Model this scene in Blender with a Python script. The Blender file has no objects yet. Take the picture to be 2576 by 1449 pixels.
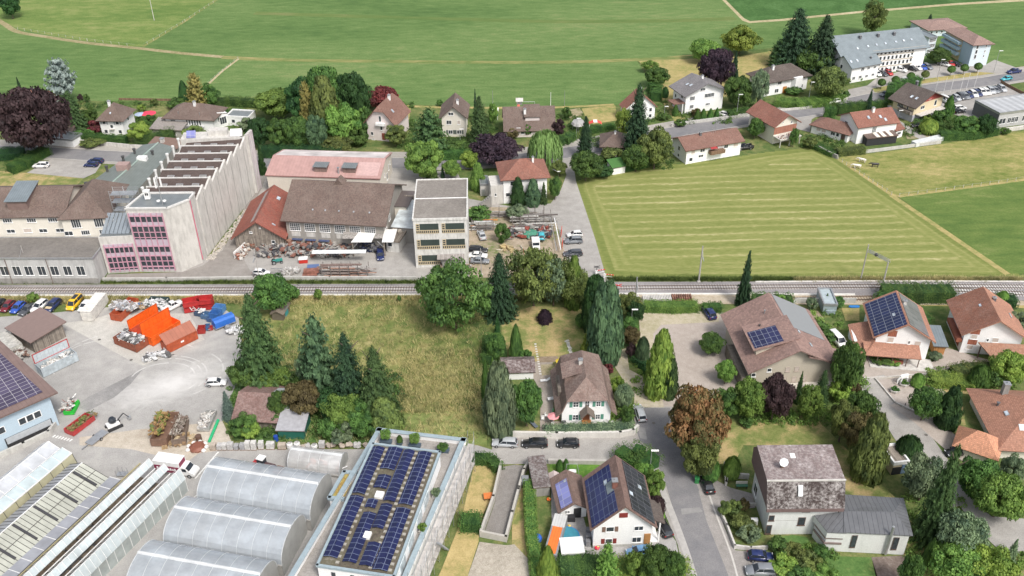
import bpy,math,random
import numpy as np
from mathutils import Vector,Matrix
random.seed(7)
R=math.radians
S=bpy.context.scene
COL=S.collection
# ---------------------------------------------------------------- camera
FPX,PITCH,ROLL,CH=2335.25,R(32.854),R(.556),116.39
cr_,sr_,ca_,sa_=math.cos(ROLL),math.sin(ROLL),math.cos(PITCH),math.sin(PITCH)
camd=bpy.data.cameras.new('camera');cam=bpy.data.objects.new('camera',camd);COL.objects.link(cam)
cx=Vector((cr_,-sr_*sa_,-sr_*ca_));cy=Vector((sr_,cr_*sa_,cr_*ca_));cz=Vector((0,-ca_,sa_))
m=Matrix((cx,cy,cz)).transposed().to_4x4();m.translation=Vector((0,0,CH))
cam.matrix_world=m
camd.sensor_width=36;camd.lens=36*FPX/2576;camd.clip_start=1;camd.clip_end=6000
S.camera=cam
# ---------------------------------------------------------------- sky and sun
SUN_EL,SUN_AZ=R(52),R(148)
w=bpy.data.worlds.new('World');S.world=w;w.use_nodes=True
nt=w.node_tree;bg=nt.nodes['Background']
sky=nt.nodes.new('ShaderNodeTexSky');sky.sky_type='NISHITA';sky.sun_disc=False
sky.sun_elevation=SUN_EL;sky.sun_rotation=SUN_AZ
sky.air_density=1.0;sky.dust_density=4.0;sky.ozone_density=1.0
hs=nt.nodes.new('ShaderNodeHueSaturation');hs.inputs['Saturation'].default_value=.45
nt.links.new(sky.outputs[0],hs.inputs['Color']);nt.links.new(hs.outputs[0],bg.inputs[0])
bg.inputs[1].default_value=.15
sd=bpy.data.lights.new('sun','SUN');sd.energy=2.1;sd.angle=R(13);sd.color=(1,.955,.89)
sun=bpy.data.objects.new('sun',sd);COL.objects.link(sun)
sun.rotation_euler=(R(90)-SUN_EL,0,R(180)-SUN_AZ)
S.view_settings.view_transform='Standard';S.view_settings.look='None'
S.view_settings.exposure=.36;S.view_settings.gamma=1
# ---------------------------------------------------------------- picture pixel -> place on a horizontal plane
def Dp(x,y,z=.0):
 px,py=x-1288,y-724.5
 X=px*cr_-py*sr_;Y=px*sr_+py*cr_
 d=Vector((X,FPX*ca_-Y*sa_,-FPX*sa_-Y*ca_))
 t=(CH-z)/-d.z
 return Vector((d.x*t,d.y*t,z))
def Tp(c,r,x,y,z=.0):return Dp(644*c+x/4,362.25*r+y/4,z)
def proj(p):
 v=Vector(p)-Vector((0,0,CH));X=v.dot(cx);Y=v.dot(cy);Z=-v.dot(cz)
 return 1288+FPX*X/Z,724.5-FPX*Y/Z
def scale_at(y):return proj(Dp(1288,y)+Vector((1,0,0)))[0]-1288
def hgt(base,ytop):
 lo,hi=0,60
 for _ in range(30):
  mm=(lo+hi)/2
  if proj(base+Vector((0,0,mm)))[1]>ytop:lo=mm
  else:hi=mm
 return lo
 # ---------------------------------------------------------------- materials
MT={}
def _new(name):
 m=bpy.data.materials.new(name);m.use_nodes=True
 return m,m.node_tree,m.node_tree.nodes['Principled BSDF']
def N(t,kind,**kw):
 n=t.nodes.new(kind)
 for k,v in kw.items():
  if k.startswith('_'):setattr(n,k[1:],v)
  else:n.inputs[k.replace('0',' ')].default_value=v
 return n
def ramp(t,src,stops,interp='LINEAR'):
 n=t.nodes.new('ShaderNodeValToRGB');n.color_ramp.interpolation=interp
 e=n.color_ramp.elements
 while len(e)<len(stops):e.new(.5)
 for el,(p,c) in zip(e,stops):
  el.position=p;el.color=(*c,1) if len(c)==3 else c
 t.links.new(src,n.inputs[0]);return n
def mc(t,a,b,fac,mode='MIX'):
 n=t.nodes.new('ShaderNodeMix');n.data_type='RGBA';n.blend_type=mode
 for sock,v in((n.inputs[0],fac),(n.inputs[6],a),(n.inputs[7],b)):
  if hasattr(v,'links'):t.links.new(v,sock)
  elif isinstance(v,(int,float)):sock.default_value=v
  else:sock.default_value=(*v,1)
 return n.outputs[2]
def cd(t,kind='Object',scale=(1,1,1),rot=0):
 if kind=='World':
  o=t.nodes.new('ShaderNodeNewGeometry').outputs['Position']
 else:o=t.nodes.new('ShaderNodeTexCoord').outputs[kind]
 mp=t.nodes.new('ShaderNodeMapping');mp.inputs['Scale'].default_value=scale;mp.inputs['Rotation'].default_value=(0,0,rot)
 t.links.new(o,mp.inputs[0]);return mp.outputs[0]
def nz(t,co,scale,detail=4,rough=.55,dist=0):
 n=t.nodes.new('ShaderNodeTexNoise');n.inputs['Scale'].default_value=scale
 n.inputs['Detail'].default_value=detail;n.inputs['Roughness'].default_value=rough;n.inputs['Distortion'].default_value=dist
 t.links.new(co,n.inputs['Vector']);return n.outputs['Fac']
def bump(t,p,h,s=.4,d=.1):
 b=t.nodes.new('ShaderNodeBump');b.inputs['Strength'].default_value=s;b.inputs['Distance'].default_value=d
 t.links.new(h,b.inputs['Height']);t.links.new(b.outputs[0],p.inputs['Normal'])
def sc(c,k):return tuple(min(1,v*k) for v in c)
def pl(name,col,rough=.6,metal=.0,var=.12,scale=1.5,spec=.5):
 if name in MT:return MT[name]
 m,t,p=_new(name)
 n=nz(t,cd(t,'Object'),scale,5)
 r=ramp(t,n,[(.3,sc(col,1-var)),(.7,sc(col,1+var))])
 t.links.new(r.outputs[0],p.inputs['Base Color'])
 p.inputs['Roughness'].default_value=rough;p.inputs['Metallic'].default_value=metal
 p.inputs['Specular IOR Level'].default_value=spec
 MT[name]=m;return m
def sn(name,col,dirt,amount=.5,rough=.85,scale=.35,streak=True):
 """plaster or concrete with blotches and vertical streaks of dirt"""
 if name in MT:return MT[name]
 m,t,p=_new(name)
 n=nz(t,cd(t,'Object',(1,1,.25) if streak else(1,1,1)),scale*3,6,.65)
 n2=nz(t,cd(t,'Object'),scale*14,3)
 r=ramp(t,n,[(.42,(0,0,0)),(.75,(1,1,1))])
 mm=N(t,'ShaderNodeMath',_operation='MULTIPLY');mm.inputs[1].default_value=amount
 t.links.new(r.outputs[0],mm.inputs[0])
 a=mc(t,col,dirt,mm.outputs[0])
 b=mc(t,a,ramp(t,n2,[(.3,(.8,.8,.8)),(.7,(1.1,1.1,1.1))]).outputs[0],.5,'MULTIPLY')
 t.links.new(b,p.inputs['Base Color']);p.inputs['Roughness'].default_value=rough
 MT[name]=m;return m
def tiles(name,col,moss,amount=.4,tw=.25,th=.34,rough=.8,contrast=.7):
 """roof covering laid in courses on the metric UVs"""
 if name in MT:return MT[name]
 m,t,p=_new(name)
 co=cd(t,'UV')
 b=t.nodes.new('ShaderNodeTexBrick');t.links.new(co,b.inputs['Vector'])
 b.inputs['Scale'].default_value=1;b.inputs['Brick Width'].default_value=tw;b.inputs['Row Height'].default_value=th
 b.inputs['Mortar Size'].default_value=.03;b.inputs['Mortar Smooth'].default_value=.6;b.offset=.5
 b.inputs['Color1'].default_value=(*sc(col,.8),1);b.inputs['Color2'].default_value=(*sc(col,1.25),1)
 b.inputs['Mortar'].default_value=(*sc(col,contrast),1);b.inputs['Bias'].default_value=-.1
 n=nz(t,co,.35,6,.7);n2=nz(t,co,2.2,4,.7)
 mu=N(t,'ShaderNodeMath',_operation='MULTIPLY');t.links.new(n,mu.inputs[0]);t.links.new(n2,mu.inputs[1])
 r=ramp(t,mu.outputs[0],[(.2,(0,0,0)),(.42,(1,1,1))])
 ms=N(t,'ShaderNodeMath',_operation='MULTIPLY');ms.inputs[1].default_value=amount;t.links.new(r.outputs[0],ms.inputs[0])
 c=mc(t,b.outputs['Color'],moss,ms.outputs[0])
 n3=nz(t,co,.12,3)
 c=mc(t,c,ramp(t,n3,[(.3,(.75,.75,.75)),(.7,(1.2,1.2,1.2))]).outputs[0],.6,'MULTIPLY')
 t.links.new(c,p.inputs['Base Color']);p.inputs['Roughness'].default_value=rough
 bump(t,p,b.outputs['Fac'],.5,-.05)
 MT[name]=m;return m
def ss(name,col,pitch=.6,line=.6,rough=.45,metal=.3,axis=0,width=.08):
 """standing-seam or corrugated sheet, boards: lines at a regular pitch along UV x"""
 if name in MT:return MT[name]
 m,t,p=_new(name)
 co=cd(t,'UV');sx=N(t,'ShaderNodeSeparateXYZ');t.links.new(co,sx.inputs[0])
 a=N(t,'ShaderNodeMath',_operation='DIVIDE');a.inputs[1].default_value=pitch;t.links.new(sx.outputs[axis],a.inputs[0])
 f=N(t,'ShaderNodeMath',_operation='FRACT');t.links.new(a.outputs[0],f.inputs[0])
 r=ramp(t,f.outputs[0],[(0,sc(col,line)),(width,sc(col,line)),(width+.05,col),(1,col)])
 n=nz(t,co,.5,5,.65)
 c=mc(t,r.outputs[0],ramp(t,n,[(.3,(.78,.78,.78)),(.7,(1.15,1.15,1.15))]).outputs[0],.7,'MULTIPLY')
 t.links.new(c,p.inputs['Base Color']);p.inputs['Roughness'].default_value=rough;p.inputs['Metallic'].default_value=metal
 bump(t,p,f.outputs[0],.25,.04)
 MT[name]=m;return m
def pk(name,c1,c2,pitch=.18,rough=.85,axis=0):
 if name in MT:return MT[name]
 m,t,p=_new(name)
 co=cd(t,'UV');sx=N(t,'ShaderNodeSeparateXYZ');t.links.new(co,sx.inputs[0])
 a=N(t,'ShaderNodeMath',_operation='DIVIDE');a.inputs[1].default_value=pitch;t.links.new(sx.outputs[axis],a.inputs[0])
 fl=N(t,'ShaderNodeMath',_operation='FLOOR');t.links.new(a.outputs[0],fl.inputs[0])
 wn=N(t,'ShaderNodeTexWhiteNoise',_noise_dimensions='1D');t.links.new(fl.outputs[0],wn.inputs['W'])
 n=nz(t,co,1.2,5,.7)
 ad=N(t,'ShaderNodeMath',_operation='MULTIPLY_ADD');ad.inputs[1].default_value=.5;t.links.new(wn.outputs[0],ad.inputs[0]);t.links.new(n,ad.inputs[2])
 r=ramp(t,ad.outputs[0],[(.35,c1),(1.0,c2)])
 t.links.new(r.outputs[0],p.inputs['Base Color']);p.inputs['Roughness'].default_value=rough
 MT[name]=m;return m
def so_(name='solar_cells',col=(.012,.018,.06),line=(.28,.3,.34),w=1.0,h=1.65):
 if name in MT:return MT[name]
 m,t,p=_new(name)
 co=cd(t,'UV')
 b=t.nodes.new('ShaderNodeTexBrick');t.links.new(co,b.inputs['Vector']);b.offset=0
 b.inputs['Scale'].default_value=1;b.inputs['Brick Width'].default_value=w;b.inputs['Row Height'].default_value=h
 b.inputs['Mortar Size'].default_value=.035;b.inputs['Mortar Smooth'].default_value=.1
 b.inputs['Color1'].default_value=(*col,1);b.inputs['Color2'].default_value=(*sc(col,1.5),1);b.inputs['Mortar'].default_value=(*line,1)
 t.links.new(b.outputs['Color'],p.inputs['Base Color']);p.inputs['Roughness'].default_value=.22
 MT[name]=m;return m
def gd(name='window_glass',col=(.03,.035,.04),rough=.12):
 if name in MT:return MT[name]
 m,t,p=_new(name);n=nz(t,cd(t,'Object'),1.3,2)
 r=ramp(t,n,[(.3,col),(.7,sc(col,2.2))]);t.links.new(r.outputs[0],p.inputs['Base Color'])
 p.inputs['Roughness'].default_value=rough;MT[name]=m;return m
def sh_(name,col,alpha=.5,rough=.25):
 """translucent plastic film or greenhouse glass"""
 if name in MT:return MT[name]
 m,t,p=_new(name);n=nz(t,cd(t,'Object'),.5,5,.7)
 r=ramp(t,n,[(.3,sc(col,.82)),(.7,sc(col,1.1))]);t.links.new(r.outputs[0],p.inputs['Base Color'])
 p.inputs['Roughness'].default_value=rough
 ar=ramp(t,nz(t,cd(t,'Object'),.23,4),[(.3,(alpha-.12,)*3),(.7,(alpha+.12,)*3)])
 t.links.new(ar.outputs[0],p.inputs['Alpha']);MT[name]=m;return m
def gm(name,cols,s1=.05,s2=1.2,s3=8,rough=.95,bmp=.3,stretch=(1,1,1),rot=0,mixfine=.5,lo=.36,hi=.66):
 """patchy ground: big patches of 3 colours, finer clumps, fine grain"""
 if name in MT:return MT[name]
 m,t,p=_new(name)
 co=cd(t,'World',stretch,rot)
 n1=nz(t,co,s1,6,.62,.4);n2=nz(t,co,s2,6,.68);n3=nz(t,cd(t,'World'),s3,3,.6)
 md=N(t,'ShaderNodeMix');md.inputs[0].default_value=mixfine
 t.links.new(n1,md.inputs[2]);t.links.new(n2,md.inputs[3])
 k=len(cols)
 r=ramp(t,md.outputs[0],[(lo+(hi-lo)*i/(k-1),c) for i,c in enumerate(cols)])
 c=mc(t,r.outputs[0],ramp(t,n3,[(.25,(.72,.72,.72)),(.75,(1.25,1.25,1.25))]).outputs[0],.75,'MULTIPLY')
 t.links.new(c,p.inputs['Base Color']);p.inputs['Roughness'].default_value=rough
 p.inputs['Specular IOR Level'].default_value=.2
 if bmp:bump(t,p,n2,bmp,.3)
 MT[name]=m;return m
def fo(name,c_dark,c_light,scale=1.0):
 if name in MT:return MT[name]
 m,t,p=_new(name)
 g=t.nodes.new('ShaderNodeNewGeometry')
 at=t.nodes.new('ShaderNodeAttribute');at.attribute_name='rnd'
 n=nz(t,cd(t,'World'),.55*scale,4,.6)
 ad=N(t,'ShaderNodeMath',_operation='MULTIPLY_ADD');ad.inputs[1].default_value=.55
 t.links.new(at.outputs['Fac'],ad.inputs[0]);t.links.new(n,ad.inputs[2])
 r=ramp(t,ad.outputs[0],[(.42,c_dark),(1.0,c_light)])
 oi=t.nodes.new('ShaderNodeObjectInfo')
 hv=t.nodes.new('ShaderNodeHueSaturation');t.links.new(r.outputs[0],hv.inputs['Color'])
 mr=N(t,'ShaderNodeMapRange');mr.inputs['To Min'].default_value=.8;mr.inputs['To Max'].default_value=1.2
 t.links.new(oi.outputs['Random'],mr.inputs[0]);t.links.new(mr.outputs[0],hv.inputs['Value'])
 mr2=N(t,'ShaderNodeMapRange');mr2.inputs['To Min'].default_value=.485;mr2.inputs['To Max'].default_value=.512
 t.links.new(oi.outputs['Random'],mr2.inputs[0]);t.links.new(mr2.outputs[0],hv.inputs['Hue'])
 t.links.new(hv.outputs[0],p.inputs['Base Color']);p.inputs['Roughness'].default_value=.65
 p.inputs['Specular IOR Level'].default_value=.25
 tr=t.nodes.new('ShaderNodeBsdfTranslucent');t.links.new(hv.outputs[0],tr.inputs[0])
 mx=t.nodes.new('ShaderNodeMixShader');mx.inputs[0].default_value=.3
 out=t.nodes['Material Output']
 t.links.new(p.outputs[0],mx.inputs[1]);t.links.new(tr.outputs[0],mx.inputs[2]);t.links.new(mx.outputs[0],out.inputs[0])
 MT[name]=m;return m
 # ---------------------------------------------------------------- mesh builder
class MB:
 def __init__(s):s.v=[];s.f=[];s.mi=[];s.cur=0
 def pts(s,P):
  b=len(s.v);s.v+=[tuple(p) for p in P];return b
 def face(s,P):
  b=s.pts(P);s.f.append(list(range(b,b+len(P))));s.mi.append(s.cur)
 def box(s,x0,x1,y0,y1,z0,z1):
  b=s.pts([(x0,y0,z0),(x1,y0,z0),(x1,y1,z0),(x0,y1,z0),(x0,y0,z1),(x1,y0,z1),(x1,y1,z1),(x0,y1,z1)])
  for q in((0,3,2,1),(4,5,6,7),(0,1,5,4),(1,2,6,5),(2,3,7,6),(3,0,4,7)):
   s.f.append([b+i for i in q]);s.mi.append(s.cur)
  return s
 def ob(s,c,ux,hx,hy,z0,z1):
  """box centred at c with its x axis along ux (2D)"""
  ux=Vector((ux[0],ux[1])).normalized();uy=Vector((-ux.y,ux.x))
  q=[Vector((c[0],c[1]))+ux*(a*hx)+uy*(b*hy) for a,b in((-1,-1),(1,-1),(1,1),(-1,1))]
  return s.pm([(p.x,p.y) for p in q],z0,z1)
 def pm(s,py,z0,z1,top=True):
  n=len(py)
  b=s.pts([(p[0],p[1],z0) for p in py]+[(p[0],p[1],z1) for p in py])
  s.f.append([b+n+i for i in range(n)]);s.mi.append(s.cur)
  s.f.append([b+n-1-i for i in range(n)]);s.mi.append(s.cur)
  for i in range(n):
   j=(i+1)%n;s.f.append([b+i,b+j,b+n+j,b+n+i]);s.mi.append(s.cur)
  return s
 def sb(s,P,t,up=None):
  """polygon P (3D, counter-clockwise seen from outside) thickened inward by t"""
  P=[Vector(p) for p in P];n=Vector((0,0,0))
  for i in range(len(P)):n+=P[i].cross(P[(i+1)%len(P)])
  n.normalize();k=len(P);Q=[p-n*t for p in P]
  b=s.pts(P+Q);s.f.append([b+i for i in range(k)]);s.mi.append(s.cur)
  s.f.append([b+2*k-1-i for i in range(k)]);s.mi.append(s.cur)
  for i in range(k):
   j=(i+1)%k;s.f.append([b+i,b+k+i,b+k+j,b+j]);s.mi.append(s.cur)
  return s
 def tb(s,a,b_,r0,r1=None,n=8,cap=True):
  a,b_=Vector(a),Vector(b_);r1=r0 if r1 is None else r1
  d=(b_-a).normalized();x=d.orthogonal().normalized();y=d.cross(x)
  ring= lambda c,r:[c+(x*math.cos(2*math.pi*i/n)+y*math.sin(2*math.pi*i/n))*r for i in range(n)]
  b=s.pts(ring(a,r0)+ring(b_,r1))
  for i in range(n):
   j=(i+1)%n;s.f.append([b+i,b+j,b+n+j,b+n+i]);s.mi.append(s.cur)
  if cap:
   s.f.append([b+n+i for i in range(n)]);s.mi.append(s.cur);s.f.append([b+n-1-i for i in range(n)]);s.mi.append(s.cur)
  return s
 def lt(s,rings,cap=True,closed=True):
  n=len(rings[0]);b=s.pts([p for r in rings for p in r])
  for k in range(len(rings)-1):
   for i in range(n if closed else n-1):
    j=(i+1)%n;s.f.append([b+k*n+i,b+k*n+j,b+(k+1)*n+j,b+(k+1)*n+i]);s.mi.append(s.cur)
  if cap:
   s.f.append([b+n-1-i for i in range(n)]);s.mi.append(s.cur)
   s.f.append([b+(len(rings)-1)*n+i for i in range(n)]);s.mi.append(s.cur)
  return s
 def ball(s,c,r,n=8,k=5,sz=1,jit=0,seed=0):
  rg=random.Random(seed);rings=[]
  for j in range(1,k):
   th=math.pi*j/k
   rings.append([(c[0]+r*math.sin(th)*math.cos(2*math.pi*i/n)*(1+rg.uniform(-jit,jit)),c[1]+r*math.sin(th)*math.sin(2*math.pi*i/n)*(1+rg.uniform(-jit,jit)),c[2]-r*sz*math.cos(th)) for i in range(n)])
  return s.lt(rings)
 def mesh(s,name,mats,smooth=False):
  me=bpy.data.meshes.new(name);me.from_pydata(s.v,[],s.f)
  if not isinstance(mats,(list,tuple)):mats=[mats]
  for m_ in mats:me.materials.append(m_)
  if len(mats)>1:me.polygons.foreach_set('material_index',s.mi)
  uv=me.uv_layers.new(name='UVMap').data
  for p in me.polygons:
   n=p.normal
   if n.length<.5:continue
   if abs(n.z)>.995:u,v=Vector((1,0,0)),Vector((0,1,0))
   else:
    u=Vector((0,0,1)).cross(n).normalized();v=n.cross(u)
   for li in p.loop_indices:
    co=me.vertices[me.loops[li].vertex_index].co;uv[li].uv=(co.dot(u),co.dot(v))
  if smooth:me.polygons.foreach_set('use_smooth',[True]*len(me.polygons))
  me.update();return me
 def bl(s,name,mats,parent=None,smooth=False,**tags):
  o=bpy.data.objects.new(name,s.mesh(name,mats,smooth));COL.objects.link(o)
  if parent is not None:o.parent=parent
  for k,v in tags.items():o[k]=v
  return o
LABELS={}
def tag(o,label,cat,group=None):
 LABELS.setdefault(label,[]).append(o.name)
 o['label']=label;o['category']=cat
 if group:o['group']=group
 return o
def ro(name,loc,rz,label,cat,group=None):
 o=bpy.data.objects.new(name,None);COL.objects.link(o);o.empty_display_size=.3
 o.location=loc;o.rotation_euler=(0,0,rz);return tag(o,label,cat,group)
def inst(me,name,parent,loc=(0,0,0),rot=(0,0,0),scale=(1,1,1),mat=None):
 o=bpy.data.objects.new(name,me);COL.objects.link(o);o.parent=parent
 o.location=loc;o.rotation_euler=rot;o.scale=scale
 if mat is not None:
  o.material_slots[0].link='OBJECT';o.material_slots[0].material=mat
 return o
def copy_tree(o,parent=None):
 c=o.copy();COL.objects.link(c)
 if parent is not None:c.parent=parent
 for ch in o.children:copy_tree(ch,c)
 return c
 # ================================================================ SETTING
GREEN=gm('field_green',[(.066,.126,.036),(.098,.168,.050),(.135,.205,.068),(.20,.235,.095)],.016,.3,1.6,stretch=(.45,1.3,1),bmp=.15)
PASTURE=gm('pasture',[(.085,.155,.035),(.155,.215,.06),(.27,.28,.11)],.03,.25,1.6,stretch=(.6,1.2,1))
GARDEN=gm('garden_grass',[(.05,.095,.025),(.09,.135,.04),(.16,.18,.065),(.30,.25,.12)],.06,.5,3)
DRY=gm('dry_grass',[(.14,.20,.05),(.34,.29,.12),(.46,.36,.17)],.07,.5,3)
LAWN=gm('lawn',[(.11,.16,.04),(.20,.22,.075),(.40,.31,.15),(.46,.35,.19)],.09,.4,3)
MAIZE=gm('maize_green',[(.035,.085,.022),(.06,.135,.036),(.10,.19,.065)],.1,.8,2.5)
WILD=gm('wild_grass',[(.06,.10,.03),(.12,.16,.045),(.23,.23,.085),(.42,.35,.18)],.045,.35,1.8,mixfine=.6,bmp=.6,stretch=(1,.8,1))
WILDG=gm('wild_green',[(.05,.12,.03),(.10,.18,.05),(.24,.25,.09)],.08,.6,2.5,bmp=.6)
ASPH=gm('asphalt',[(.17,.17,.18),(.215,.21,.215),(.26,.255,.25)],.05,.5,5,bmp=.05)
ASPH2=gm('old_asphalt',[(.27,.255,.24),(.34,.325,.305),(.42,.40,.375)],.05,.45,5,bmp=.05)
PAVE=gm('paving',[(.33,.285,.25),(.40,.35,.31),(.47,.42,.38)],.07,.8,6,bmp=.08)
GRAVEL=gm('gravel',[(.30,.27,.22),(.42,.38,.32),(.52,.47,.40)],.08,1.5,6,bmp=.3)
BALLAST=gm('ballast',[(.19,.175,.175),(.26,.245,.245),(.36,.34,.33)],.08,3,7,bmp=.4)
DIRT=gm('dirt_track',[(.28,.25,.13),(.42,.36,.22),(.52,.46,.31)],.1,.8,4)
KERB=pl('kerb_stone',(.50,.48,.45),.8)
SOIL=gm('bare_soil',[(.20,.15,.10),(.28,.22,.16),(.36,.30,.22)],.2,1.2,5)
def py(name,pts,mat,z,kind='structure',thick=0,tileref=None):
 P=[Dp(x,y,z) for x,y in pts]
 a=sum(P[i].x*P[(i+1)%len(P)].y-P[(i+1)%len(P)].x*P[i].y for i in range(len(P)))
 if a<0:P.reverse()
 mb=MB()
 if thick:mb.pm([(p.x,p.y) for p in P],z-thick,z)
 else:mb.face(P)
 return mb.bl(name,mat,kind=kind)
def T2(c,r,pts):return[(644*c+x/4,362.25*r+y/4) for x,y in pts]
def strip_pts(P,w):
 """world polyline -> left and right offset points"""
 L,Rr=[],[]
 for i,p in enumerate(P):
  a=P[max(0,i-1)];b=P[min(len(P)-1,i+1)];d=(b-a);d.z=0;d.normalize();n=Vector((-d.y,d.x,0))
  L.append(p+n*w/2);Rr.append(p-n*w/2)
 return L,Rr
def smoothline(P,n=6):
 out=[]
 for i in range(len(P)-1):
  p0,p1,p2,p3=P[max(0,i-1)],P[i],P[i+1],P[min(len(P)-1,i+2)]
  for k in range(n):
   t=k/n;out.append(.5*((2*p1)+(p2-p0)*t+(2*p0-5*p1+4*p2-p3)*t*t+(3*p1-p0-3*p2+p3)*t**3))
 out.append(P[-1]);return out
def road(name,pts,w,mat,z,off=0,kind='structure',smooth=True,mb=None):
 P=[Dp(x,y,z) for x,y in pts]
 if smooth:P=smoothline(P)
 if off:
  L,Rr=strip_pts(P,2*off);P=L
 L,Rr=strip_pts(P,w)
 own=mb is None;mb=mb or MB()
 for i in range(len(P)-1):mb.face([Rr[i],Rr[i+1],L[i+1],L[i]])
 return mb.bl(name,mat,kind=kind) if own else None
g=MB();g.face([(-3000,-200,-.06),(3000,-200,-.06),(3000,5000,-.06),(-3000,5000,-.06)])
g.bl('ground',GARDEN,kind='structure')
py('meadow',[(-300,-300),(2900,-300),(2900,200),(2576,165),(2300,205),(2130,130),(1950,120),(1790,134),(1600,150),(1650,225),(1560,263),(1240,270),(1000,262),(900,255),(640,262),(560,258),(430,256),(240,254),(-300,252)],GREEN,-.03)
py('pasture_field',[(-300,-300),(620,-300),(552,-4),(362,117),(330,116),(210,102),(100,84),(45,72),(0,52),(-300,-10)],PASTURE,-.015)
py('maize_field',[(1822,-60),(1826,0),(1872,46),(1887,53),(1960,48),(2160,28),(2400,8),(2576,-3),(2900,-30),(2900,-60)],MAIZE,-.008)
py('maize_margin',[(1808,-60),(1817,0),(1868,52),(1885,58),(1962,53),(2160,33),(2400,13),(2576,3),(2900,-25),(2900,-60)],DIRT,-.018)
py('dry_meadow',[(1603,150),(1690,142),(1780,134),(1850,143),(1960,125),(2000,140),(1990,185),(1880,235),(1760,252),(1672,246),(1650,225),(1640,190)],DRY,-.02)
GLIGHT=gm('field_strip',[(.10,.165,.045),(.21,.225,.08),(.33,.28,.13)],.05,.5,3,stretch=(.3,1,1),lo=.4,hi=.62)
road('dry_strip',[(560,144),(640,148),(760,152),(960,154),(1100,156),(1300,157),(1470,155),(1600,150),(1720,145),(1800,140)],3.2,GLIGHT,-.014)
road('dry_strip',[(640,33),(800,38),(960,43),(1180,49),(1400,54),(1600,53),(1760,50),(1850,46)],4.5,gm('field_strip_faint',[(.085,.15,.04),(.13,.18,.055),(.19,.20,.085)],.05,.4,3,stretch=(.3,1,1)),-.014)
GLIGHT2=gm('lane_dirt',[(.16,.17,.07),(.30,.26,.14),(.42,.36,.24)],.1,.9,4)
road('dirt_lane',[(-150,10),(-40,35),(10,60),(45,80),(120,93),(220,108),(345,121),(450,133),(560,143)],2.6,GLIGHT2,-.012)
road('path',[(548,-2),(460,57),(360,117)],1.3,GLIGHT,-.011,smooth=False)
road('path',[(600,148),(560,178),(521,214)],1.0,DIRT,-.011,smooth=False)
road('dry_strip',[(430,257),(560,259),(640,263),(900,257),(1050,268),(1240,271),(1400,270),(1545,263)],1.6,DRY,-.011)
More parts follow.
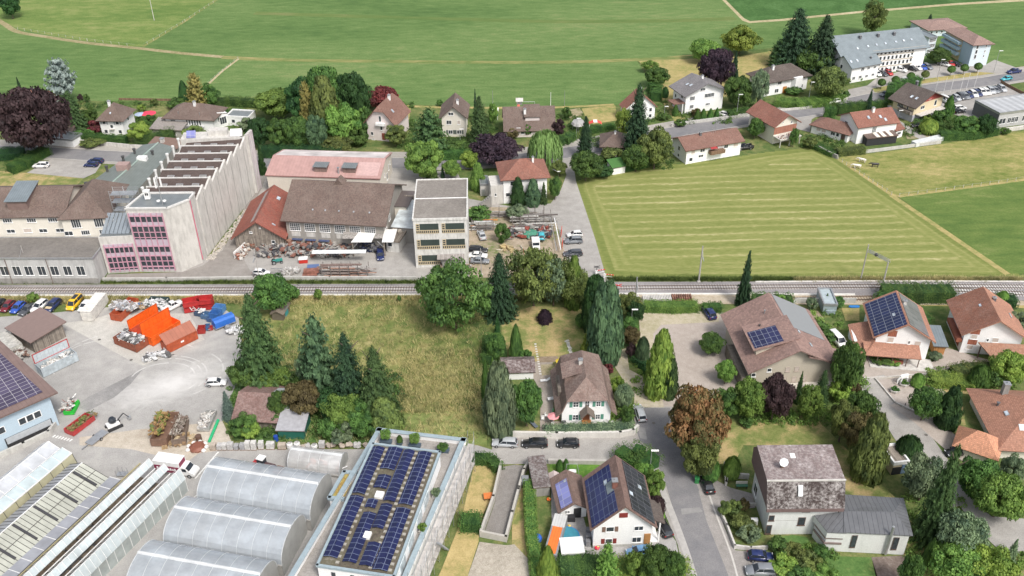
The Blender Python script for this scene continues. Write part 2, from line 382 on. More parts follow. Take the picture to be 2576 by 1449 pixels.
def mown_field():
 edge=[(1449,458),(1540,431),(1620,420),(1700,415),(1800,404),(1932,384),(2049,372),(2104,398),(2240,489),(2400,600),(2527,684),(2576,694),(2480,697),(2000,700),(1790,702),(1700,702),(1527,692),(1497,600)]
 P=[Dp(x,y,0) for x,y in edge]
 if sum(P[i].x*P[(i+1)%len(P)].y-P[(i+1)%len(P)].x*P[i].y for i in range(len(P)))<0:P.reverse()
 P=[Vector((p.x,p.y)) for p in P]
 xs=[p.x for p in P];ys=[p.y for p in P]
 st=.8;nx=int((max(xs)-min(xs))/st)+1;ny=int((max(ys)-min(ys))/st)+1
 gx=np.linspace(min(xs),max(xs),nx);gy=np.linspace(min(ys),max(ys),ny)
 X,Y=np.meshgrid(gx,gy)
 inside=np.zeros(X.shape,bool);dist=np.full(X.shape,1e9)
 for i in range(len(P)):
  a,b=P[i],P[(i+1)%len(P)]
  with np.errstate(divide='ignore',invalid='ignore'):
   c=((a.y>Y)!=(b.y>Y))&(X<(b.x-a.x)*(Y-a.y)/(b.y-a.y+1e-12)+a.x)
  inside^=c
  d=b-a;t=np.clip(((X-a.x)*d.x+(Y-a.y)*d.y)/d.length_squared,0,1)
  dist=np.minimum(dist,np.hypot(X-a.x-t*d.x,Y-a.y-t*d.y))
 me=bpy.data.meshes.new('mown_field')
 V=np.stack([X.ravel(),Y.ravel(),np.full(X.size,-.02)],1)
 F=[]
 for j in range(ny-1):
  for i in range(nx-1):
   if(inside[j,i] or dist[j,i]<1) and(inside[j+1,i+1] or dist[j+1,i+1]<1) and(inside[j+1,i] or dist[j+1,i]<1) and(inside[j,i+1] or dist[j,i+1]<1):
    k=j*nx+i;F.append((k,k+1,k+1+nx,k+nx))
 me.from_pydata(V.tolist(),[],F)
 at=me.attributes.new('edge','FLOAT','POINT');sg=np.where(inside,dist,-dist).ravel();at.data.foreach_set('value',sg.astype(np.float32))
 m,t,p=_new('mown_grass')
 e=t.nodes.new('ShaderNodeAttribute');e.attribute_name='edge'
 co=cd(t,'World');sx=N(t,'ShaderNodeSeparateXYZ');t.links.new(co,sx.inputs[0])
 nw=nz(t,cd(t,'World',(.5,.5,1)),.05,3)
 def M(op,a,b=None,c=None):
  n=N(t,'ShaderNodeMath',_operation=op)
  for i,v in enumerate((a,b,c)):
   if v is None:continue
   if hasattr(v,'links'):t.links.new(v,n.inputs[i])
   else:n.inputs[i].default_value=v
  return n.outputs[0]
 wob=M('MULTIPLY',nw,3)
 jit=nz(t,cd(t,'World',(1,1,1)),.55,5,.7)
 ed=M('ADD',M('MULTIPLY_ADD',jit,1.6,e.outputs['Fac']),M('MULTIPLY',nw,5))
 ring=M('MULTIPLY_ADD',M('POWER',M('MULTIPLY_ADD',M('SINE',M('MULTIPLY',ed,2.4)),.5,.5),2.2),1.0,-.45)
 line=M('SINE',M('MULTIPLY',M('ADD',M('MULTIPLY_ADD',sx.outputs[0],-.03,sx.outputs[1]),M('MULTIPLY_ADD',jit,2.0,wob)),1.75))
 line2=M('SINE',M('MULTIPLY',M('ADD',sx.outputs[1],M('MULTIPLY',nw,11)),.61))
 sel=M('GREATER_THAN',M('ADD',e.outputs['Fac'],M('MULTIPLY',nw,12)),12.5)
 mx=N(t,'ShaderNodeMix');t.links.new(sel,mx.inputs[0]);t.links.new(ring,mx.inputs[2])
 lm=M('MULTIPLY_ADD',line2,.3,M('MULTIPLY_ADD',M('POWER',M('MULTIPLY_ADD',line,.5,.5),3.5),1.9,-.65));t.links.new(lm,mx.inputs[3])
 fine=nz(t,cd(t,'World',(.35,1.6,1)),1.3,6,.7);big=nz(t,cd(t,'World'),.05,4)
 v=M('ADD',M('MULTIPLY',mx.outputs[0],M('MULTIPLY',M('MULTIPLY',big,nz(t,cd(t,'World',(.2,1,1)),.35,4)),.42)),M('ADD',M('MULTIPLY',fine,.75),M('MULTIPLY',big,.25)))
 rim=M('MULTIPLY',M('LESS_THAN',e.outputs['Fac'],2.2),-.12)
 v=M('ADD',v,rim)
 r=ramp(t,v,[(.2,(.12,.155,.04)),(.43,(.19,.215,.065)),(.6,(.265,.27,.10)),(.8,(.42,.385,.20))])
 t.links.new(r.outputs[0],p.inputs['Base Color']);p.inputs['Roughness'].default_value=.95;p.inputs['Specular IOR Level'].default_value=.15
 me.materials.append(m);o=bpy.data.objects.new('mown_field',me);COL.objects.link(o);o['kind']='structure'
mown_field()
py('cow_pasture',[(2104,396),(2240,489),(2262,494),(2400,475),(2576,451),(2900,405),(2900,280),(2576,330),(2369,362),(2240,380),(2177,388)],gm('cow_grass',[(.12,.165,.035),(.24,.24,.08),(.42,.34,.16)],.07,.5,2,stretch=(.7,1.2,1)),-.01)
py('right_meadow',[(2262,496),(2400,477),(2576,453),(2900,407),(2900,695),(2545,688),(2527,682),(2400,600)],gm('right_grass',[(.07,.125,.03),(.12,.175,.045),(.22,.24,.09)],.035,.25,2,stretch=(.5,1.4,1)),-.012)
road('dry_strip',[(2242,491),(2400,598),(2535,690)],1.6,DRY,-.006,smooth=False)
road('dry_strip',[(2108,400),(2240,488),(2262,494),(2400,476),(2576,452),(2900,406)],1.2,DRY,-.005,smooth=False)
# ---- main road with pavement
MAIN=[(-250,362),(-60,376),(110,383),(300,394),(500,402),(700,407),(1000,410),(1110,408),(1300,400),(1425,384),(1560,360),(1690,333),(1800,314),(1900,297),(1990,286),(2080,271),(2144,257),(2229,240),(2357,220),(2480,205),(2576,190),(2900,150)]
road('pavement',MAIN,13.0,gm('pavement_grey',[(.30,.28,.25),(.36,.34,.31),(.42,.40,.36)],.1,1,5,bmp=.05),.004,off=1.3)
road('main_road',MAIN,7.0,ASPH,.03)
for o in(3.6,-3.6):road('kerb',MAIN,.22,KERB,.1,off=o)
py('workshop_yard',[(598,560),(660,420),(690,412),(1000,418),(1010,425),(1150,432),(1180,500),(1290,520),(1385,512),(1410,480),(1425,440),(1411,393),(1439,391),(1443,420),(1449,456),(1497,600),(1523,690),(1535,712),(1500,712),(1440,692),(1060,703),(640,700),(262,700),(430,690),(530,640),(590,600)],ASPH2,.008)
py('factory_drive',[(262,706),(270,690),(460,684),(510,668),(560,630),(640,475),(662,430),(672,440),(655,480),(600,590),(612,650),(640,700)],gm('drive_asphalt',[(.22,.20,.185),(.27,.25,.23),(.32,.30,.28)],.08,.7,5),.012)
py('junk_yard_ground',[(1180,520),(1300,522),(1400,560),(1422,640),(1440,690),(1180,700)],gm('yard_dirt',[(.12,.17,.05),(.33,.27,.2),(.44,.37,.29)],.12,.9,5),.016)
py('car_park',T2(0,1,[(270,290),(520,150),(1040,170),(960,290),(840,345)]),ASPH2,.02)
py('car_park_lawn',T2(0,1,[(-200,260),(270,290),(840,345),(740,445),(-200,430)]),LAWN,-.002)
py('institute_car_park',T2(3,0,[(1085,790),(1480,670),(1640,640),(1900,640),(2200,645),(2280,600),(2500,680),(2576,700),(2900,660),(2900,720),(2290,735),(1500,810),(1050,895),(830,980),(790,1000),(810,900),(1000,860)]),ASPH2,.02)
py('stone_embankment',T2(3,0,[(1050,890),(1500,805),(2100,722),(2290,735),(1860,795),(1500,850),(1180,925),(1080,935)]),DRY,.045)
py('dealer_car_park',T2(3,0,[(1750,910),(2340,830),(2576,960),(2900,980),(2900,1240),(2330,1190),(1960,1180),(1760,1110),(1730,1000)]),ASPH2,.022)
py('driveway',T2(3,0,[(300,1170),(560,1130),(440,1200),(420,1330),(300,1300),(230,1230)]),ASPH2,.024)
py('driveway',T2(3,0,[(1180,1060),(1240,1060),(1300,1200),(1450,1290),(1600,1380),(1560,1420),(1330,1290)]),ASPH2,.024)
# ---- railway
py('railway_ballast',[(-300,716),(0,716),(1000,714),(1535,709),(1900,708),(2250,706),(2576,708),(2900,709),(2900,762),(2576,756),(2300,749),(2140,744),(1540,741),(1400,741),(900,743),(-300,745)],BALLAST,.03)
py('track_verge',[(-300,741),(900,739),(1540,741),(2140,743),(2300,749),(2576,757),(2900,770),(2900,790),(2576,775),(2100,763),(1600,766),(1400,752),(600,757),(-300,770)],gm('verge',[(.14,.17,.05),(.36,.30,.12),(.46,.37,.18)],.15,.8,3,bmp=.5),.0)
py('siding_ground',[(1600,742),(2200,744),(2500,750),(2576,757),(2576,768),(1600,764)],gm('siding_gravel',[(.30,.24,.16),(.42,.36,.27),(.5,.44,.36)],.15,1.2,5),.034)
def track(name,pts,gauge=1.0):
 P=smoothline([Dp(x,y,0) for x,y in pts],4)
 rails=MB();sl=MB()
 for o in(-gauge/2,gauge/2):
  L,_=strip_pts(P,2*o)
  for i in range(len(L)-1):
   a,b=L[i],L[i+1];d=(b-a).normalized();n=Vector((-d.y,d.x,0))*.05
   rails.face([a-n+Vector((0,0,.22)),b-n+Vector((0,0,.22)),b+n+Vector((0,0,.22)),a+n+Vector((0,0,.22))])
   for s_ in(-1,1):
    q=[a+n*s_,b+n*s_];rails.face([q[0]+Vector((0,0,.05)),q[1]+Vector((0,0,.05)),q[1]+Vector((0,0,.22)),q[0]+Vector((0,0,.22))])
 dacc=0
 for i in range(len(P)-1):
  a,b=P[i],P[i+1];L=(b-a).length;d=(b-a)/L
  while dacc<L:
   c=a+d*dacc;sl.ob(c,(d.x,d.y),.12,gauge*.9,.0,.09);dacc+=.62
  dacc-=L
 rails.bl('rails',pl('rail_steel',(.16,.12,.10),.5,.5),kind='structure')
 sl.bl('sleepers',name,kind='structure')
SLEEP=pl('sleeper_concrete',(.42,.39,.36),.9,var=.25,scale=.8);SLEEPW=pl('sleeper_white',(.58,.56,.53),.9,var=.2,scale=.8);SLEEPB=pl('sleeper_wood',(.24,.17,.12),.9)
track(SLEEP,[(-200,729.5),(400,729),(1060,727.5),(1540,724.5),(1900,722),(2250,720)],1.25)
track(SLEEPW,[(2250,720),(2420,721),(2600,722),(2900,724)],1.25)
track(SLEEPW,[(2190,720.5),(2300,724.5),(2430,731),(2600,741),(2900,760)],1.25)
track(SLEEPB,[(1920,757),(2100,752),(2300,749.5),(2520,762)],1.25)
cb=MB()
def edge_slab(mb,pts,w,z0,z1):
 P=[Dp(x,y,0) for x,y in pts]
 for a,b in zip(P,P[1:]):
  d=(b-a);mb.ob(((a.x+b.x)/2,(a.y+b.y)/2),(d.x,d.y),d.length/2,w/2,z0,z1)
edge_slab(cb,[(1545,741),(1800,741.5),(2150,743)],.5,0,.35);edge_slab(cb,[(-200,744),(300,743.6),(1060,742)],.4,0,.2);edge_slab(cb,[(1900,709.5),(2230,707.3),(2620,709)],.35,0,.2)
cb.bl('cable_duct',pl('duct_concrete',(.66,.64,.60),.8),kind='structure')
# ---- lower half: yards, roads, gardens
py('recycling_yard',[(-200,790),(0,797),(100,790),(350,765),(560,775),(600,800),(620,960),(570,1010),(560,1060),(520,1130),(590,1130),(950,1130),(1200,1120),(1240,1132),(1240,1165),(1165,1180),(950,1180),(880,1449),(880,1520),(-300,1520)],gm('yard_concrete',[(.29,.28,.27),(.36,.35,.335),(.45,.435,.41)],.04,.35,5,bmp=.05),.006)
py('pale_slab',T2(0,2,[(930,315),(1120,255),(1900,255),(2060,520),(1700,660),(1440,780),(1330,740),(620,355)]),gm('pale_concrete',[(.40,.385,.355),(.47,.455,.42),(.56,.54,.50)],.06,.6,4,bmp=.05),.012)
def dusty(m):
 t=m.node_tree;p=t.nodes['Principled BSDF'];base=p.inputs['Base Color'].links[0].from_socket;c=Dp(425,968)
 g_=t.nodes.new('ShaderNodeNewGeometry');mp=t.nodes.new('ShaderNodeMapping');mp.vector_type='TEXTURE';mp.inputs['Location'].default_value=(c.x,c.y,0);mp.inputs['Rotation'].default_value=(0,0,.5);mp.inputs['Scale'].default_value=(15,6.5,1)
 t.links.new(g_.outputs['Position'],mp.inputs[0]);ln=N(t,'ShaderNodeVectorMath',_operation='LENGTH');t.links.new(mp.outputs[0],ln.inputs[0])
 ad=N(t,'ShaderNodeMath',_operation='MULTIPLY_ADD');ad.inputs[1].default_value=1.3;t.links.new(nz(t,cd(t,'World',(1,1.4,1),.6),.22,6,.7,1.2),ad.inputs[0]);t.links.new(ln.outputs['Value'],ad.inputs[2])
 sb_=N(t,'ShaderNodeMath',_operation='SUBTRACT');sb_.inputs[1].default_value=.65;t.links.new(ad.outputs[0],sb_.inputs[0]);r3=ramp(t,sb_.outputs[0],[(.0,(.9,)*3),(.95,(0,)*3)])
 t.links.new(mc(t,base,(.60,.59,.575),r3.outputs[0]),p.inputs['Base Color'])
dusty(MT['yard_concrete'])
py('dark_patch',T2(0,2,[(1440,812),(900,1090),(760,1180),(880,1240),(1150,1100),(1320,960)]),gm('dark_asphalt',[(.20,.195,.19),(.26,.255,.25),(.34,.33,.32)],.08,.6,4),.014)
py('sandy_ground',[(200,1100),(350,1080),(560,1060),(590,1128),(500,1140),(470,1163),(330,1130),(200,1120)],gm('sandy',[(.36,.31,.25),(.46,.41,.34),(.56,.50,.43)],.1,.8,5),.012)
py('wild_meadow',[(700,757),(1400,752),(1450,770),(1258,800),(1240,900),(1222,990),(1225,1122),(940,1122),(600,1090),(560,1060),(560,990),(600,800)],WILD,.002)
py('wild_meadow_green',[(1010,1040),(1225,1030),(1225,1118),(960,1118),(980,1060)],gm('tall_green',[(.11,.16,.045),(.19,.23,.075),(.36,.31,.14)],.1,.6,3,bmp=.5),.006)
py('undergrowth',[(600,955),(760,930),(1000,1000),(1015,1100),(940,1118),(590,1105),(560,1040)],WILDG,.01)
py('villa_lawn',[(1262,795),(1340,770),(1470,775),(1490,910),(1400,935),(1262,930)],LAWN,.008)
py('villa_terrace',T2(2,2,[(210,740),(410,740),(420,1340),(1000,1360),(1100,1300),(1240,1370),(1250,1420),(1100,1440),(280,1449),(290,1040),(210,900)]),gm('terrace_gravel',[(.27,.235,.20),(.34,.30,.26),(.42,.38,.33)],.2,1,6),.012)
py('courtyard',T2(2,2,[(1275,245),(1500,235),(1900,235),(2120,240),(2240,420),(2330,780),(2320,960),(2160,1060),(1640,1200),(1530,1200),(1500,1080),(1640,1000),(1620,700),(1400,720),(1300,500)]),PAVE,.012)
py('courtyard_gravel',T2(2,2,[(1275,248),(1900,238),(2090,250),(2080,340),(1500,370),(1420,460),(1440,700),(1380,740),(1290,500)]),gm('weedy_gravel',[(.32,.30,.18),(.44,.39,.29),(.53,.47,.38)],.12,1,6),.02)
py('gravel_drive',T2(2,2,[(1060,640),(1150,600),(1180,820),(1330,900),(1500,1060),(1530,1200),(1230,1200),(1230,1080),(1130,940),(1040,800)]),gm('drive_gravel',[(.34,.31,.19),(.45,.40,.31),(.54,.48,.4)],.12,1,6),.016)
py('side_street',[(1238,1099),(1400,1102),(1560,1100),(1590,1095),(1600,1085),(1592,1027),(1690,1022),(1698,1060),(1685,1100),(1712,1145),(1745,1180),(1785,1240),(1815,1300),(1860,1449),(1880,1520),(1735,1520),(1722,1449),(1705,1370),(1672,1290),(1660,1200),(1625,1160),(1500,1165),(1238,1168)],ASPH2,.014)
py('street_asphalt',T2(2,3,[(1255,0),(1510,0),(1620,80),(1700,180),(1900,620),(2180,1449),(2220,1600),(1900,1600),(1860,1449),(1700,1040),(1540,500),(1400,170),(1290,90)]),ASPH,.02)
py('street_asphalt',T2(2,2,[(1225,1205),(1590,1205),(1600,1300),(1530,1449),(1260,1449)]),ASPH,.021)
for k,q in enumerate(([(1290,60),(1360,80),(1340,-40),(1260,-60)],[(1700,770),(1890,760),(1920,800),(1710,830)])):
 py('road_patch',T2(2,3,q),pl('patch_asphalt',(.26,.255,.25),.9),.026+.004*k)
mk=MB()
road(None,[(1640,1170),(1690,1290),(1730,1400),(1760,1500)],1.1,None,.028,mb=mk)
mk.bl('gutter_strip',pl('gutter_concrete',(.40,.385,.37),.85),kind='structure')
mk=MB();road(None,[(1738,1160),(1772,1215),(1800,1290),(1838,1390),(1860,1470)],.3,None,.05,mb=mk)
mk.bl('kerb',KERB,kind='structure')
py('forecourt',T2(2,3,[(1890,400),(2200,560),(2420,620),(2450,760),(2140,800),(2110,900),(2250,1190),(2576,1210),(2700,1449),(2180,1449),(1960,900),(1880,600)]),gm('forecourt_paving',[(.25,.235,.22),(.31,.29,.275),(.37,.35,.33)],.1,1,6),.027)
py('dry_lawn',[(1835,1060),(1900,1062),(2060,1060),(2110,1110),(2160,1160),(2250,1250),(2320,1350),(2380,1449),(2390,1500),(2290,1500),(2260,1420),(2290,1345),(2200,1280),(2120,1230),(2120,1180),(2050,1120),(1870,1120),(1850,1160),(1800,1170),(1820,1100)],LAWN,.009)
py('shrub_bed',T2(3,3,[(30,1060),(250,1035),(400,1060),(470,1200),(700,1250),(1040,1260),(1100,1449),(1120,1550),(150,1550),(100,1300)]),WILDG,.03)
py('driveway',T2(3,2,[(850,640),(1000,700),(1500,740),(1660,740),(1800,600),(2340,760),(2300,790),(1900,830),(1080,915),(960,910)]),PAVE,.013)
road('garden_lane',[(2185,950),(2240,1010),(2290,1090),(2345,1170),(2385,1225),(2425,1270)],7.0,ASPH2,.015)
road('paved_strip',[(2260,1010),(2330,1060),(2400,1120),(2445,1150)],4.5,PAVE,.019)
py('garden_lane',T2(3,3,[(1770,330),(1990,480),(2000,620),(2060,700),(2250,850),(2700,880),(2700,1230),(2440,1225),(2300,1160),(2100,980),(1900,700),(1790,400)]),ASPH2,.017)
py('pond_lawn',T2(3,2,[(1480,1010),(1700,950),(2050,1000),(2100,1080),(1940,1060),(1990,1380),(1850,1370),(1500,1220),(1470,1080)]),LAWN,.02)
py('paved_terrace',T2(3,2,[(1090,925),(1300,900),(1450,930),(1480,1010),(1480,1230),(1290,1150),(1180,1060)]),PAVE,.022)
py('gravel_bed',T2(3,2,[(1080,915),(1880,835),(2340,790),(2400,830),(1850,870),(1480,930),(1300,905)]),GRAVEL,.018)
py('house_lawn',T2(2,3,[(380,330),(440,300),(1000,330),(1250,420),(1340,560),(1540,800),(1540,870),(1460,880),(700,500),(390,510)]),gm('green_lawn',[(.07,.17,.03),(.12,.24,.04),(.24,.28,.09)],.2,.8,4),.02)
py('house_yard',T2(2,3,[(390,520),(480,800),(720,860),(800,1170),(1400,1140),(1500,900),(1650,1100),(1690,1290),(1600,1330),(1300,1300),(740,1300),(420,1280),(400,900)]),gm('yard_pavers',[(.30,.29,.28),(.36,.35,.34),(.43,.42,.41)],.2,1,6),.022)
py('grass_strip',T2(2,3,[(90,560),(150,560),(250,1280),(330,1600),(170,1600),(190,1449),(0,1130),(0,900)]),LAWN,.019)
py('dry_strip_garden',T2(1,3,[(2195,330),(2420,340),(2450,420),(2380,640),(2250,900),(2240,1100),(2130,1449),(2100,1560),(1780,1560),(1860,1400),(2060,900)]),gm('parched',[(.20,.22,.07),(.42,.33,.15),(.52,.41,.2)],.12,.7,4),.02)
py('gravel_court',T2(1,3,[(2250,1105),(2520,1140),(2600,1130),(2760,1300),(2760,1600),(2080,1600)]),GRAVEL,.024)
TD=pl('tyre_dust',(.48,.47,.455),.95,var=.25,scale=.3)
for k,(cx0,cy0,rx,a0,a1) in enumerate([(405,950,8,-.6,2.2),(405,950,9.1,-.4,2.0),(408,952,6.4,.2,3.0),(370,930,12,.9,2.3),(430,940,10.4,-1.0,.9),(300,905,13,2.2,3.6),(255,905,9,2.0,3.4)]):
 c=Dp(cx0,cy0);q=MB();n=26
 for i in range(n):
  t0,t1=a0+(a1-a0)*i/n,a0+(a1-a0)*(i+1)/n
  if i%7==5:continue
  q.face([(c.x+rr*math.cos(t),c.y+rr*.8*math.sin(t),.02+.001*k) for rr,t in((rx-.16,t0),(rx+.16,t0),(rx+.16,t1),(rx-.16,t1))])
 q.bl('tyre_marks',TD,kind='structure')
 # ================================================================ VEGETATION
def leafmesh(name,C,Nn,size,rnd,asp=None,up=None,core=None):
 """C centres, Nn facing directions, one small quad each"""
 n=len(C);rg=np.random.default_rng(n)
 Nn=Nn/np.maximum(1e-6,np.linalg.norm(Nn,axis=1,keepdims=True))
 a=rg.normal(size=(n,3)) if up is None else np.array(up,float)+rg.normal(size=(n,3))*.15
 a=a-Nn*(a*Nn).sum(1,keepdims=True);a/=np.maximum(1e-6,np.linalg.norm(a,axis=1,keepdims=True))
 b=np.cross(Nn,a);s=np.asarray(size).reshape(-1,1)*np.ones((n,1));ap=1.0 if asp is None else asp
 a=a*s*ap;b=b*s
 V=np.stack([C-a*1.1,C+b*.75,C+a*1.1,C-b*.75],1).reshape(-1,3)
 F=np.arange(4*n).reshape(-1,4)
 me=bpy.data.meshes.new(name);me.vertices.add(4*n);me.vertices.foreach_set('co',V.ravel())
 me.loops.add(4*n);me.loops.foreach_set('vertex_index',F.ravel().astype(np.int32))
 me.polygons.add(n);me.polygons.foreach_set('loop_start',(np.arange(n)*4).astype(np.int32))
 me.update(calc_edges=True)
 at=me.attributes.new('rnd','FLOAT','POINT');at.data.foreach_set('value',np.repeat(rnd,4).astype(np.float32))
 me.materials.append(None);return me
def sph(rg,n):
 v=rg.normal(size=(n,3));return v/np.linalg.norm(v,axis=1,keepdims=True)
def g_broad(seed,nc=64,per=240,z0=.12,leaf=.037,big=1):
 rg=np.random.default_rng(seed);C,NN,Rr=[],[],[]
 u=sph(rg,nc);zc,hh=(1+z0)/2,(1-z0)/2
 for k in range(nc):
  d=u[k];rr=rg.uniform(.5,.86)
  w=1-.25*max(0,-d[2])
  c=np.array([d[0]*rr*w,d[1]*rr*w,zc+d[2]*hh*rr*.95]);cr=rg.uniform(.14,.34)*big
  q=sph(rg,per);q[:,2]=np.abs(q[:,2])*np.where(rg.random(per)<.72,1,-1)
  rad=rg.uniform(.72,1.08,(per,1))
  P=c+q*rad*cr*np.array([1,1,hh*.95]);C.append(P);NN.append(q+rg.normal(size=(per,3))*.5+[0,0,.35])
  Rr.append(np.clip(rg.uniform(.15,.85)+rg.normal(size=per)*.18,0,1))
 C=np.concatenate(C);NN=np.concatenate(NN);Rr=np.concatenate(Rr)
 C[:,2]=np.clip(C[:,2],z0*.6,1.0)
 return leafmesh('crown',C,NN,rg.uniform(.7,1.3,len(C))*leaf,Rr)
def g_spruce(seed,layers=28,br=15,seg=16,droop=.06,leaf=.04,power=.64,z0=.04,gap=0):
 rg=np.random.default_rng(seed);C,NN,Rr,SZ=[],[],[],[]
 for k in range(layers):
  z=z0+(1-z0)*(k/layers)**.92;Rk=(1-z)**power*rg.uniform(.86,1.05)+.03
  nb=max(5,int(br*(.55+.6*(1-z))))
  for j in range(nb):
   if rg.random()<gap:continue
   th=2*math.pi*(j+rg.random()*.7)/nb+k*2.4;L=Rk*rg.uniform(.72,1.08);n=max(3,int(seg*Rk)+3);br_r=rg.uniform(0,1)
   t=(np.arange(n)+.6)/n
   x=np.cos(th)*L*t;y=np.sin(th)*L*t;zz=z-droop*(t**1.3)*(.5+Rk)+.012*rg.normal()+.03*(t>.85)
   wdt=.09*(1-t*.65)
   for sgn in(-1,0,1):
    off=sgn*wdt*(.6+rg.random(n)*.5)
    P=np.stack([x-np.sin(th)*off,y+np.cos(th)*off,zz-.012*abs(sgn)+rg.normal(size=n)*.006],1)
    C.append(P);NN.append(np.stack([np.cos(th)*.5+rg.normal(size=n)*.35,np.sin(th)*.5+rg.normal(size=n)*.35,np.full(n,.9)],1))
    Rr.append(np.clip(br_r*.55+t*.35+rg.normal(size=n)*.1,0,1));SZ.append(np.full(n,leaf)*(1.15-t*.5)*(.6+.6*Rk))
 C=np.concatenate(C);C[:,2]=np.clip(C[:,2],.0,1)
 return leafmesh('crown',C,np.concatenate(NN),np.concatenate(SZ),np.concatenate(Rr))
def g_column(seed,n=3600,leaf=.11,prof='thuja',lump=.12):
 rg=np.random.default_rng(seed);z=rg.random(n)**.9;th=rg.random(n)*2*math.pi
 pr={'thuja': lambda z:np.minimum(1,(1-z)**.5*1.15)*np.minimum(1,.75+z*1.2),'cone': lambda z:np.minimum(1,(1-z)**.62*1.1+.02)*np.minimum(1,.8+z*.9),'egg': lambda z:np.sqrt(np.clip(1-((z-.42)/.58)**2,0,1))*.98+.02,'ball': lambda z:np.sqrt(np.clip(1-((z-.5)/.5)**2,0,1)),'dome': lambda z:np.sqrt(np.clip(1-z**2.2,0,1))}[prof](z)
 l=1+lump*(np.sin(th*5+z*9+seed)*np.sin(z*17+th*2)+.6*np.sin(th*9-z*23))
 r=pr*l*rg.uniform(.82,1.02,n)
 C=np.stack([np.cos(th)*r,np.sin(th)*r,z*(1-.03*rg.random(n))],1)
 NN=np.stack([np.cos(th),np.sin(th),.25+rg.random(n)*.5],1)+rg.normal(size=(n,3))*.3
 rnd=np.clip(.5+.3*np.sin(th*5+z*9+seed)*np.sin(z*17+th*2)+rg.normal(size=n)*.2,0,1)
 return leafmesh('crown',C,NN,rg.uniform(.6,1.2,n)*leaf,rnd,asp=1.3,up=(0,0,1))
def g_willow(seed):
 rg=np.random.default_rng(seed);C,NN,Rr=[],[],[]
 for k in range(230):
  th=rg.random()*6.283;el=rg.random()**.6;r0=.25+.72*el
  zt=1-.35*el**2-rg.random()*.08;L=rg.uniform(.25,.6)*(.5+.5*el);n=26;t=np.linspace(0,1,n)
  r=r0+.06*np.sin(t*2);P=np.stack([np.cos(th)*r+rg.normal(size=n)*.02,np.sin(th)*r+rg.normal(size=n)*.02,zt-L*t],1)
  C.append(P);NN.append(np.stack([np.cos(th)+rg.normal(size=n)*.4,np.sin(th)+rg.normal(size=n)*.4,.5+0*t],1));Rr.append(np.clip(rg.random()*.6+.4*(1-t)+rg.normal(size=n)*.1,0,1))
 C=np.concatenate(C);C[:,2]=np.clip(C[:,2],.08,1)
 return leafmesh('crown',C,np.concatenate(NN),.038,np.concatenate(Rr),asp=2.0,up=(0,0,1))
def g_clump(seed,prof,nc=120,per=90,leaf=.045,up=.5):
 rg=np.random.default_rng(seed);C,NN,Rr=[],[],[]
 for k in range(nc):
  z=((k+rg.random())/nc)**1.15*.96;R_=prof(z);th=k*2.4+rg.random();rr=R_*rg.uniform(.55,.85);cr=.10+.17*R_*rg.uniform(.7,1.3)
  q=sph(rg,per);P=np.array([math.cos(th)*rr,math.sin(th)*rr,z+.02])+q*rg.uniform(.6,1.05,(per,1))*np.array([cr,cr,cr*.42])
  C.append(P);NN.append(q+[math.cos(th)*.4,math.sin(th)*.4,up]+rg.normal(size=(per,3))*.4);Rr.append(np.clip(rg.uniform(.1,.85)+rg.normal(size=per)*.17,0,1))
 C=np.concatenate(C);C[:,2]=np.clip(C[:,2],.0,1)
 return leafmesh('crown',C,np.concatenate(NN),leaf*rg.uniform(.7,1.3,len(C)),np.concatenate(Rr),asp=1.25)
PR={'broad':[g_broad(1),g_broad(2,80,200),g_broad(3,56,260),g_broad(4,90,170)],'loose':[g_broad(11,80,110,.08,.032,.8),g_broad(12,90,100,.08,.032,.8)],'spruce':[g_spruce(21),g_spruce(22,30,14),g_spruce(23,26,16,power=.58)],'slim':[g_spruce(24,26,9,10,.07,.075,.75,.03)],'pine':[g_spruce(31,18,12,16,.02,.055,.5,.08,.15),g_spruce(32,17,13,16,.0,.055,.45,.08,.18)],'thuja':[g_column(41,5200,.075),g_column(42,5200,.075)],'cone':[g_clump(k_, lambda z:min(1,(1-z)**.55*1.15+.03)*min(1,.8+z)) for k_ in(43,44)],'pillar':[g_clump(k_, lambda z:min(1,(1-z)**.42*1.2+.05)*min(1,.8+z),150,100) for k_ in(49,50)],'egg':[g_column(45,4200,.09,'egg',.12)],'ball':[g_column(46,2600,.1,'ball',.06)],'dome':[g_column(47,6000,.06,'dome',.2),g_column(48,6000,.06,'dome',.24)],'bush':[g_broad(51,40,130,.04,.06),g_broad(52,36,150,.02,.06)],'willow':[g_willow(61)],'cedar':[g_spruce(71,9,11,15,-.05,.085,.42,.3,.12)],}
BARK=pl('bark',(.13,.10,.075),.9);BARKL=pl('bark_birch',(.5,.48,.44),.8)
def g_trunk(seed,top=.55,limbs=6,r=.055):
 rg=random.Random(seed);mb=MB()
 rings=[]
 for k in range(6):
  t=k/5;rr=r*(1.35 if k==0 else 1)*(1-t*.7)
  rings.append([(rr*math.cos(a*math.pi/4)+.02*math.sin(t*4+seed)*t,rr*math.sin(a*math.pi/4),t*top) for a in range(8)])
 mb.lt(rings)
 for i in range(limbs):
  a=6.283*i/limbs+rg.random();z=top*rg.uniform(.45,.95);L=rg.uniform(.35,.6)
  mb.tb((0,0,z),(math.cos(a)*L,math.sin(a)*L,z+rg.uniform(.1,.25)),r*.4,r*.12,5)
 return mb.mesh('trunk',BARK)
TRUNK={'b':g_trunk(1),'c':g_trunk(2,.9,3,.04),'s':g_trunk(3,.4,5,.05),'t':g_trunk(4,.6,7,.045)}
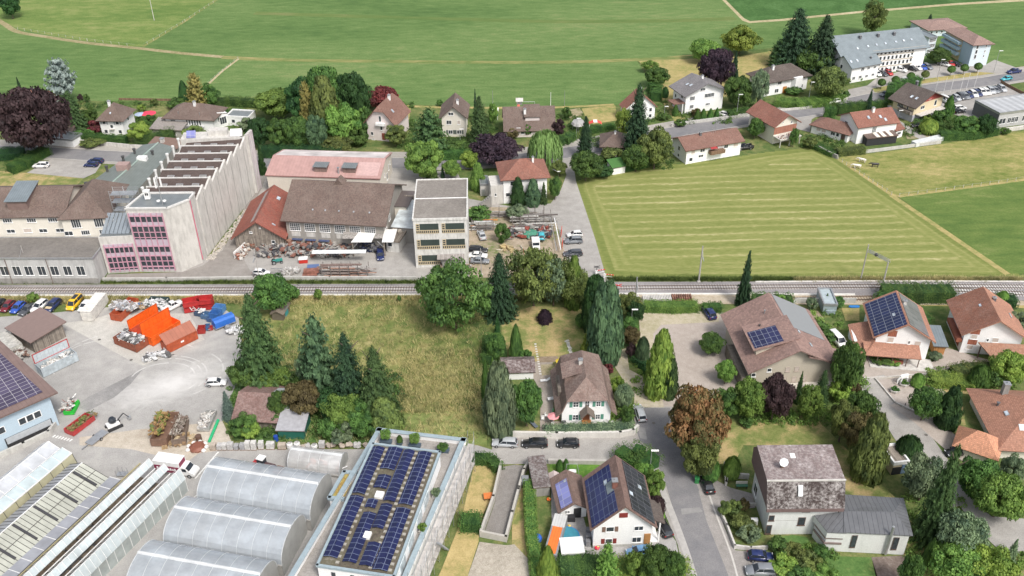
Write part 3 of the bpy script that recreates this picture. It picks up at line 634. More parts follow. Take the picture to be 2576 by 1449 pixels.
FOL={'mid':((.012,.030,.009),(.095,.17,.042)),'dark':((.006,.020,.008),(.045,.105,.032)),'light':((.024,.055,.012),(.165,.265,.06)),'lime':((.035,.065,.012),(.22,.29,.06)),'olive':((.018,.030,.010),(.15,.19,.055)),'spruce':((.005,.014,.009),(.040,.082,.038)),'spruceg':((.008,.022,.009),(.075,.13,.045)),'blue':((.022,.038,.034),(.15,.21,.18)),'bluedk':((.010,.025,.014),(.095,.155,.075)),'cedar':((.06,.085,.085),(.33,.39,.37)),'purple':((.007,.005,.009),(.048,.030,.042)),'brownp':((.008,.005,.006),(.062,.038,.040)),'red':((.03,.010,.010),(.19,.05,.045)),'autumn':((.030,.040,.014),(.22,.115,.055)),'gold':((.05,.055,.015),(.30,.27,.09)),'hedge':((.010,.030,.008),(.085,.165,.038)),'bronze':((.025,.020,.010),(.14,.12,.05)),'willow':((.04,.08,.02),(.19,.30,.10)),'grey':((.024,.042,.026),(.18,.235,.13)),}
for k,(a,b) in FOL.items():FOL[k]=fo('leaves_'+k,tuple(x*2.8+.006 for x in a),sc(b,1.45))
TNAME={'broad':'broadleaf_tree','loose':'birch_tree','spruce':'spruce_tree','slim':'slender_spruce','pine':'pine_tree','thuja':'thuja','cone':'cypress','egg':'cypress','pillar':'cypress','ball':'clipped_shrub','dome':'shrub','bush':'shrub','willow':'willow_tree','cedar':'cedar_tree'}
TCAT={'broad':'tree','loose':'tree','spruce':'tree','slim':'tree','pine':'tree','thuja':'conifer','cone':'conifer','egg':'conifer','pillar':'conifer','ball':'shrub','dome':'shrub','bush':'shrub','willow':'tree','cedar':'tree'}
_tk=[0]
def tree(kind,col,xc,yt,yb,w,label,group=None,z=0,name=None,std=False):
 """xc crown middle, yt top, yb foot, w crown width, in picture units -> a tree standing on the ground"""
 ym=(yt+yb)/2;xb=1288+(xc-1288)*(4340-yb)/(4340-ym)
 b=Dp(xb,yb,z)
 s=scale_at(ym)*1.02
 r=w/2/s*(1.1 if kind in('broad','bush','loose') else 1.04);H=max(.5,hgt(b,yt)-.08*r if kind in('broad','bush','ball','dome','willow','loose') else hgt(b,yt))
 b=b+Vector((0,r*.35,0));H=max(.5,H-r*.15)
 _tk[0]+=1;k=_tk[0]
 o=ro(name or TNAME[kind],b,(k*2.399)%6.283,label,TCAT[kind],group)
 P=PR[kind];me=P[k%len(P)]
 if std:
  inst(me,'crown',o,(0,0,H*.42),scale=(r,r,H*.58),mat=FOL[col])
  mb=MB();mb.tb((0,0,0),(0,0,H*.62),.1,.07,6);mb.bl('trunk',BARK,o)
 else:
  inst(me,'crown',o,scale=(r,r,H),mat=FOL[col])
  if kind in('broad','willow','loose','spruce','slim','pine','cedar'):
   tk=TRUNK['b' if kind in('broad','willow') else 't' if kind in('loose','cedar') else 'c']
   rr=max(.35,min(r,H*.28));inst(tk,'trunk',o,scale=(rr if kind!='slim' else rr*.6,)*2+(H,))
 return o
def hg(pts,w,h,col,label,z=0,name='hedge',cat='hedge',group=None,dens=44,leaf=.10,world=False,wob=.08):
 P=[p if world else Dp(p[0],p[1],z) for p in pts];o0=P[0].copy()
 rg=np.random.default_rng(int(abs(o0.x*31+o0.y*7))%9999);C,NN,Rr=[],[],[];core=MB()
 for a,b in zip(P,P[1:]):
  L=(b-a).length;d=(b-a)/L;n=Vector((-d.y,d.x,0));k=int(L*(w+2*h)*dens)+20
  u=rg.random(k)*(L+w*.3)-w*.15;q=rg.random(k)*(w+2*h)
  lx=np.where(q<h,-w/2,np.where(q<h+w,q-h-w/2,w/2));lz=np.where(q<h,q,np.where(q<h+w,h,q-h-w))
  nx=np.where(q<h,-1.,np.where(q<h+w,0.,1.));nz=np.where((q>=h)&(q<h+w),1.,.35)
  wv=1+wob*np.sin(u*2.1+a.x)+wob*.7*np.sin(u*5.3);lz=lz*wv;lx=lx*(1+rg.normal(size=k)*.08)
  X=(a-o0).x+d.x*u+n.x*lx;Y=(a-o0).y+d.y*u+n.y*lx
  C.append(np.stack([X,Y,lz+rg.normal(size=k)*.05],1));NN.append(np.stack([n.x*nx,n.y*nx,nz],1)+rg.normal(size=(k,3))*.4)
  Rr.append(np.clip(.45+.25*np.sin(u*1.7+a.y)+rg.normal(size=k)*.22,0,1))
  core.ob(((a+b)/2-o0)[:2],(d.x,d.y),L/2,w*.4,0,h*.88)
 o=ro(name,o0,0,label,cat,group)
 me=leafmesh('foliage',np.concatenate(C),np.concatenate(NN),rg.uniform(.7,1.3,sum(len(c) for c in C))*leaf,np.concatenate(Rr))
 me.materials[0]=FOL[col];f=bpy.data.objects.new('foliage',me);COL.objects.link(f);f.parent=o
 core.bl('branches',FOL[col],o);return o
 # ================================================================ BUILDING KIT
WH=sn('wall_white',(.84,.84,.835),(.62,.61,.59),.22)
CM=sn('wall_cream',(.72,.68,.60),(.5,.46,.4),.3)
ROSE=sn('wall_rose',(.70,.62,.60),(.5,.44,.42),.3)
BEIGE=sn('wall_beige',(.50,.45,.37),(.4,.35,.28),.3)
CC=sn('concrete',(.50,.49,.46),(.22,.21,.20),.6,scale=.25)
CW=sn('concrete_pale',(.585,.565,.53),(.25,.235,.215),.6,scale=.4)
CONCD=sn('concrete_dark',(.30,.29,.27),(.15,.145,.14),.6)
WD=pk('boards_weathered',(.10,.085,.07),(.30,.26,.22));WB=pk('boards_brown',(.10,.06,.04),(.25,.16,.10));WOODO=pk('boards_orange',(.32,.14,.04),(.48,.24,.09))
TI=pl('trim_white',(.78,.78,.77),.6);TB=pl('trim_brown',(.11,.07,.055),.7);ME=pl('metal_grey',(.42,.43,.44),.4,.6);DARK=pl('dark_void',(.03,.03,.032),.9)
GL=gd();BLIND=pl('blind',(.52,.45,.40),.8);SL=pl('galvanised',(.50,.51,.52),.45,.7)
RB=tiles('roof_brown',(.150,.105,.088),(.25,.21,.18),.45);RD=tiles('roof_dark_brown',(.10,.078,.068),(.20,.18,.16),.4)
RR=tiles('roof_red',(.25,.105,.075),(.30,.19,.15),.4);RO=tiles('roof_orange',(.40,.20,.135),(.28,.16,.12),.45,contrast=.6)
RG=tiles('roof_grey_slate',(.19,.18,.185),(.30,.28,.28),.5);RP=tiles('roof_plum',(.27,.175,.15),(.29,.20,.17),.3,.45,.40,contrast=.85)
RM=tiles('roof_moss',(.125,.085,.08),(.46,.42,.41),.95,.3,.3);RBR=tiles('roof_red_brown',(.21,.11,.085),(.30,.2,.16),.5)
RMET=ss('roof_metal_grey',(.23,.25,.255),.5,.6,.4,.3);RQ=ss('roof_metal_blue',(.24,.28,.30),.55,.65)
SOL=so_();SOLG=so_('solar_grey',(.12,.125,.13),(.22,.21,.2));SOLP=so_('solar_pale',(.16,.17,.36),(.35,.36,.45),1.2,2.2)
_wm={}
def win_mesh(w,h,style,fm):
 k=(round(w,1),round(h,1),style,fm.name)
 if k in _wm:return _wm[k]
 w,h=k[0],k[1];f=.09;a=MB();b=MB()
 a.box(-w/2,w/2,-.05,.01,0,f);a.box(-w/2,w/2,-.05,.01,h-f,h);a.box(-w/2,-w/2+f,-.05,.01,f,h-f);a.box(w/2-f,w/2,-.05,.01,f,h-f)
 a.box(-w/2-.08,w/2+.08,-.14,.012,-.07,0)
 nv={'plain':max(0,round(w/.9)-1),'grid':max(1,round(w/.55)-1),'bars':max(1,round(w/.5)-1)}.get(style,0)
 for i in range(nv):
  x=-w/2+w*(i+1)/(nv+1);a.box(x-.04,x+.04,-.045,.012,f,h-f)
 nh={'grid':max(1,round(h/.6)-1),'blind':0}.get(style,0)
 for i in range(nh):
  z=h*(i+1)/(nh+1);a.box(-w/2+f,w/2-f,-.043,.011,z-.03,z+.03)
 b.box(-w/2+f*.8,w/2-f*.8,-.025,.008,f*.8,h-f*.8)
 _wm[k]=(a.mesh('window',fm),b.mesh('pane',BLIND if style=='blind' else GL));return _wm[k]
class Bd:pass
def bld(name,label,cat,t,A,B,depth,h,roof='gable_x',rise=3,over=.6,wall=WH,rm=RB,z=0,CL=None,CR=None,group=None,base=.0,trim=None,thick=.22,hip=None,face='front',flatpar=.35,snap=None):
 """A,B near-left and near-right wall corners (tile units), at height z; the building then stands on the ground"""
 if t is None:a,b=Vector((*A,0)),Vector((*B,0))
 else:c,r=t;a=Tp(c,r,A[0],A[1],z);b=Tp(c,r,B[0],B[1],z);a.z=b.z=0
 u=(b-a);W=u.length;u.normalize();v=Vector((-u.y,u.x,0))
 if CR:depth=(Tp(c,r,CR[0],CR[1],z)-b).dot(v)
 if CL:depth=(Tp(c,r,CL[0],CL[1],z)-a).dot(v)
 B_=Bd();B_.ro=ro(name,a,math.atan2(u.y,u.x),label,cat,group);B_.W,B_.D,B_.h=W,depth,h;B_.over=over;B_.rise=rise
 D=depth;o=over;mb=MB();B_.planes={}
 def P(side,e0,e1,r1,r0):
  e0,e1,r0,r1=map(Vector,(e0,e1,r0,r1));ud=(e1-e0).normalized();n=(e1-e0).cross(r0-e0).normalized();sd_=n.cross(ud)
  B_.planes[side]=(e0,ud,sd_,n,(e1-e0).length,(r0-e0).dot(sd_));return[e0,e1,r1,r0] if(r1-r0).length>.01 else[e0,e1,r0]
 rf=MB();H=h+rise
 if roof=='gable_x':
  s=rise/(D/2);zl=h-s*o
  mb.pm([(0,0),(W,0),(W,D),(0,D)],base,h)
  for x0,x1 in((.0,.25),(W-.25,W)):mb.lt([[(x0,0,h-.02),(x0,D,h-.02),(x0,D/2,H-.05)],[(x1,0,h-.02),(x1,D,h-.02),(x1,D/2,H-.05)]])
  rf.sb(P('f',(-o,-o,zl),(W+o,-o,zl),(W+o,D/2,H),(-o,D/2,H)),thick)
  rf.sb(P('b',(W+o,D+o,zl),(-o,D+o,zl),(-o,D/2,H),(W+o,D/2,H)),thick)
 elif roof=='gable_y':
  s=rise/(W/2);zl=h-s*o
  mb.pm([(0,0),(W,0),(W,D),(0,D)],base,h)
  hh=hip or 0
  for y0,y1 in((.0,.25),(D-.25,D)):
   zt=H-rise*hh;xt=W/2*(1-hh)
   if hh:mb.lt([[(0,y,h-.02),(W,y,h-.02),(W-xt,y,zt-.05),(xt,y,zt-.05)] for y in(y0,y1)])
   else:mb.lt([[(0,y,h-.02),(W,y,h-.02),(W/2,y,H-.05)] for y in(y0,y1)])
  yh=hh*W/2*.75
  for sd,q in(('l',((-o,D+o,zl),(-o,-o,zl),(W/2,-o+yh if hh else-o,H),(W/2,D+o-yh if hh else D+o,H))),('r',((W+o,-o,zl),(W+o,D+o,zl),(W/2,D+o-yh if hh else D+o,H),(W/2,-o+yh if hh else-o,H)))):
   pp=P(sd,*q)
   if hh:
    e0,e1,r1,r0=[Vector(x) for x in q];zt=H-rise*hh;f=(zt-zl)/(H-zl)
    m1=e1.lerp(Vector((W/2,e1.y,H)),f);m0=e0.lerp(Vector((W/2,e0.y,H)),f);pp=[e0,e1,m1,r1,r0,m0]
   rf.sb(pp,thick)
  if hh:
   zt=H-rise*hh;f=(zt-zl)/(H-zl);xl=-o+(W/2+o)*f;xr=W-xl
   rf.sb([(xl,-o,zt),(xr,-o,zt),(W/2,-o+yh,H)],thick);rf.sb([(xr,D+o,zt),(xl,D+o,zt),(W/2,D+o-yh,H)],thick)
   B_.planes['f']=(Vector((xl,-o,zt)),Vector((1,0,0)),Vector((0,yh,H-zt)).normalized(),Vector((0,-(H-zt),yh)).normalized(),xr-xl,1)
 elif roof=='hip':
  mb.pm([(0,0),(W,0),(W,D),(0,D)],base,h)
  hh=(hip if hip else 1)*min(W,D)/2;s=rise/(min(W,D)/2);zl=h-s*o*.6
  if W>=D:r0,r1=Vector((hh,D/2,H)),Vector((W-hh,D/2,H))
  else:r0,r1=Vector((W/2,hh,H)),Vector((W/2,D-hh,H))
  e=[(-o,-o,zl),(W+o,-o,zl),(W+o,D+o,zl),(-o,D+o,zl)]
  if W>=D:
   rf.sb(P('f',e[0],e[1],r1,r0),thick);rf.sb(P('r',e[1],e[2],r1,r1),thick);rf.sb(P('b',e[2],e[3],r0,r1),thick);rf.sb(P('l',e[3],e[0],r0,r0),thick)
  else:
   rf.sb(P('f',e[0],e[1],r0,r0),thick);rf.sb(P('r',e[1],e[2],r1,r0),thick);rf.sb(P('b',e[2],e[3],r1,r1),thick);rf.sb(P('l',e[3],e[0],r0,r1),thick)
 elif roof=='flat':
  mb.pm([(0,0),(W,0),(W,D),(0,D)],base,h)
  rf.box(-o+.3,W+o-.3,-o+.3,D+o-.3,h,h+.06)
  B_.planes['f']=(Vector((0,0,h+.06)),Vector((1,0,0)),Vector((0,1,0)),Vector((0,0,1)),W,D)
  pr=MB()
  for q in((-o,W+o,-o,-o+.3),(-o,W+o,D+o-.3,D+o),(-o,-o+.3,-o+.3,D+o-.3),(W+o-.3,W+o,-o+.3,D+o-.3)):pr.box(*q,h-.25,h+flatpar)
  pr.bl('parapet',trim or ME,B_.ro)
 elif roof in('shed_back','shed_front','shed_left','shed_right'):
  zz={'shed_back':(h,h,h+rise,h+rise),'shed_front':(h+rise,h+rise,h,h),'shed_left':(h+rise,h,h,h+rise),'shed_right':(h,h+rise,h+rise,h)}[roof]
  q=[(0,0),(W,0),(W,D),(0,D)];k=mb.pts([(x,y,base) for x,y in q]+[(x,y,z_-.05) for(x,y),z_ in zip(q,zz)])
  for f in((3,2,1,0),(4,5,6,7),(0,1,5,4),(1,2,6,5),(2,3,7,6),(3,0,4,7)):mb.f.append([k+i for i in f]);mb.mi.append(0)
  gx=(zz[1]-zz[0])/W;gy=(zz[3]-zz[0])/D
  Z= lambda x,y:zz[0]+gx*x+gy*y+thick
  c4=[(-o,-o),(W+o,-o),(W+o,D+o),(-o,D+o)];c4=[(x,y,Z(x,y)) for x,y in c4]
  rf.sb(P('f',c4[0],c4[1],c4[2],c4[3]),thick)
 B_.wall=mb.bl('wall',wall,B_.ro);B_.roof=rf.bl('roof',rm,B_.ro)
 if roof not in('flat',) and trim is not False:
  tm=trim or TB
  for sd,(e0,ud,s_,n,L,sl) in B_.planes.items():
   if sd=='f' and hip and roof=='gable_y':continue
   a_,b__=e0-n*(thick+.02)+s_*.06,e0+ud*L-n*(thick+.02)+s_*.06
   g_=MB();g_.tb(a_,b__,.09,n=6);g_.bl('gutter',tm,B_.ro)
 return B_
def wins(B,face,L,style='plain',fm=TI,shut=None,mm=False):
 """L: (x fraction or metres, z, width, height)"""
 for q in L:
  x,z,w_,h_=q[:4];st=q[4] if len(q)>4 else style
  len_=B.W if face in 'fb' else B.D
  if not mm:x=x*len_
  loc,rz={'f':((x,-.02,z),0),'b':((B.W-x,B.D+.02,z),math.pi),'r':((B.W+.02,x,z),math.pi/2),'l':((-.02,B.D-x,z),-math.pi/2)}[face]
  wm,pm=win_mesh(w_,h_,st,fm);o=inst(wm,'window',B.ro,loc,(0,0,rz));inst(pm,'pane',o)
  if shut is not None:
   key=('sh',round(h_,1),shut.name)
   if key not in _wm:
    s=MB();s.box(-.28,.28,-.05,0,0,round(h_,1));s.box(-.24,.24,-.07,-.05,.06,round(h_,1)/2-.04);s.box(-.24,.24,-.07,-.05,round(h_,1)/2+.04,round(h_,1)-.06);_wm[key]=s.mesh('shutter',shut)
   for sg in(-1,1):inst(_wm[key],'shutter',o,(sg*(round(w_,1)/2+.36),0,0))
def door(B,face,x,w_=1.0,h_=2.1,mat=None,z=.05,name='door'):
 len_=B.W if face in 'fb' else B.D;x*=len_
 loc,rz={'f':((x,-.02,z),0),'r':((B.W+.02,x,z),math.pi/2),'l':((-.02,B.D-x,z),-math.pi/2),'b':((B.W-x,B.D+.02,z),math.pi)}[face]
 m_=MB();m_.box(-w_/2-.08,w_/2+.08,-.04,.01,0,h_+.08);m_.box(-w_/2,w_/2,-.07,-.04,0,h_)
 o=m_.bl(name,mat or TB,B.ro);o.location=loc;o.rotation_euler=(0,0,rz);return o
def rp(B,side,u,t,off=0):
 e0,ud,s_,n,L,sl=B.planes[side];return e0+ud*u+s_*t+n*off
def pn(B,side,u0,u1,t0,t1,mat,name,off=.12,th=.07,frac=True,parent=None,**kw):
 e0,ud,s_,n,L,sl=B.planes[side]
 if frac:u0,u1,t0,t1=u0*L,u1*L,t0*sl,t1*sl
 m_=MB();m_.sb([rp(B,side,*q,off) for q in((u0,t0),(u1,t0),(u1,t1),(u0,t1))],th)
 o=m_.bl(name,mat,parent or B.ro,**kw);return o
def sk(B,side,u,t,w_=.8,h_=1.2):
 e0,ud,s_,n,L,sl=B.planes[side];u*=L;t*=sl
 f=pn(B,side,u-w_/2,u+w_/2,t-h_/2,t+h_/2,ME,'skylight',.13,.14,False)
 pn(B,side,u-w_/2+.1,u+w_/2-.1,t-h_/2+.1,t+h_/2-.1,gd('sky_glass',(.30,.34,.38),.1),'pane',.15,.03,False,parent=f)
def cm(B,side,u,t,w_=.7,up=1.3,mat=None,d=None):
 e0,ud,s_,n,L,sl=B.planes[side];p=rp(B,side,u*L,t*sl);d=d or w_
 m_=MB();m_.box(p.x-w_/2,p.x+w_/2,p.y-d/2,p.y+d/2,p.z-1.0,p.z+up);o=m_.bl('chimney',mat or TI,B.ro)
 c_=MB();c_.box(p.x-w_/2-.1,p.x+w_/2+.1,p.y-d/2-.1,p.y+d/2+.1,p.z+up,p.z+up+.12);c_.tb((p.x,p.y,p.z+up+.12),(p.x,p.y,p.z+up+.4),.14,n=6);c_.bl('cap',ME,o);return o
def vent(B,side,u,t,r_=.08,up=.7,mat=None):
 e0,ud,s_,n,L,sl=B.planes[side];p=rp(B,side,u*L,t*sl)
 m_=MB();m_.tb(p-Vector((0,0,.3)),p+Vector((0,0,up)),r_,n=6);m_.tb(p+Vector((0,0,up)),p+Vector((0,0,up+.12)),r_*1.7,n=6);m_.bl('vent_pipe',mat or ME,B.ro)
def pb(B,name,mat,*q,**kw):
 m_=MB();m_.box(*q);return m_.bl(name,mat,kw.get('parent') or B.ro)
def lf(B,c,r,x,y,z=0):
 """a picture point at height z in the building's own axes"""
 p=Tp(c,r,x,y,z);a=B.ro.rotation_euler.z;d=p-B.ro.location
 return Vector((d.x*math.cos(a)+d.y*math.sin(a),-d.x*math.sin(a)+d.y*math.cos(a),z))
def rowx(n,x0,x1,z,w_,h_):return[(x0+(x1-x0)*i/max(1,n-1),z,w_,h_) for i in range(n)]
HC='house'
# ================================================================ HOUSES OF THE FAR ROW
H=bld('house','white two storey house with steep brown hipped roof and chimney, left of the red parasol',HC,(0,0),(1035,1360),(1262,1365),0,5.6,'hip',3.6,.9,CR=(1435,1262),rm=RB)
wins(H,'f',[(.2,3.6,1.1,1.4),(.78,3.6,1.1,1.4)],shut=pl('shutter_grey',(.4,.42,.44)));wins(H,'f',[(.5,2.4,1,1.2),(.2,.7,1.1,1.2),(.82,.7,1.1,1.2),(.2,.05,.6,.35),(.5,.05,.6,.35)]);wins(H,'r',[(.5,3.4,1,1.2),(.5,1,1,1.2)])
cm(H,'f',.42,.9);sk(H,'f',.5,.45,.5,.7);pb(H,'balcony',CW,H.W*.4,H.W*.6,-.7,-.02,2.1,2.35)
H=bld('bungalow','long white house with wide brown hipped roof and a row of tall windows',HC,(0,0),(1690,1318),(2165,1342),9.5,4.9,'hip',3.0,.9,rm=RB)
wins(H,'f',[(.45+.055*i,2.4,.6,1.9) for i in range(6)]);wins(H,'f',[(.16,2.6,1.6,1.3),(.9,.6,1.2,.7)]);wins(H,'r',[(.5,2,2.4,1.8)]);pb(H,'balcony',ME,H.W*.38,H.W*.8,-1.0,-.02,1.9,2.1);cm(H,'f',.55,.85);vent(H,'f',.3,.3);vent(H,'f',.7,.3)
H=bld('garage','grey rendered garage annex with low brown grey roof left of the long bungalow','garage',(0,0),(1540,1372),(1835,1387),6,2.6,'shed_back',.9,.5,wall=sn('wall_grey',(.42,.41,.38),(.3,.3,.28),.3),rm=tiles('roof_fibre',(.30,.27,.25),(.4,.38,.35),.3))
wins(H,'f',[(.2,1,.9,.8),(.68,.8,2.6,1.2)])
H=bld('house','house half hidden behind the copper beech, only its red roof and white gable showing',HC,(0,0),(230,1130),(470,1140),8,3.2,'gable_x',3.2,.6,rm=RR,wall=WH)
cm(H,'f',.5,.8);wins(H,'r',[(.4,1,1,1.1)])
H=bld('house','modern white flat roofed house with grass slope, behind the factory',HC,(0,0),(2290,1262),(2515,1275),5.5,3.0,'flat',0,.1,rm=RMET,trim=TI,flatpar=.4);wins(H,'f',[(.3,1,1.2,1.2)])
H=bld('sun_room','glazed white gable extension at the right end of the long bungalow','annex',(0,0),(2215,1290),(2300,1262),5,4.2,'shed_left',.8,.2,rm=TI);wins(H,'f',[(.5,1,2.4,2.4)])
H=bld('wooden_garage','brown wooden garage by the roadside beside the copper beech','garage',(0,0),(588,1405),(735,1398),6,2.3,'shed_back',.4,.3,wall=WD,rm=RB);door(H,'f',.55,2.6,2)
H=bld('garage','small white garage behind the wooden garage','garage',(0,0),(545,1330),(635,1325),5,2.2,'flat',0,.1,rm=RMET);door(H,'f',.5,2.4,1.9)
H=bld('summer_house','low white and grey garage block with concrete ramp at the far left roadside','garage',(0,1),(480,8),(745,35),5,2.3,'flat',0,.1,rm=RMET);door(H,'f',.6,3,1.9,TI)
H=bld('house','pale pink house with steep half hipped red brown roof and small balcony',HC,(1,0),(1128,1400),(1408,1432),11,6.4,'gable_y',5.2,.8,wall=ROSE,rm=RBR,hip=.38)
wins(H,'f',[(.5,6.2,.8,1.9),(.52,3.4,.8,1.4),(.17,1.5,.9,1.1),(.2,.05,.9,.4)]);door(H,'f',.58,1.0,2.1,pl('door_red',(.25,.07,.05)),.4);pb(H,'balcony',TI,H.W*.36,H.W*.68,-.9,-.02,5.2,6.0);sk(H,'r',.35,.5);cm(H,'r',.6,.9)
H=bld('house','cream gabled house with brown roof and three rows of windows behind the shaggy conifer',HC,(1,0),(1878,1375),(2112,1375),10,7.0,'gable_y',3.2,.9,wall=CM,rm=RB)
wins(H,'f',[(.4,7,1.6,1),(.3,4.1,1.6,1.3),(.72,4.1,1.0,1.3,'blind')]);wins(H,'f',[(.35,.9,1.4,1.3),(.72,.9,1.4,1.3)],shut=pl('shutter_dk',(.10,.12,.11)));cm(H,'r',.4,.75)
H=bld('house','wide house with long brown roof, dormer and beige walls next to the play tower',HC,(2,0),(-60,1385),(415,1372),10.5,3.0,'gable_x',5.0,.8,wall=ROSE,rm=RB)
wins(H,'f',[(.35,1,1.2,1.1),(.52,1,.6,1.1),(.82,1,2.2,1.3)]);cm(H,'f',.42,.62,.7,2.2)
q=rp(H,'f',H.planes['f'][4]*.56,H.planes['f'][5]*.42);m_=MB();m_.box(q.x-2.2,q.x+2.2,q.y,q.y+4,q.z-.5,q.z+1.3);m_.bl('dormer',ROSE,H.ro);m_=MB();m_.sb([(q.x-2.6,q.y-.4,q.z+1.35),(q.x+2.6,q.y-.4,q.z+1.35),(q.x+2.6,q.y+5.5,q.z+3.2),(q.x-2.6,q.y+5.5,q.z+3.2)],.2);m_.bl('dormer_roof',RB,H.ro)
H=bld('house','white house with steep red roof half hidden by the very tall spruce',HC,(2,0),(1130,1225),(1432,1195),0,4.7,'gable_y',4.4,.6,CL=(1058,1182),rm=RR)
wins(H,'l',[(.35,3,1.0,1.5),(.7,3,1.0,1.5),(.4,.6,1,1.3)]);wins(H,'f',[(.85,2.6,1,1.3),(.85,.6,1,1.2)]);cm(H,'r',.6,.9)
H=bld('house','big white three storey house with low grey gable roof above the main road',HC,(2,0),(1735,1150),(2110,1090),0,7.0,'gable_y',2.9,1.3,CL=(1610,1062),rm=RG)
wins(H,'f',[(.43,7.1,1.7,1.0),(.17,4.4,1.8,1.4),(.62,4.6,3.6,1.4),(.17,1.6,1.4,1.3),(.6,1.9,1.6,.8)],style='bars',shut=None);wins(H,'l',[(.7,4.6,1.4,1.5),(.2,3.4,1,1.2)]);sk(H,'l',.45,.5);sk(H,'l',.6,.55);cm(H,'r',.55,.85,.6,1)
pb(H,'porch_roof',RBR,-4.0,1.2,.2,4.5,3.6,3.85);pb(H,'porch_post',TI,-.9,-.6,.3,.6,0,3.6)
H=bld('house','white two storey house with brown hipped roof and round bay beside the spruce group',HC,(3,0),(-40,972),(382,893),9,5.4,'hip',3.0,1.1,rm=RD)
wins(H,'f',[(.07,3.3,1,1.3),(.33,3.3,1.6,1.3),(.06,.6,1.6,1.4),(.28,.6,1.6,1.4),(.86,.8,1.6,1.2)]);door(H,'f',.47,1.4,2.2,pl('door_orange',(.45,.2,.05)));m_=MB();m_.pm([(H.W*.6,0),(H.W*.64,-1.6),(H.W*.8,-1.6),(H.W*.84,0)],0,5.3);m_.bl('bay',WH,H.ro);cm(H,'f',.3,.8)
H=bld('institution_building','long white four storey institution with grey metal roof and balcony windows','building',(3,0),(745,545),(1600,455),15,8.6,'gable_x',4.2,1.0,z=8.6,rm=RQ,CR=None,wall=WH)
W_=H.W
for fl in range(4):
 z_=.7+fl*2.05
 wins(H,'f',rowx(9,.42,.80,z_,1.0,1.35),style='plain');
pb(H,'facade_band',BEIGE,W_*.36,W_*.86,-.12,-.03,2.3,2.7);pb(H,'facade_band',BEIGE,W_*.36,W_*.86,-.12,-.03,4.4,4.8);pb(H,'facade_band',BEIGE,W_*.36,W_*.86,-.12,-.03,6.5,6.9);pb(H,'facade_band',BEIGE,W_*.36,W_*.98,-.12,-.03,8.1,8.6)
wins(H,'f',[(.84,5.6,.9,2),(.84,3.2,.9,2)],style='x');door(H,'f',.80,3,2.2,DARK)
for u_,t_ in((.22,.3),(.34,.35),(.44,.38),(.54,.4),(.66,.42),(.75,.44),(.84,.46)):sk(H,'f',u_,t_,.8,1.0)
for u_ in(.3,.5,.68):cm(H,'f',u_,.75,.8,1.0,pl('vent_dark',(.12,.12,.13)))
H=bld('institution_wing','low white wing with grey metal roof in front of the institution','building',(3,0),(820,838),(1088,788),0,6.0,'gable_x',2.6,.8,CL=(740,740),rm=RQ)
wins(H,'f',[(.4,3.8,1.5,1.1),(.62,3.9,1.2,.9),(.86,3.9,1.2,.8),(.12,1,1.3,1.2),(.36,1,1.3,1.2),(.6,1.1,1.2,.9),(.84,1.2,1.2,.9)],style='bars');wins(H,'l',[(.3,1,1,1.5),(.4,3.6,1.2,1.4)]);sk(H,'f',.1,.5);sk(H,'f',.3,.5);cm(H,'f',.75,.5,.5,.5,pl('vent_dark',(.12,.12,.13)))
LBLUE=sn('wall_blue',(.40,.52,.60),(.3,.4,.46),.25);LBLUEW=sn('wall_pale_blue',(.62,.70,.75),(.5,.58,.62),.2);YEL=sn('wall_yellow',(.62,.50,.30),(.5,.4,.25),.2)
H=bld('apartment_block','light blue apartment block with low brown hipped roof and blue balconies','building',(3,0),(2015,668),(2192,655),0,8.3,'hip',1.8,.9,CL=(1650,520),rm=tiles('roof_rose_brown',(.30,.20,.17),(.36,.28,.25),.3),wall=LBLUEW)
D_=H.D
for z_ in(6.3,4.5,2.7):wins(H,'f',[(.24,z_,.9,1.5),(.72,z_+.3,.5,1.0)],style='x')
pb(H,'end_wall',LBLUE,-.15,-.01,0,D_*.36,0,8.1);pb(H,'gallery_wall',YEL,-.12,-.01,D_*.37,D_,0,8.1)  # left end in deeper blue than the front: shaded side put into the colour
for z_ in(1.9,3.9,5.9):pb(H,'balcony',LBLUE,-1.5,-.13,D_*.38,D_,z_,z_+1.0)
for y_ in(.45,.58,.7,.85):
 for z_ in(3.0,5.0,7.0):wins(H,'l',[(1-y_,z_-.05,1.0,.9)],style='x')
H=bld('apartment_block','pale far block with rose brown roof behind the blue apartments','building',(3,0),(1600,372),(1962,345),12,2.9,'hip',1.4,.8,rm=tiles('roof_rose_brown',(.3,.2,.17),(.36,.28,.25),.3),wall=LBLUEW);wins(H,'f',rowx(6,.1,.8,1.2,.9,.9))
H=bld('glass_connector','blue and white glazed stair link between institution and blue apartments','building',(3,0),(1580,560),(1660,548),8,6.6,'flat',0,.2,rm=RQ,wall=LBLUEW)
for z_ in(1,3,5):wins(H,'f',[(.5,z_,3,1.3)],style='grid')
H=bld('chalet','brown roofed chalet with red timber gable and pale yellow walls beside the dealer car park',HC,(3,0),(1440,1228),(1722,1135),0,5.8,'gable_y',3.1,1.4,CL=(1245,1145),wall=sn('wall_buttermilk',(.66,.56,.38),(.5,.42,.3),.2),rm=RD)
m_=MB();m_.lt([[(-.1,y,5.7),(H.W+.1,y,5.7),(H.W/2,y,8.9)] for y in(-.12,-.01)]);m_.bl('timber_gable',pk('boards_red',(.22,.04,.035),(.38,.08,.07)),H.ro)
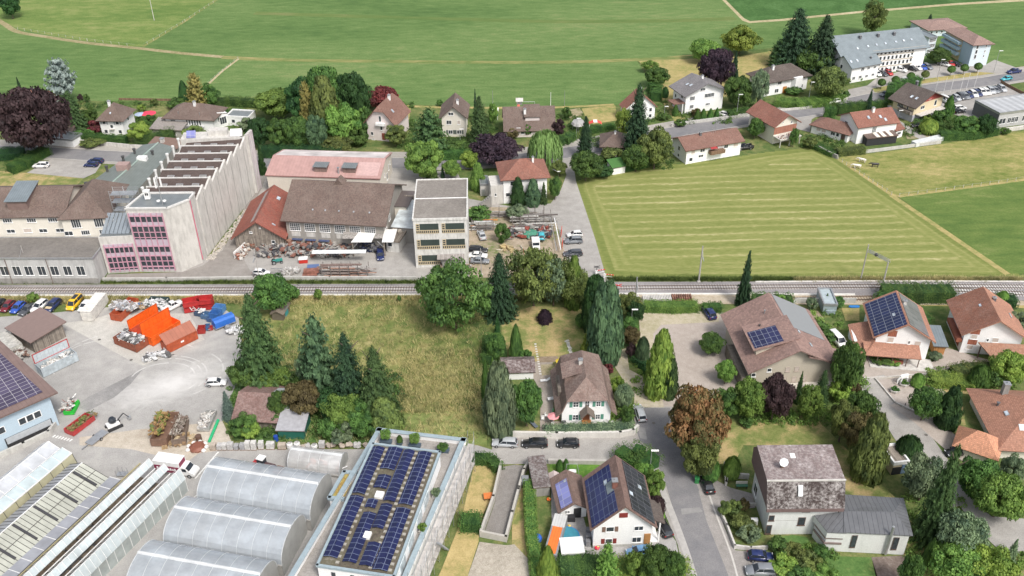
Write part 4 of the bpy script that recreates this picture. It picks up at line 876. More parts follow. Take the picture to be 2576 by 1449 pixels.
pb(H,'basement_wall',sn('wall_grey_lilac',(.45,.45,.5),(.35,.35,.4),.3),-.08,H.W+.08,-.08,H.D,0,2.2);wins(H,'f',[(.3,3.4,2,1.2),(.75,3.3,1.2,1.8),(.5,6.2,1.2,1.2)]);wins(H,'l',[(.35,3.3,2.2,1.2,'bars'),(.7,3.4,.6,1.4),(.5,.6,1,1)]);pb(H,'balcony',WD,-1.6,-.1,0,H.D*.6,2.6,3.6);pb(H,'balcony',CW,1,H.W,-2.2,-.1,2.3,2.5);sk(H,'l',.55,.45);sk(H,'l',.72,.45);cm(H,'r',.75,.85,.7,1.4,pl('vent_dark',(.12,.12,.13)))
H=bld('house','white L shaped house with red roof, main block beside the chalet',HC,(3,0),(880,1449),(1262,1395),9.5,5.8,'gable_x',2.6,.7,rm=RR)
wins(H,'f',[(.42,2.4,1.5,2.4,'grid'),(.2,.9,.6,1),(.75,1.8,.9,.9),(.88,1.8,.7,.9)]);wins(H,'l',[(.35,3.6,1.4,1.3)]);sk(H,'f',.35,.55);sk(H,'f',.62,.5);sk(H,'f',.7,.3);cm(H,'f',.52,.85)
H=bld('house_wing','long low white wing with dark red roof at the left of the L shaped house','house wing',(3,0),(428,1335),(790,1437),6.5,3.0,'hip',1.9,.7,rm=RBR)
wins(H,'f',[(.2,1.2,1.4,1,'blind'),(.35,1.2,1.4,1,'blind'),(.6,1.1,1.4,1.2),(.73,1.1,1,1.2)]);door(H,'f',.88,1.1,2.1)
H=bld('porch_wing','small white side wing with red roof at the right of the L shaped house','house wing',(3,0),(1268,1398),(1345,1376),6,2.9,'gable_x',1.4,.4,rm=RR);wins(H,'f',[(.5,1,1.6,1)])
H=bld('pergola_roof','brown terrace canopy with pale stripes below the L shaped house','canopy',(3,1),(985,22),(1285,-10),4,2.4,'shed_back',.5,.2,wall=DARK,rm=RB);pn(H,'f',.3,.42,0,1,CM,'awning_strip');pn(H,'f',.5,.62,0,1,CM,'awning_strip');pn(H,'f',.72,.84,0,1,CM,'awning_strip')
H=bld('house','cream gabled house with red roof and tiled terrace near the driveway',HC,(3,0),(42,1449),(262,1400),12,6.4,'gable_y',2.6,1.0,wall=CM,rm=RR)
wins(H,'f',[(.35,6.2,.4,.5),(.75,5.6,.7,.8)]);pb(H,'brick_band',pk('tile_cladding',(.25,.10,.07),(.35,.16,.11)),-.05,H.W+.05,-.06,-.01,3.0,5.2);m_=MB();m_.box(0,H.W*.95,-3.4,-.1,2.3,2.6);
for x_ in(.2,H.W*.45,H.W*.9):m_.box(x_-.1,x_+.1,-3.3,-3.1,0,2.3)
m_.bl('terrace',CW,H.ro);m_=MB()
rg_=random.Random(4)
for i in range(26):m_.ball((rg_.uniform(.3,H.W*.9),rg_.uniform(-3.2,-.6),2.75),rg_.uniform(.15,.4),6,4)
m_.bl('terrace_pots',pl('pots',(.32,.24,.2),.8,var=.6,scale=2),H.ro)
H=bld('house','long white house with low red roof, antennas and a red awning at the mown field',HC,(2,1),(1745,205),(2290,108),8.5,4.9,'gable_x',1.9,.8,rm=RBR)
wins(H,'f',[(.12,2.9,1.3,1.4,'blind'),(.29,3,1.6,1.2),(.09,.7,1.2,1.2),(.27,1.4,1.6,.9),(.72,2.9,1.4,1.4),(.9,2.9,1.6,1.4,'blind')]);wins(H,'l',[(.5,2.6,1.2,1.4),(.5,.6,1,1)]);pb(H,'balcony',WB,H.W*.40,H.W*.66,-1.6,-.05,2.3,3.3);m_=MB();m_.sb([(H.W*.4,-1.6,4.2),(H.W*.52,-1.6,4.2),(H.W*.52,-.05,4.6),(H.W*.4,-.05,4.6)],.05);m_.bl('awning',pl('awning_red',(.35,.04,.04)),H.ro)
cm(H,'f',.36,.9,.6,.9,pl('vent_dark',(.12,.12,.13)));
for u_ in(.55,.58,.61):vent(H,'f',u_,.9,.04,2.2)
H=bld('house','low house with brown hipped roof wrapped in vines beside the tall spruce',HC,(2,1),(905,120),(1150,128),8,3.6,'hip',2.6,.9,wall=CM,rm=RB);wins(H,'f',[(.3,.9,1.4,1.3),(.7,.9,1.4,1.3)]);cm(H,'f',.5,.9,.5,.6)
H=bld('garden_shelter','white canvas garden shelter with green roof at the field corner','shelter',(2,1),(1010,312),(1135,290),3.5,2.2,'shed_back',.8,.3,wall=TI,rm=pl('shelter_green',(.06,.16,.04),.9))
H=bld('commercial_hall','grey flat roofed commercial hall with window front at the right edge','hall',(3,0),(2292,1290),(2900,1205),0,4.6,'flat',0,.1,CL=(1967,1168),rm=ss('roof_striped',(.42,.43,.44),2.6,1.25,.5,.2,width=.45),wall=sn('wall_light_grey',(.46,.46,.46),(.38,.38,.38),.2),flatpar=.5)
pb(H,'side_cladding',pl('cladding_anthracite',(.12,.125,.135),.6),-.12,-.01,0,H.D,.5,4.4)
wins(H,'f',[(.05,1.2,1.2,1.9),(.10,1.2,1.2,1.9),(.19,1.2,1.5,1.9),(.245,1.2,1.5,1.9),(.30,1.2,1.5,1.9),(.43,1.2,1.5,1.9),(.5,1.2,1.5,1.9)],style='plain')
H=bld('house','white house with brown hipped roof between the concrete building and the lane',HC,(1,1),(2492,600),(2925,570),10,7.6,'hip',3.0,.9,rm=RR)
wins(H,'f',[(.2,5.2,1,1.3),(.38,4.6,1.4,1.5),(.72,5,1.6,1.4),(.1,2,1.2,1.2),(.8,.6,1.3,2)],shut=None);cm(H,'f',.7,.9,.5,.8);pb(H,'terrace',CW,-3.4,-.1,0,6,0,5.6);m_=MB()
for k_ in range(8):m_.box(-3.4-.5*k_-.5,-3.4-.5*k_,-1.6,-.4,0,3.2-.4*k_)
m_.bl('steps',CONCD,H.ro);wins(H,'f',[(-.18,2.4,.6,.9)])
H=bld('outbuilding','small white outbuilding with outside stair left of the brown hipped house','outbuilding',(1,1),(2260,525),(2345,520),5,3.4,'flat',0,.1,rm=RMET,wall=CW);door(H,'f',.3,.8,1.9,ME)
# ================================================================ INDUSTRIAL BUILDINGS
PINK=pl('frame_pink',(.50,.27,.34),.6);LILAC=sn('panel_lilac',(.50,.42,.48),(.3,.25,.3),.3);PDOWN=pl('downpipe_pink',(.62,.16,.24),.5)
f=ro('factory',(0,0,0),0,'tall concrete factory with sawtooth roof and pink window frames','factory')
mb=MB()
foot=[(-88.4,188.9),(-78.8,188.8),(-75.0,193.0)]
mb.pm(foot+[(-74.7,196.5),(-86.6,196.5)],0,17.0);mb.bl('front_tower',CW,f)
RT= lambda y:(-74.5+(y-196.5)*(4.2/35.5));LT= lambda y:-87.2+(y-196.5)*.05
mb=MB();T0,TP,NT=196.5,4.75,7
for k in range(NT):
 y0=T0+k*TP;y1=y0+TP
 for(ya,yb,za,zb) in((y0,y1,15.1,16.9),):
  mb.lt([[(RT(ya),ya,0),(RT(yb)-.0,yb-.02,0),(RT(yb),yb-.02,zb),(RT(ya),ya,za)],[(RT(ya)-.5,ya,0),(RT(yb)-.5,yb-.02,0),(RT(yb)-.5,yb-.02,zb),(RT(ya)-.5,ya,za)]])
mb.box(-87.3,-86.8,T0,T0+NT*TP,0,14.8);mb.pm([(LT(T0),T0+.01),(RT(T0)-.5,T0+.01),(RT(230)-.5,T0+NT*TP),(LT(229),T0+NT*TP)],0,14.6)
mb.bl('side_wall',CW,f)
mb=MB()
for k in range(1,8):
 y=T0+k*TP*.93-.6;mb.box(RT(y)-.1,RT(y)+.03,y,y+.35,0,15.2)
mb.bl('wall_joint',CONCD,f)
for k in range(NT):
 y0=T0+k*TP;mb=MB()
 xl,xr=LT(y0)-.3,RT(y0)-.45
 mb.sb([(xl,y0+.2,14.9),(xr,y0+.2,14.9),(xr+.4,y0+TP-.3,16.4),(xl+.2,y0+TP-.3,16.4)],.2)
 o=mb.bl('sawtooth_roof',tiles('roof_sawtooth',(.085,.06,.052),(.16,.13,.12),.4),f)
 t_=MB();t_.box(xl-.2,xr+.6,y0+TP-.3,y0+TP-.05,14.6,16.65);t_.bl('coping',pl('coping_white',(.62,.61,.59),.7),f)
 for x_ in(.22,.52,.82):
  w_=MB();X=xl+(xr-xl)*x_;zf= lambda y:14.9+(y-y0-.2)*1.5/(TP-.5)+.1
  w_.sb([(X-.85,y0+1.6,zf(y0+1.6)),(X+.85,y0+1.6,zf(y0+1.6)),(X+.85,y0+2.7,zf(y0+2.7)),(X-.85,y0+2.7,zf(y0+2.7))],.1);w=w_.bl('skylight',ME,f)
  w_=MB();w_.sb([(X-.7,y0+1.75,zf(y0+1.75)+.02),(X+.7,y0+1.75,zf(y0+1.75)+.02),(X+.7,y0+2.55,zf(y0+2.55)+.02),(X-.7,y0+2.55,zf(y0+2.55)+.02)],.05);w_.bl('pane',pl('pane_old',(.22,.21,.20)),w)
for k in range(7):
 y0=T0+k*TP;mb=MB();mb.tb((-87.6,y0+2.2,13),(-87.6,y0+2.2,17.2),.3,n=8);mb.tb((-87.6,y0+2.2,17.2),(-87.6,y0+2.2,17.6),.42,n=8);mb.bl('exhaust_stack',pl('stack_white',(.66,.66,.64),.6),f)
mb=MB();mb.pm([(-87.9,189.4),(-79.0,189.3),(-75.5,193.2),(-75.2,196.2),(-86.8,196.2)],17.0,17.06);mb.bl('tower_roof',RMET,f)
mb=MB()
pts_=[(-88.4,188.9),(-78.8,188.8),(-75.0,193.0),(-74.7,196.5),(-86.6,196.5)]
for i in range(5):
 a_,b_=Vector(pts_[i]),Vector(pts_[(i+1)%5]);mb.ob((a_+b_)/2,b_-a_,(b_-a_).length/2+.15,.18,16.9,17.35)
mb.bl('tower_coping',pl('coping_white',(.62,.61,.59),.7),f)
mb=MB();mb.pm([(-96.2,188.3),(-88.45,189.0),(-88.2,195.8),(-96.2,195.8)],0,9.9);mb.bl('low_block',CW,f)
mb=MB();mb.pm([(-96.0,188.6),(-88.6,189.2),(-88.4,195.6),(-96.0,195.6)],9.9,9.97);mb.bl('low_roof',RMET,f)
mb=MB()
for i in range(7):mb.sb([(-95.9+i*.95,189.6,10.1+i*.02),(-95.1+i*.95,189.6,10.1),(-95.1+i*.95,195.4,12.6),(-95.9+i*.95,195.4,12.6)],.08)
mb.bl('glass_canopy',sh_('canopy_glass',(.30,.34,.38),.7,.15),f)
_fw={}
def fd(x0,y0,x1,y1,zs,nb,name):
 a_,b_=Vector((x0,y0,0)),Vector((x1,y1,0));u=(b_-a_);L=u.length;u.normalize();n=Vector((u.y,-u.x,0));rz=math.atan2(u.y,u.x)
 zt=zs[-1][1]+.9
 p_=MB();p_.ob(((a_+b_)/2+n*.06)[:2],u[:2],L/2,.06,.5,zt);p_.bl('facade_panel',LILAC,f)
 q=MB();cols=nb*2
 for i in range(cols+1):
  c_=a_+u*(L*i/cols)+n*.2;w_=.12 if i%2==0 else.05;q.ob(c_[:2],u[:2],w_,.1,.5,zt)
 q.bl('mullions',PINK,f,kind='stuff')
 q=MB()
 for z0,z1 in zs:q.ob(((a_+b_)/2+n*.14)[:2],u[:2],L/2,.03,z1+.02,z1+.3)
 q.bl('sill_band',pl('band_pink',(.55,.30,.38),.7),f)
 for z0,z1 in zs:
  for i in range(cols):
   k=(round(L/cols,2),z1-z0)
   if k not in _fw:
    m_=MB();m_.box(-L/cols/2+.14,L/cols/2-.14,-.05,.0,.04,z1-z0-.04);_fw[k]=m_.mesh('window',GL)
   c_=a_+u*(L*(i+.5)/cols)+n*.12;inst(_fw[k],'window',f,(c_.x,c_.y,z0),(0,0,rz))
fd(-88.0,188.9,-80.2,188.85,[(.9,1.4),(1.8,3.0),(3.2,4.4),(5.6,7.0),(9.0,9.4),(9.6,10.8),(11.0,12.4),(13.6,15.0)],3,'high')
fd(-95.4,188.35,-88.9,188.95,[(.9,1.3),(1.6,2.9),(3.1,4.4),(5.6,7.0)],3,'low')
mb=MB()
for dx in(0,.35):mb.tb((-75.0-dx*.3+.15,193.15+dx,.8),(-75.0-dx*.3+.15,193.15+dx,17.2),.1,n=6)
mb.bl('downpipe',PDOWN,f)
mb=MB();mb.box(-70.6,-70.0,229.9,230.6,0,16.9);mb.pm([(-70.9,229.8),(-70.2,229.8),(-69.6,233.5),(-70.3,233.5)],0,17.2);mb.bl('pink_end',CW,f)
mb=MB()
for i in range(4):mb.ob((-70.1+.16*i,230.3+i*.95),(.17,1),.05,.1,0,17.3)
mb.bl('end_mullions',LILAC,f,kind='stuff')
m_=ro('antenna_mast',(-80.3,190.6,17.06),0,'radio mast with white panel antennas on the dark roof of the factory tower','antenna')
mb=MB();mb.tb((0,0,0),(0,0,7),.09,n=6);mb.bl('mast',SL,m_)
for i in range(3):
 a_=i*2.1;mb=MB();mb.box(math.cos(a_)*.7-.17,math.cos(a_)*.7+.17,math.sin(a_)*.7-.1,math.sin(a_)*.7+.1,4.6,7.0);mb.bl('panel_antenna',TI,m_)
for i in range(2):
 mb=MB();mb.ball((.7-1.4*i,-.3,1.2),.45,8,5,.5);mb.bl('dish',TI,m_)
m_=ro('roof_cabinet',(-84.6,193.5,17.06),.1,'white equipment cabinet at the back of the factory tower roof','cabinet');mb=MB();mb.box(-.6,.6,-.5,.5,.2,2.2);mb.box(-.7,.7,-.6,.6,2.2,2.3);mb.bl('body',TI,m_);mb=MB();mb.box(-.35,-.05,-.56,-.5,1.2,1.8);mb.box(.05,.35,-.56,-.5,1.2,1.8);mb.bl('grille',DARK,m_)
m_=ro('fire_stair',(-90.5,196.8,0),0,'galvanised fire escape stair and railings between the tower and the brown roof','stair');mb=MB()
for x_,y_ in((-2,0),(1.5,0),(-2,2.4),(1.5,2.4),(-4.5,0),(-4.5,2.4)):mb.tb((x_,y_,9.9),(x_,y_,17.6),.07,n=5)
mb.bl('posts',SL,m_);mb=MB()
for z_ in(12.2,14.4,16.4):mb.box(-4.5,1.5,0,2.4,z_,z_+.08)
mb.bl('landings',SL,m_);mb=MB()
for k in range(14):mb.box(-1.9+.22*k,-1.65+.22*k,-.6,.3,12.3+.3*k,12.36+.3*k)
mb.bl('steps',SL,m_);mb=MB()
for z_ in(12.2,14.4,16.4):
 for dz in(.5,1.0):
  mb.tb((-4.5,0,z_+dz),(1.5,0,z_+dz),.04,n=4);mb.tb((-4.5,2.4,z_+dz),(1.5,2.4,z_+dz),.04,n=4)
mb.bl('railing',SL,m_)
m_=ro('roof_plant',(-76.5,229.6,14.6),.08,'rooftop plant room and solar water panels at the far end of the factory roof','roof equipment');mb=MB();mb.box(-11,4.5,-.8,4,0,2.3);mb.box(-4,1,1,3.4,2.3,3.6);mb.bl('plant_room',CW,m_);mb=MB();mb.sb([(-9.4,-.4,2.5),(-7,-.4,2.5),(-7,1,4),(-9.4,1,4)],.1);mb.bl('panel',SOLP,m_);mb=MB();mb.sb([(2,-.4,2.5),(5,-.4,2.5),(5,1,4),(2,1,4)],.1);mb.bl('panel',TI,m_)
H=bld('mill_building','long cream two storey factory wing with brown hipped roof and a big grey dormer','building',None,(-140,194.6),(-106.6,195.2),16,12.3,'gable_x',3.6,.6,wall=CM,rm=RB)
L_=H.W;wins(H,'f',[(.60,10.4,2.2,1.1,'bars'),(.92,10.4,2.2,1.1,'bars'),(.77,10.4,2.2,1.1,'bars')]);wins(H,'f',[(.6,7.6,2,1.0),(.72,7.6,2,1.2,'blind'),(.83,7.6,2,1.0),(.95,7.6,2,1.0)])
e0,ud,s_,n_,LL,sl=H.planes['f']
x0=lf(H,0,1,70,590,14.8).x;x1=lf(H,0,1,262,590,14.8).x
mb=MB();mb.lt([[(x,1.6,12.4),(x,9.5,15.8),(x,9.5,16.6),(x,1.6,15.3)] for x in(x0,x1)]);mb.bl('dormer',pl('dormer_brown',(.19,.13,.115),.8),H.ro);mb=MB();mb.sb([(x0-.4,1.2,15.35),(x1+.4,1.2,15.35),(x1+.4,9.5,16.8),(x0-.4,9.5,16.8)],.15);mb.bl('dormer_roof',RQ,H.ro)
H=bld('mill_pavilion','cream pavilion with brown pyramid roof at the end of the long factory wing','building',None,(-106.6,193.9),(-96.0,194.6),16.5,12.3,'hip',4.4,.7,wall=CM,rm=RB)
wins(H,'f',[(.3,9.3,2.2,2.3,'bars'),(.8,9.3,2.2,2.3,'bars'),(.08,7.3,2,1.2),(.45,7.3,2,1.3,'bars'),(.85,7.3,2,1.3,'bars')]);wins(H,'r',[(.2,9.4,1.6,2.0)])
H=bld('factory_annex','long low concrete annex with gravel roof and a row of windows above the railway','building',None,(-140,184.6),(-96.6,183.9),9.7,6.9,'flat',0,.15,wall=sn('concrete_annex',(.50,.50,.49),(.24,.235,.23),.7,scale=.35),rm=gm('roof_gravel',[(.15,.14,.13),(.20,.185,.17),(.25,.23,.21)],.1,1.2,6),flatpar=.12)
xs_=[lf(H,0,1,x,1290,3.4).x for x in(40,165,285,415,545,675,808)]
wins(H,'f',[(x,2.3,1.9,2.5,'plain') for x in xs_],mm=True)
mb=MB()
for x in[lf(H,0,1,x,1290,3.4).x for x in(80,490,-300,-800)]:mb.tb((x,-.1,0),(x,-.1,6.9),.09,n=6)
mb.bl('downpipe',pl('pipe_brown',(.15,.11,.09)),H.ro);pb(H,'plinth',CONCD,0,H.W,-.12,0,0,1.5)
H.root2=None
def flatpoly(name,label,cat,pts,h,wall,rm,ridge=None):
 o=ro(name,(pts[0][0],pts[0][1],0),0,label,cat);q=[(x-pts[0][0],y-pts[0][1]) for x,y in pts]
 a=MB();a.pm(q,0,h);a.bl('wall',wall,o);a=MB();c0=Vector(q[0]).lerp(Vector(q[1]),.5);c1=Vector(q[2]).lerp(Vector(q[3]),.5)
 rz_=ridge or.05
 a.sb([(*q[0],h+.05),(*c0,h+rz_),(*c1,h+rz_),(*q[3],h+.05)],.12);a.sb([(*c0,h+rz_),(*q[1],h+.05),(*q[2],h+.05),(*c1,h+rz_)],.12);a.bl('roof',rm,o)
 a=MB();d=(c1-c0);a.tb((*c0,h+rz_+.05),(*c1,h+rz_+.05),.2,n=6);a.bl('ridge_cap',pl('copper_green',(.30,.38,.34),.6),o)
 return o,q,c0,c1
o,q,c0,c1=flatpoly('weaving_hall','low hall with wide grey green metal roof behind the factory','hall',[(-115.5,213),(-98.8,213),(-96.6,247),(-106.5,249)],6.2,CONCD,ss('roof_green_grey',(.20,.225,.21),.7,.7,.5,.2,axis=1),1.1)
for i,(tx,ty,s_) in enumerate([(1245,235,1.6)]):
 p=Tp(0,1,tx,ty,7.6)-o.location;mb=MB();mb.box(p.x-s_,p.x+s_,p.y-1.2,p.y+1.2,6.4,8.8);mb.bl('roof_housing',pl('housing_rose',(.34,.24,.22),.8),o)
for tx,ty in((870,415),(1075,250),(1240,150),(1353,75),(1535,95)):
 p=Tp(0,1,tx,ty,7.3)-o.location;mb=MB();mb.tb((p.x,p.y,6.2),(p.x,p.y,7.9),.35,n=8);mb.tb((p.x,p.y,7.9),(p.x,p.y,8.2),.5,n=8);mb.bl('roof_fan',pl('fan_dark',(.07,.07,.07)),o)
p=Tp(0,1,1435,160,7)-o.location;mb=MB();mb.box(p.x-1.3,p.x+1.3,p.y-.8,p.y+.8,6.4,8.0);mb.bl('skylight',TI,o)
H=bld('brown_shed_roof','low rusty brown lean-to roof at the road end of the green grey hall','hall',None,(-105.5,249.2),(-96.4,247.3),5,5.6,'shed_back',.6,.3,wall=CONCD,rm=pl('roof_rusty',(.19,.125,.10),.8));cm(H,'f',.4,.5,1,1.2,CW)
H=bld('workshop_hall','large cream hall with low pink red metal roof whose far slope has pale sky sheen painted in','hall',(1,1),(105,305),(1240,340),0,5.9,'gable_x',2.0,.35,z=5.9,CR=(1405,88),wall=sn('wall_cream_hall',(.62,.57,.50),(.45,.40,.35),.3),rm=ss('roof_pink',(.46,.285,.26),.9,.85,.5,.1),trim=pl('gutter_red',(.36,.10,.09)))
pn(H,'b',.02,.98,.06,.97,pl('roof_sky_sheen',(.60,.55,.54),.5,var=.3,scale=.25),'bleached_roof',.03,.02);pn(H,'f',.78,.97,.12,.78,pl('roof_faded',(.50,.34,.32),.6),'faded_panel',.03,.02)  # far slope overlay: sky reflection painted as a paler roof colour
for u_ in(.47,.72):
 p=rp(H,'f',H.planes['f'][4]*u_,H.planes['f'][5]*.35);mb=MB();mb.box(p.x-1.7,p.x+1.7,p.y-1,p.y+1.6,p.z-.5,p.z+1.3);d_=mb.bl('dormer',pk('dormer_boards',(.13,.09,.08),(.22,.16,.14)),H.ro);mb=MB();mb.box(p.x-2,p.x+2,p.y-1.4,p.y+2,p.z+1.3,p.z+1.42);mb.bl('dormer_roof',RMET,d_)
wins(H,'r',[(.2,1,.8,1.6),(.38,3,.6,1.3),(.55,1,1.4,2),(.72,2.6,.7,1.8),(.85,3.4,.6,1)],style='x');vent(H,'f',.63,.2,.25,1.6)
H=bld('workshop','grey rendered workshop with long brown tiled roof and six gridded windows','workshop',(1,1),(335,1012),(1300,1068),21,7.7,'gable_x',5.2,1.0,wall=sn('render_grey',(.33,.31,.28),(.20,.19,.17),.5),rm=RB)
wins(H,'f',[(.09+.155*i,4.2,2.7,2.1,'grid') for i in range(6)]);
for i in range(4):pb(H,'parapet_panel',CW,H.W*(.045+.155*i),H.W*(.135+.155*i),-.06,-.01,2.6,3.9)
for u_ in(.28,.4,.53,.67,.82):sk(H,'f',u_,.3,.35,.45)
mb=MB()
for i in range(3):mb.box(1.2+3.4*i,3.9+3.4*i,-1.0,-.2,2.0,2.1)
mb.bl('blue_tarpaulin',pl('tarp_dark_blue',(.06,.08,.16)),H.ro);wins(H,'r',[(.1,5,1.5,1.6,'grid'),(.3,5,1.5,1.6,'grid')])
p=Tp(1,1,790,375,13.2)-H.ro.location
mb=MB();mb.lt([[(9.8,y,12.3),(12.6,y,12.3),(11.2,y,13.9)] for y in(9.6,12.6)]);mb.bl('ridge_dormer',RB,H.ro)
for q_ in((18.5,H.D-4,H.W+3,H.D),):pb(H,'lean_to',CM,H.W,H.W+3,H.D-9,H.D-1,0,6.0)
pb(H,'lean_to_roof',pl('felt_dark',(.12,.10,.095)),H.W-.2,H.W+3.6,H.D-9.4,H.D-.6,6.0,6.2)
H=bld('barn','weathered timber barn with red tiled roof left of the workshop','barn',None,(-68.3,199.7),(-56.3,199.5),18.5,3.7,'gable_y',4.2,.9,wall=WD,rm=tiles('roof_barn',(.28,.085,.06),(.22,.15,.12),.5))
sk(H,'r',.15,.5,.5,1);sk(H,'r',.75,.7,1.5,1);pn(H,'l',.1,.9,.72,.85,pl('roof_patch',(.3,.27,.26)),'bleached_strip',.05,.02);wins(H,'f',[(.35,4.3,.7,.5),(.78,1.3,.9,1),(.55,5.6,.4,.4)]);door(H,'f',.3,2.4,2.6,WD)
H=bld('concrete_building','three storey white concrete frame building with flat gravel roof','building',None,(-22.9,189.6),(-10.3,190.0),20.6,13.0,'flat',0,.15,wall=sn('frame_concrete',(.68,.67,.64),(.20,.19,.18),.6,scale=.5),rm=gm('roof_gravel_brown',[(.17,.155,.14),(.225,.205,.185),(.29,.27,.245)],.12,1.5,6),trim=sn('frame_concrete',(.68,.67,.64),(.2,.19,.18),.6,scale=.5),flatpar=.3)
AMB=pl('glass_block_tan',(.52,.43,.28),.7);GRC=ss('corrugated_green',(.055,.075,.068),.35,.6,.6,.2)
for r_ in range(3):
 z_=9.3-4.25*r_
 for cx_ in(.0,1):
  if r_==2 and cx_:continue
  x0,x1=(.6,6.0) if not cx_ else(6.6,12.0)
  o=pb(H,'glazing',GRC,x0+.9,x1-.1,-.06,.0,z_+1.0,z_+2.6)
  mb=MB();mb.box(x0,x1,-.05,.0,z_,z_+.95);mb.box(x0,x0+.85,-.05,.0,z_+.95,z_+2.6);mb.bl('window_frame',AMB,H.ro,);mb=MB()
  for i in range(12):
   mb.box(x0+.08+i*(x1-x0)/12,x0+(x1-x0)/12*(i+1)-.1,-.08,-.05,z_+.2,z_+.75)
  for i in range(3):mb.box(x0+.15,x0+.7,-.08,-.05,z_+1.1+i*.5,z_+1.4+i*.5)
  mb.bl('panes',GL,H.ro,kind='stuff')
pb(H,'canopy',pk('canopy_slats',(.2,.18,.17),(.38,.35,.33)),5.2,11.6,-2.2,-.05,3.3,3.6);pb(H,'porch',CONCD,6.4,10.6,-1.6,-.05,0,3.0);pb(H,'roof_rib',TI,-.1,H.W+.1,H.D*.5,H.D*.5+.25,13.06,13.2)
H=bld('link_building','low link building with bluish white sheet roof between workshop and concrete building','building',(1,1),(1362,838),(1588,855),0,4.2,'shed_back',1.0,.1,z=4.2,CR=(1592,600),wall=CONCD,rm=pl('roof_white_blue',(.55,.60,.62),.6,var=.3,scale=.6));pb(H,'roof_edge',WD,-.1,H.W+.1,H.D,H.D+.5,0,6.3)
H=bld('wooden_annex','narrow white wooden annex with cluttered roof beside the concrete building','shed',(1,1),(1318,1080),(1445,1095),7.5,3.2,'flat',0,.3,wall=pk('boards_white',(.45,.44,.42),(.66,.65,.62)),rm=WD,trim=WD);wins(H,'f',[(.3,1.5,1.2,1.2)]);mb=MB();mb.ball((2.2,4,3.6),.7,7,5);mb.ball((2.8,6.5,3.7),.8,7,5);mb.box(.2,1.4,1,5,3.3,4.0);mb.bl('roof_clutter',pl('clutter_tan',(.36,.32,.27),.8,var=.5),H.ro,kind='stuff')
m_=ro('canopy',Tp(1,1,985,1125,0),0,'open shelter roofed with pale sheets in front of the workshop','shelter');Wc=(Tp(1,1,1300,1125)-Tp(1,1,985,1125)).length
mb=MB();mb.sb([(-.2,-.6,4.2),(Wc*.62,-.6,4.2),(Wc*.75,5.6,5.0),(Wc*.25,5.6,5.0)],.1);mb.sb([(Wc*.95,-.9,4.3),(Wc+2.4,-.9,4.3),(Wc+2.9,4.2,5.0),(Wc*.97,4.2,5.0)],.1);mb.bl('sheets',pl('sheet_white',(.74,.74,.72),.6,var=.08),m_)
mb=MB();mb.sb([(-2.6,1.0,4.3),(Wc+.5,1.0,4.3),(Wc+.5,6.4,4.95),(-2.6,6.4,4.95)],.08);mb.bl('roof',pl('felt_mossy',(.30,.28,.26),.9,var=.5,scale=2),m_)
for x_ in(0,Wc):mb=MB();mb.box(x_-.15,x_+.15,-.3,0,0,4.2);mb.bl('post',WD,m_);mb=MB();mb.tb((x_,-.1,2.2),(x_+(1.6 if x_==0 else-1.6),-.1,4.1),.09,n=5);mb.bl('brace',SL,m_)
# ================================================================ LOWER HALF: BUILDINGS
hb=ro('recycling_hall',(-85.9,134.0,0),0,'pale blue hall with brown edged roof of solar panels, cut by the left edge','hall')
u_=Vector((-7.5,-7.0,0)).normalized();v_=Vector((-.77,.64,0))
u2=Vector((u_.x,u_.y));
P0=Vector((0,0,0));A_=u_*24;B_=v_*30
mb=MB();mb.pm([(p.x,p.y) for p in(A_,P0,B_,A_+B_)],0,7.6);mb.bl('wall',sn('wall_ice_blue',(.42,.52,.60),(.35,.43,.48),.2),hb)
e=1.2;q=[A_-v_*e+u_*e,P0-v_*e-u_*e,B_+v_*e-u_*e,A_+B_];q=[Vector((p.x,p.y,z)) for p,z in zip(q,(7.9,7.9,11.5,11.5))]
mb=MB();mb.sb(q,.35);mb.bl('roof',ss('roof_edge_brown',(.20,.14,.125),.8,.8,.6,.1),hb)
nn=(q[1]-q[0]).cross(q[3]-q[0]).normalized()*.12
L0=[q[1]+(q[0]-q[1])*.07+(q[2]-q[1])*.05,q[1]+(q[0]-q[1])*1.0+(q[2]-q[1])*.05,q[1]+(q[0]-q[1])*1.0+(q[2]-q[1])*.95,q[1]+(q[0]-q[1])*.07+(q[2]-q[1])*.95]
mb=MB();mb.sb([p+nn for p in(L0[1],L0[0],L0[3],L0[2])],.06);mb.bl('solar_array',so_('solar_hall',(.06,.05,.085),(.42,.40,.42),1.7,1.0),hb)
rzu=math.atan2(-u_.y,-u_.x)
for d0 in(2.9,9.3):
 for i in range(3):
  c_=u_*(d0+i*1.35)-v_*.03;mb=MB();mb.box(-.68,.68,-.06,0,0,1.5);w_=mb.bl('window',TI,hb);w_.location=(c_.x,c_.y,3.6);w_.rotation_euler=(0,0,rzu);mb=MB();mb.box(-.55,.55,-.09,-.06,.13,1.37);mb.bl('pane',GL,w_)
c_=u_*5.2-v_*.05;mb=MB();mb.box(-4.2,4.2,-.1,0,0,2.3);g_=mb.bl('gate',DARK,hb);g_.location=(c_.x,c_.y,0);g_.rotation_euler=(0,0,rzu);mb=MB();mb.box(-4.0,4.0,-.2,-.1,1.0,2.3);mb.bl('roller_shutter',ss('shutter_grey',(.50,.50,.48),.4,.8,.5,.1,axis=1),g_)
H=bld('wooden_shed','dark timber shed with flat brown sheet roof in the recycling yard','shed',None,(-100.1,156.8),(-96.0,162.6),8.2,3.2,'shed_right',.5,.7,wall=WD,rm=pl('roof_sheet_brown',(.215,.155,.14),.7,var=.06))
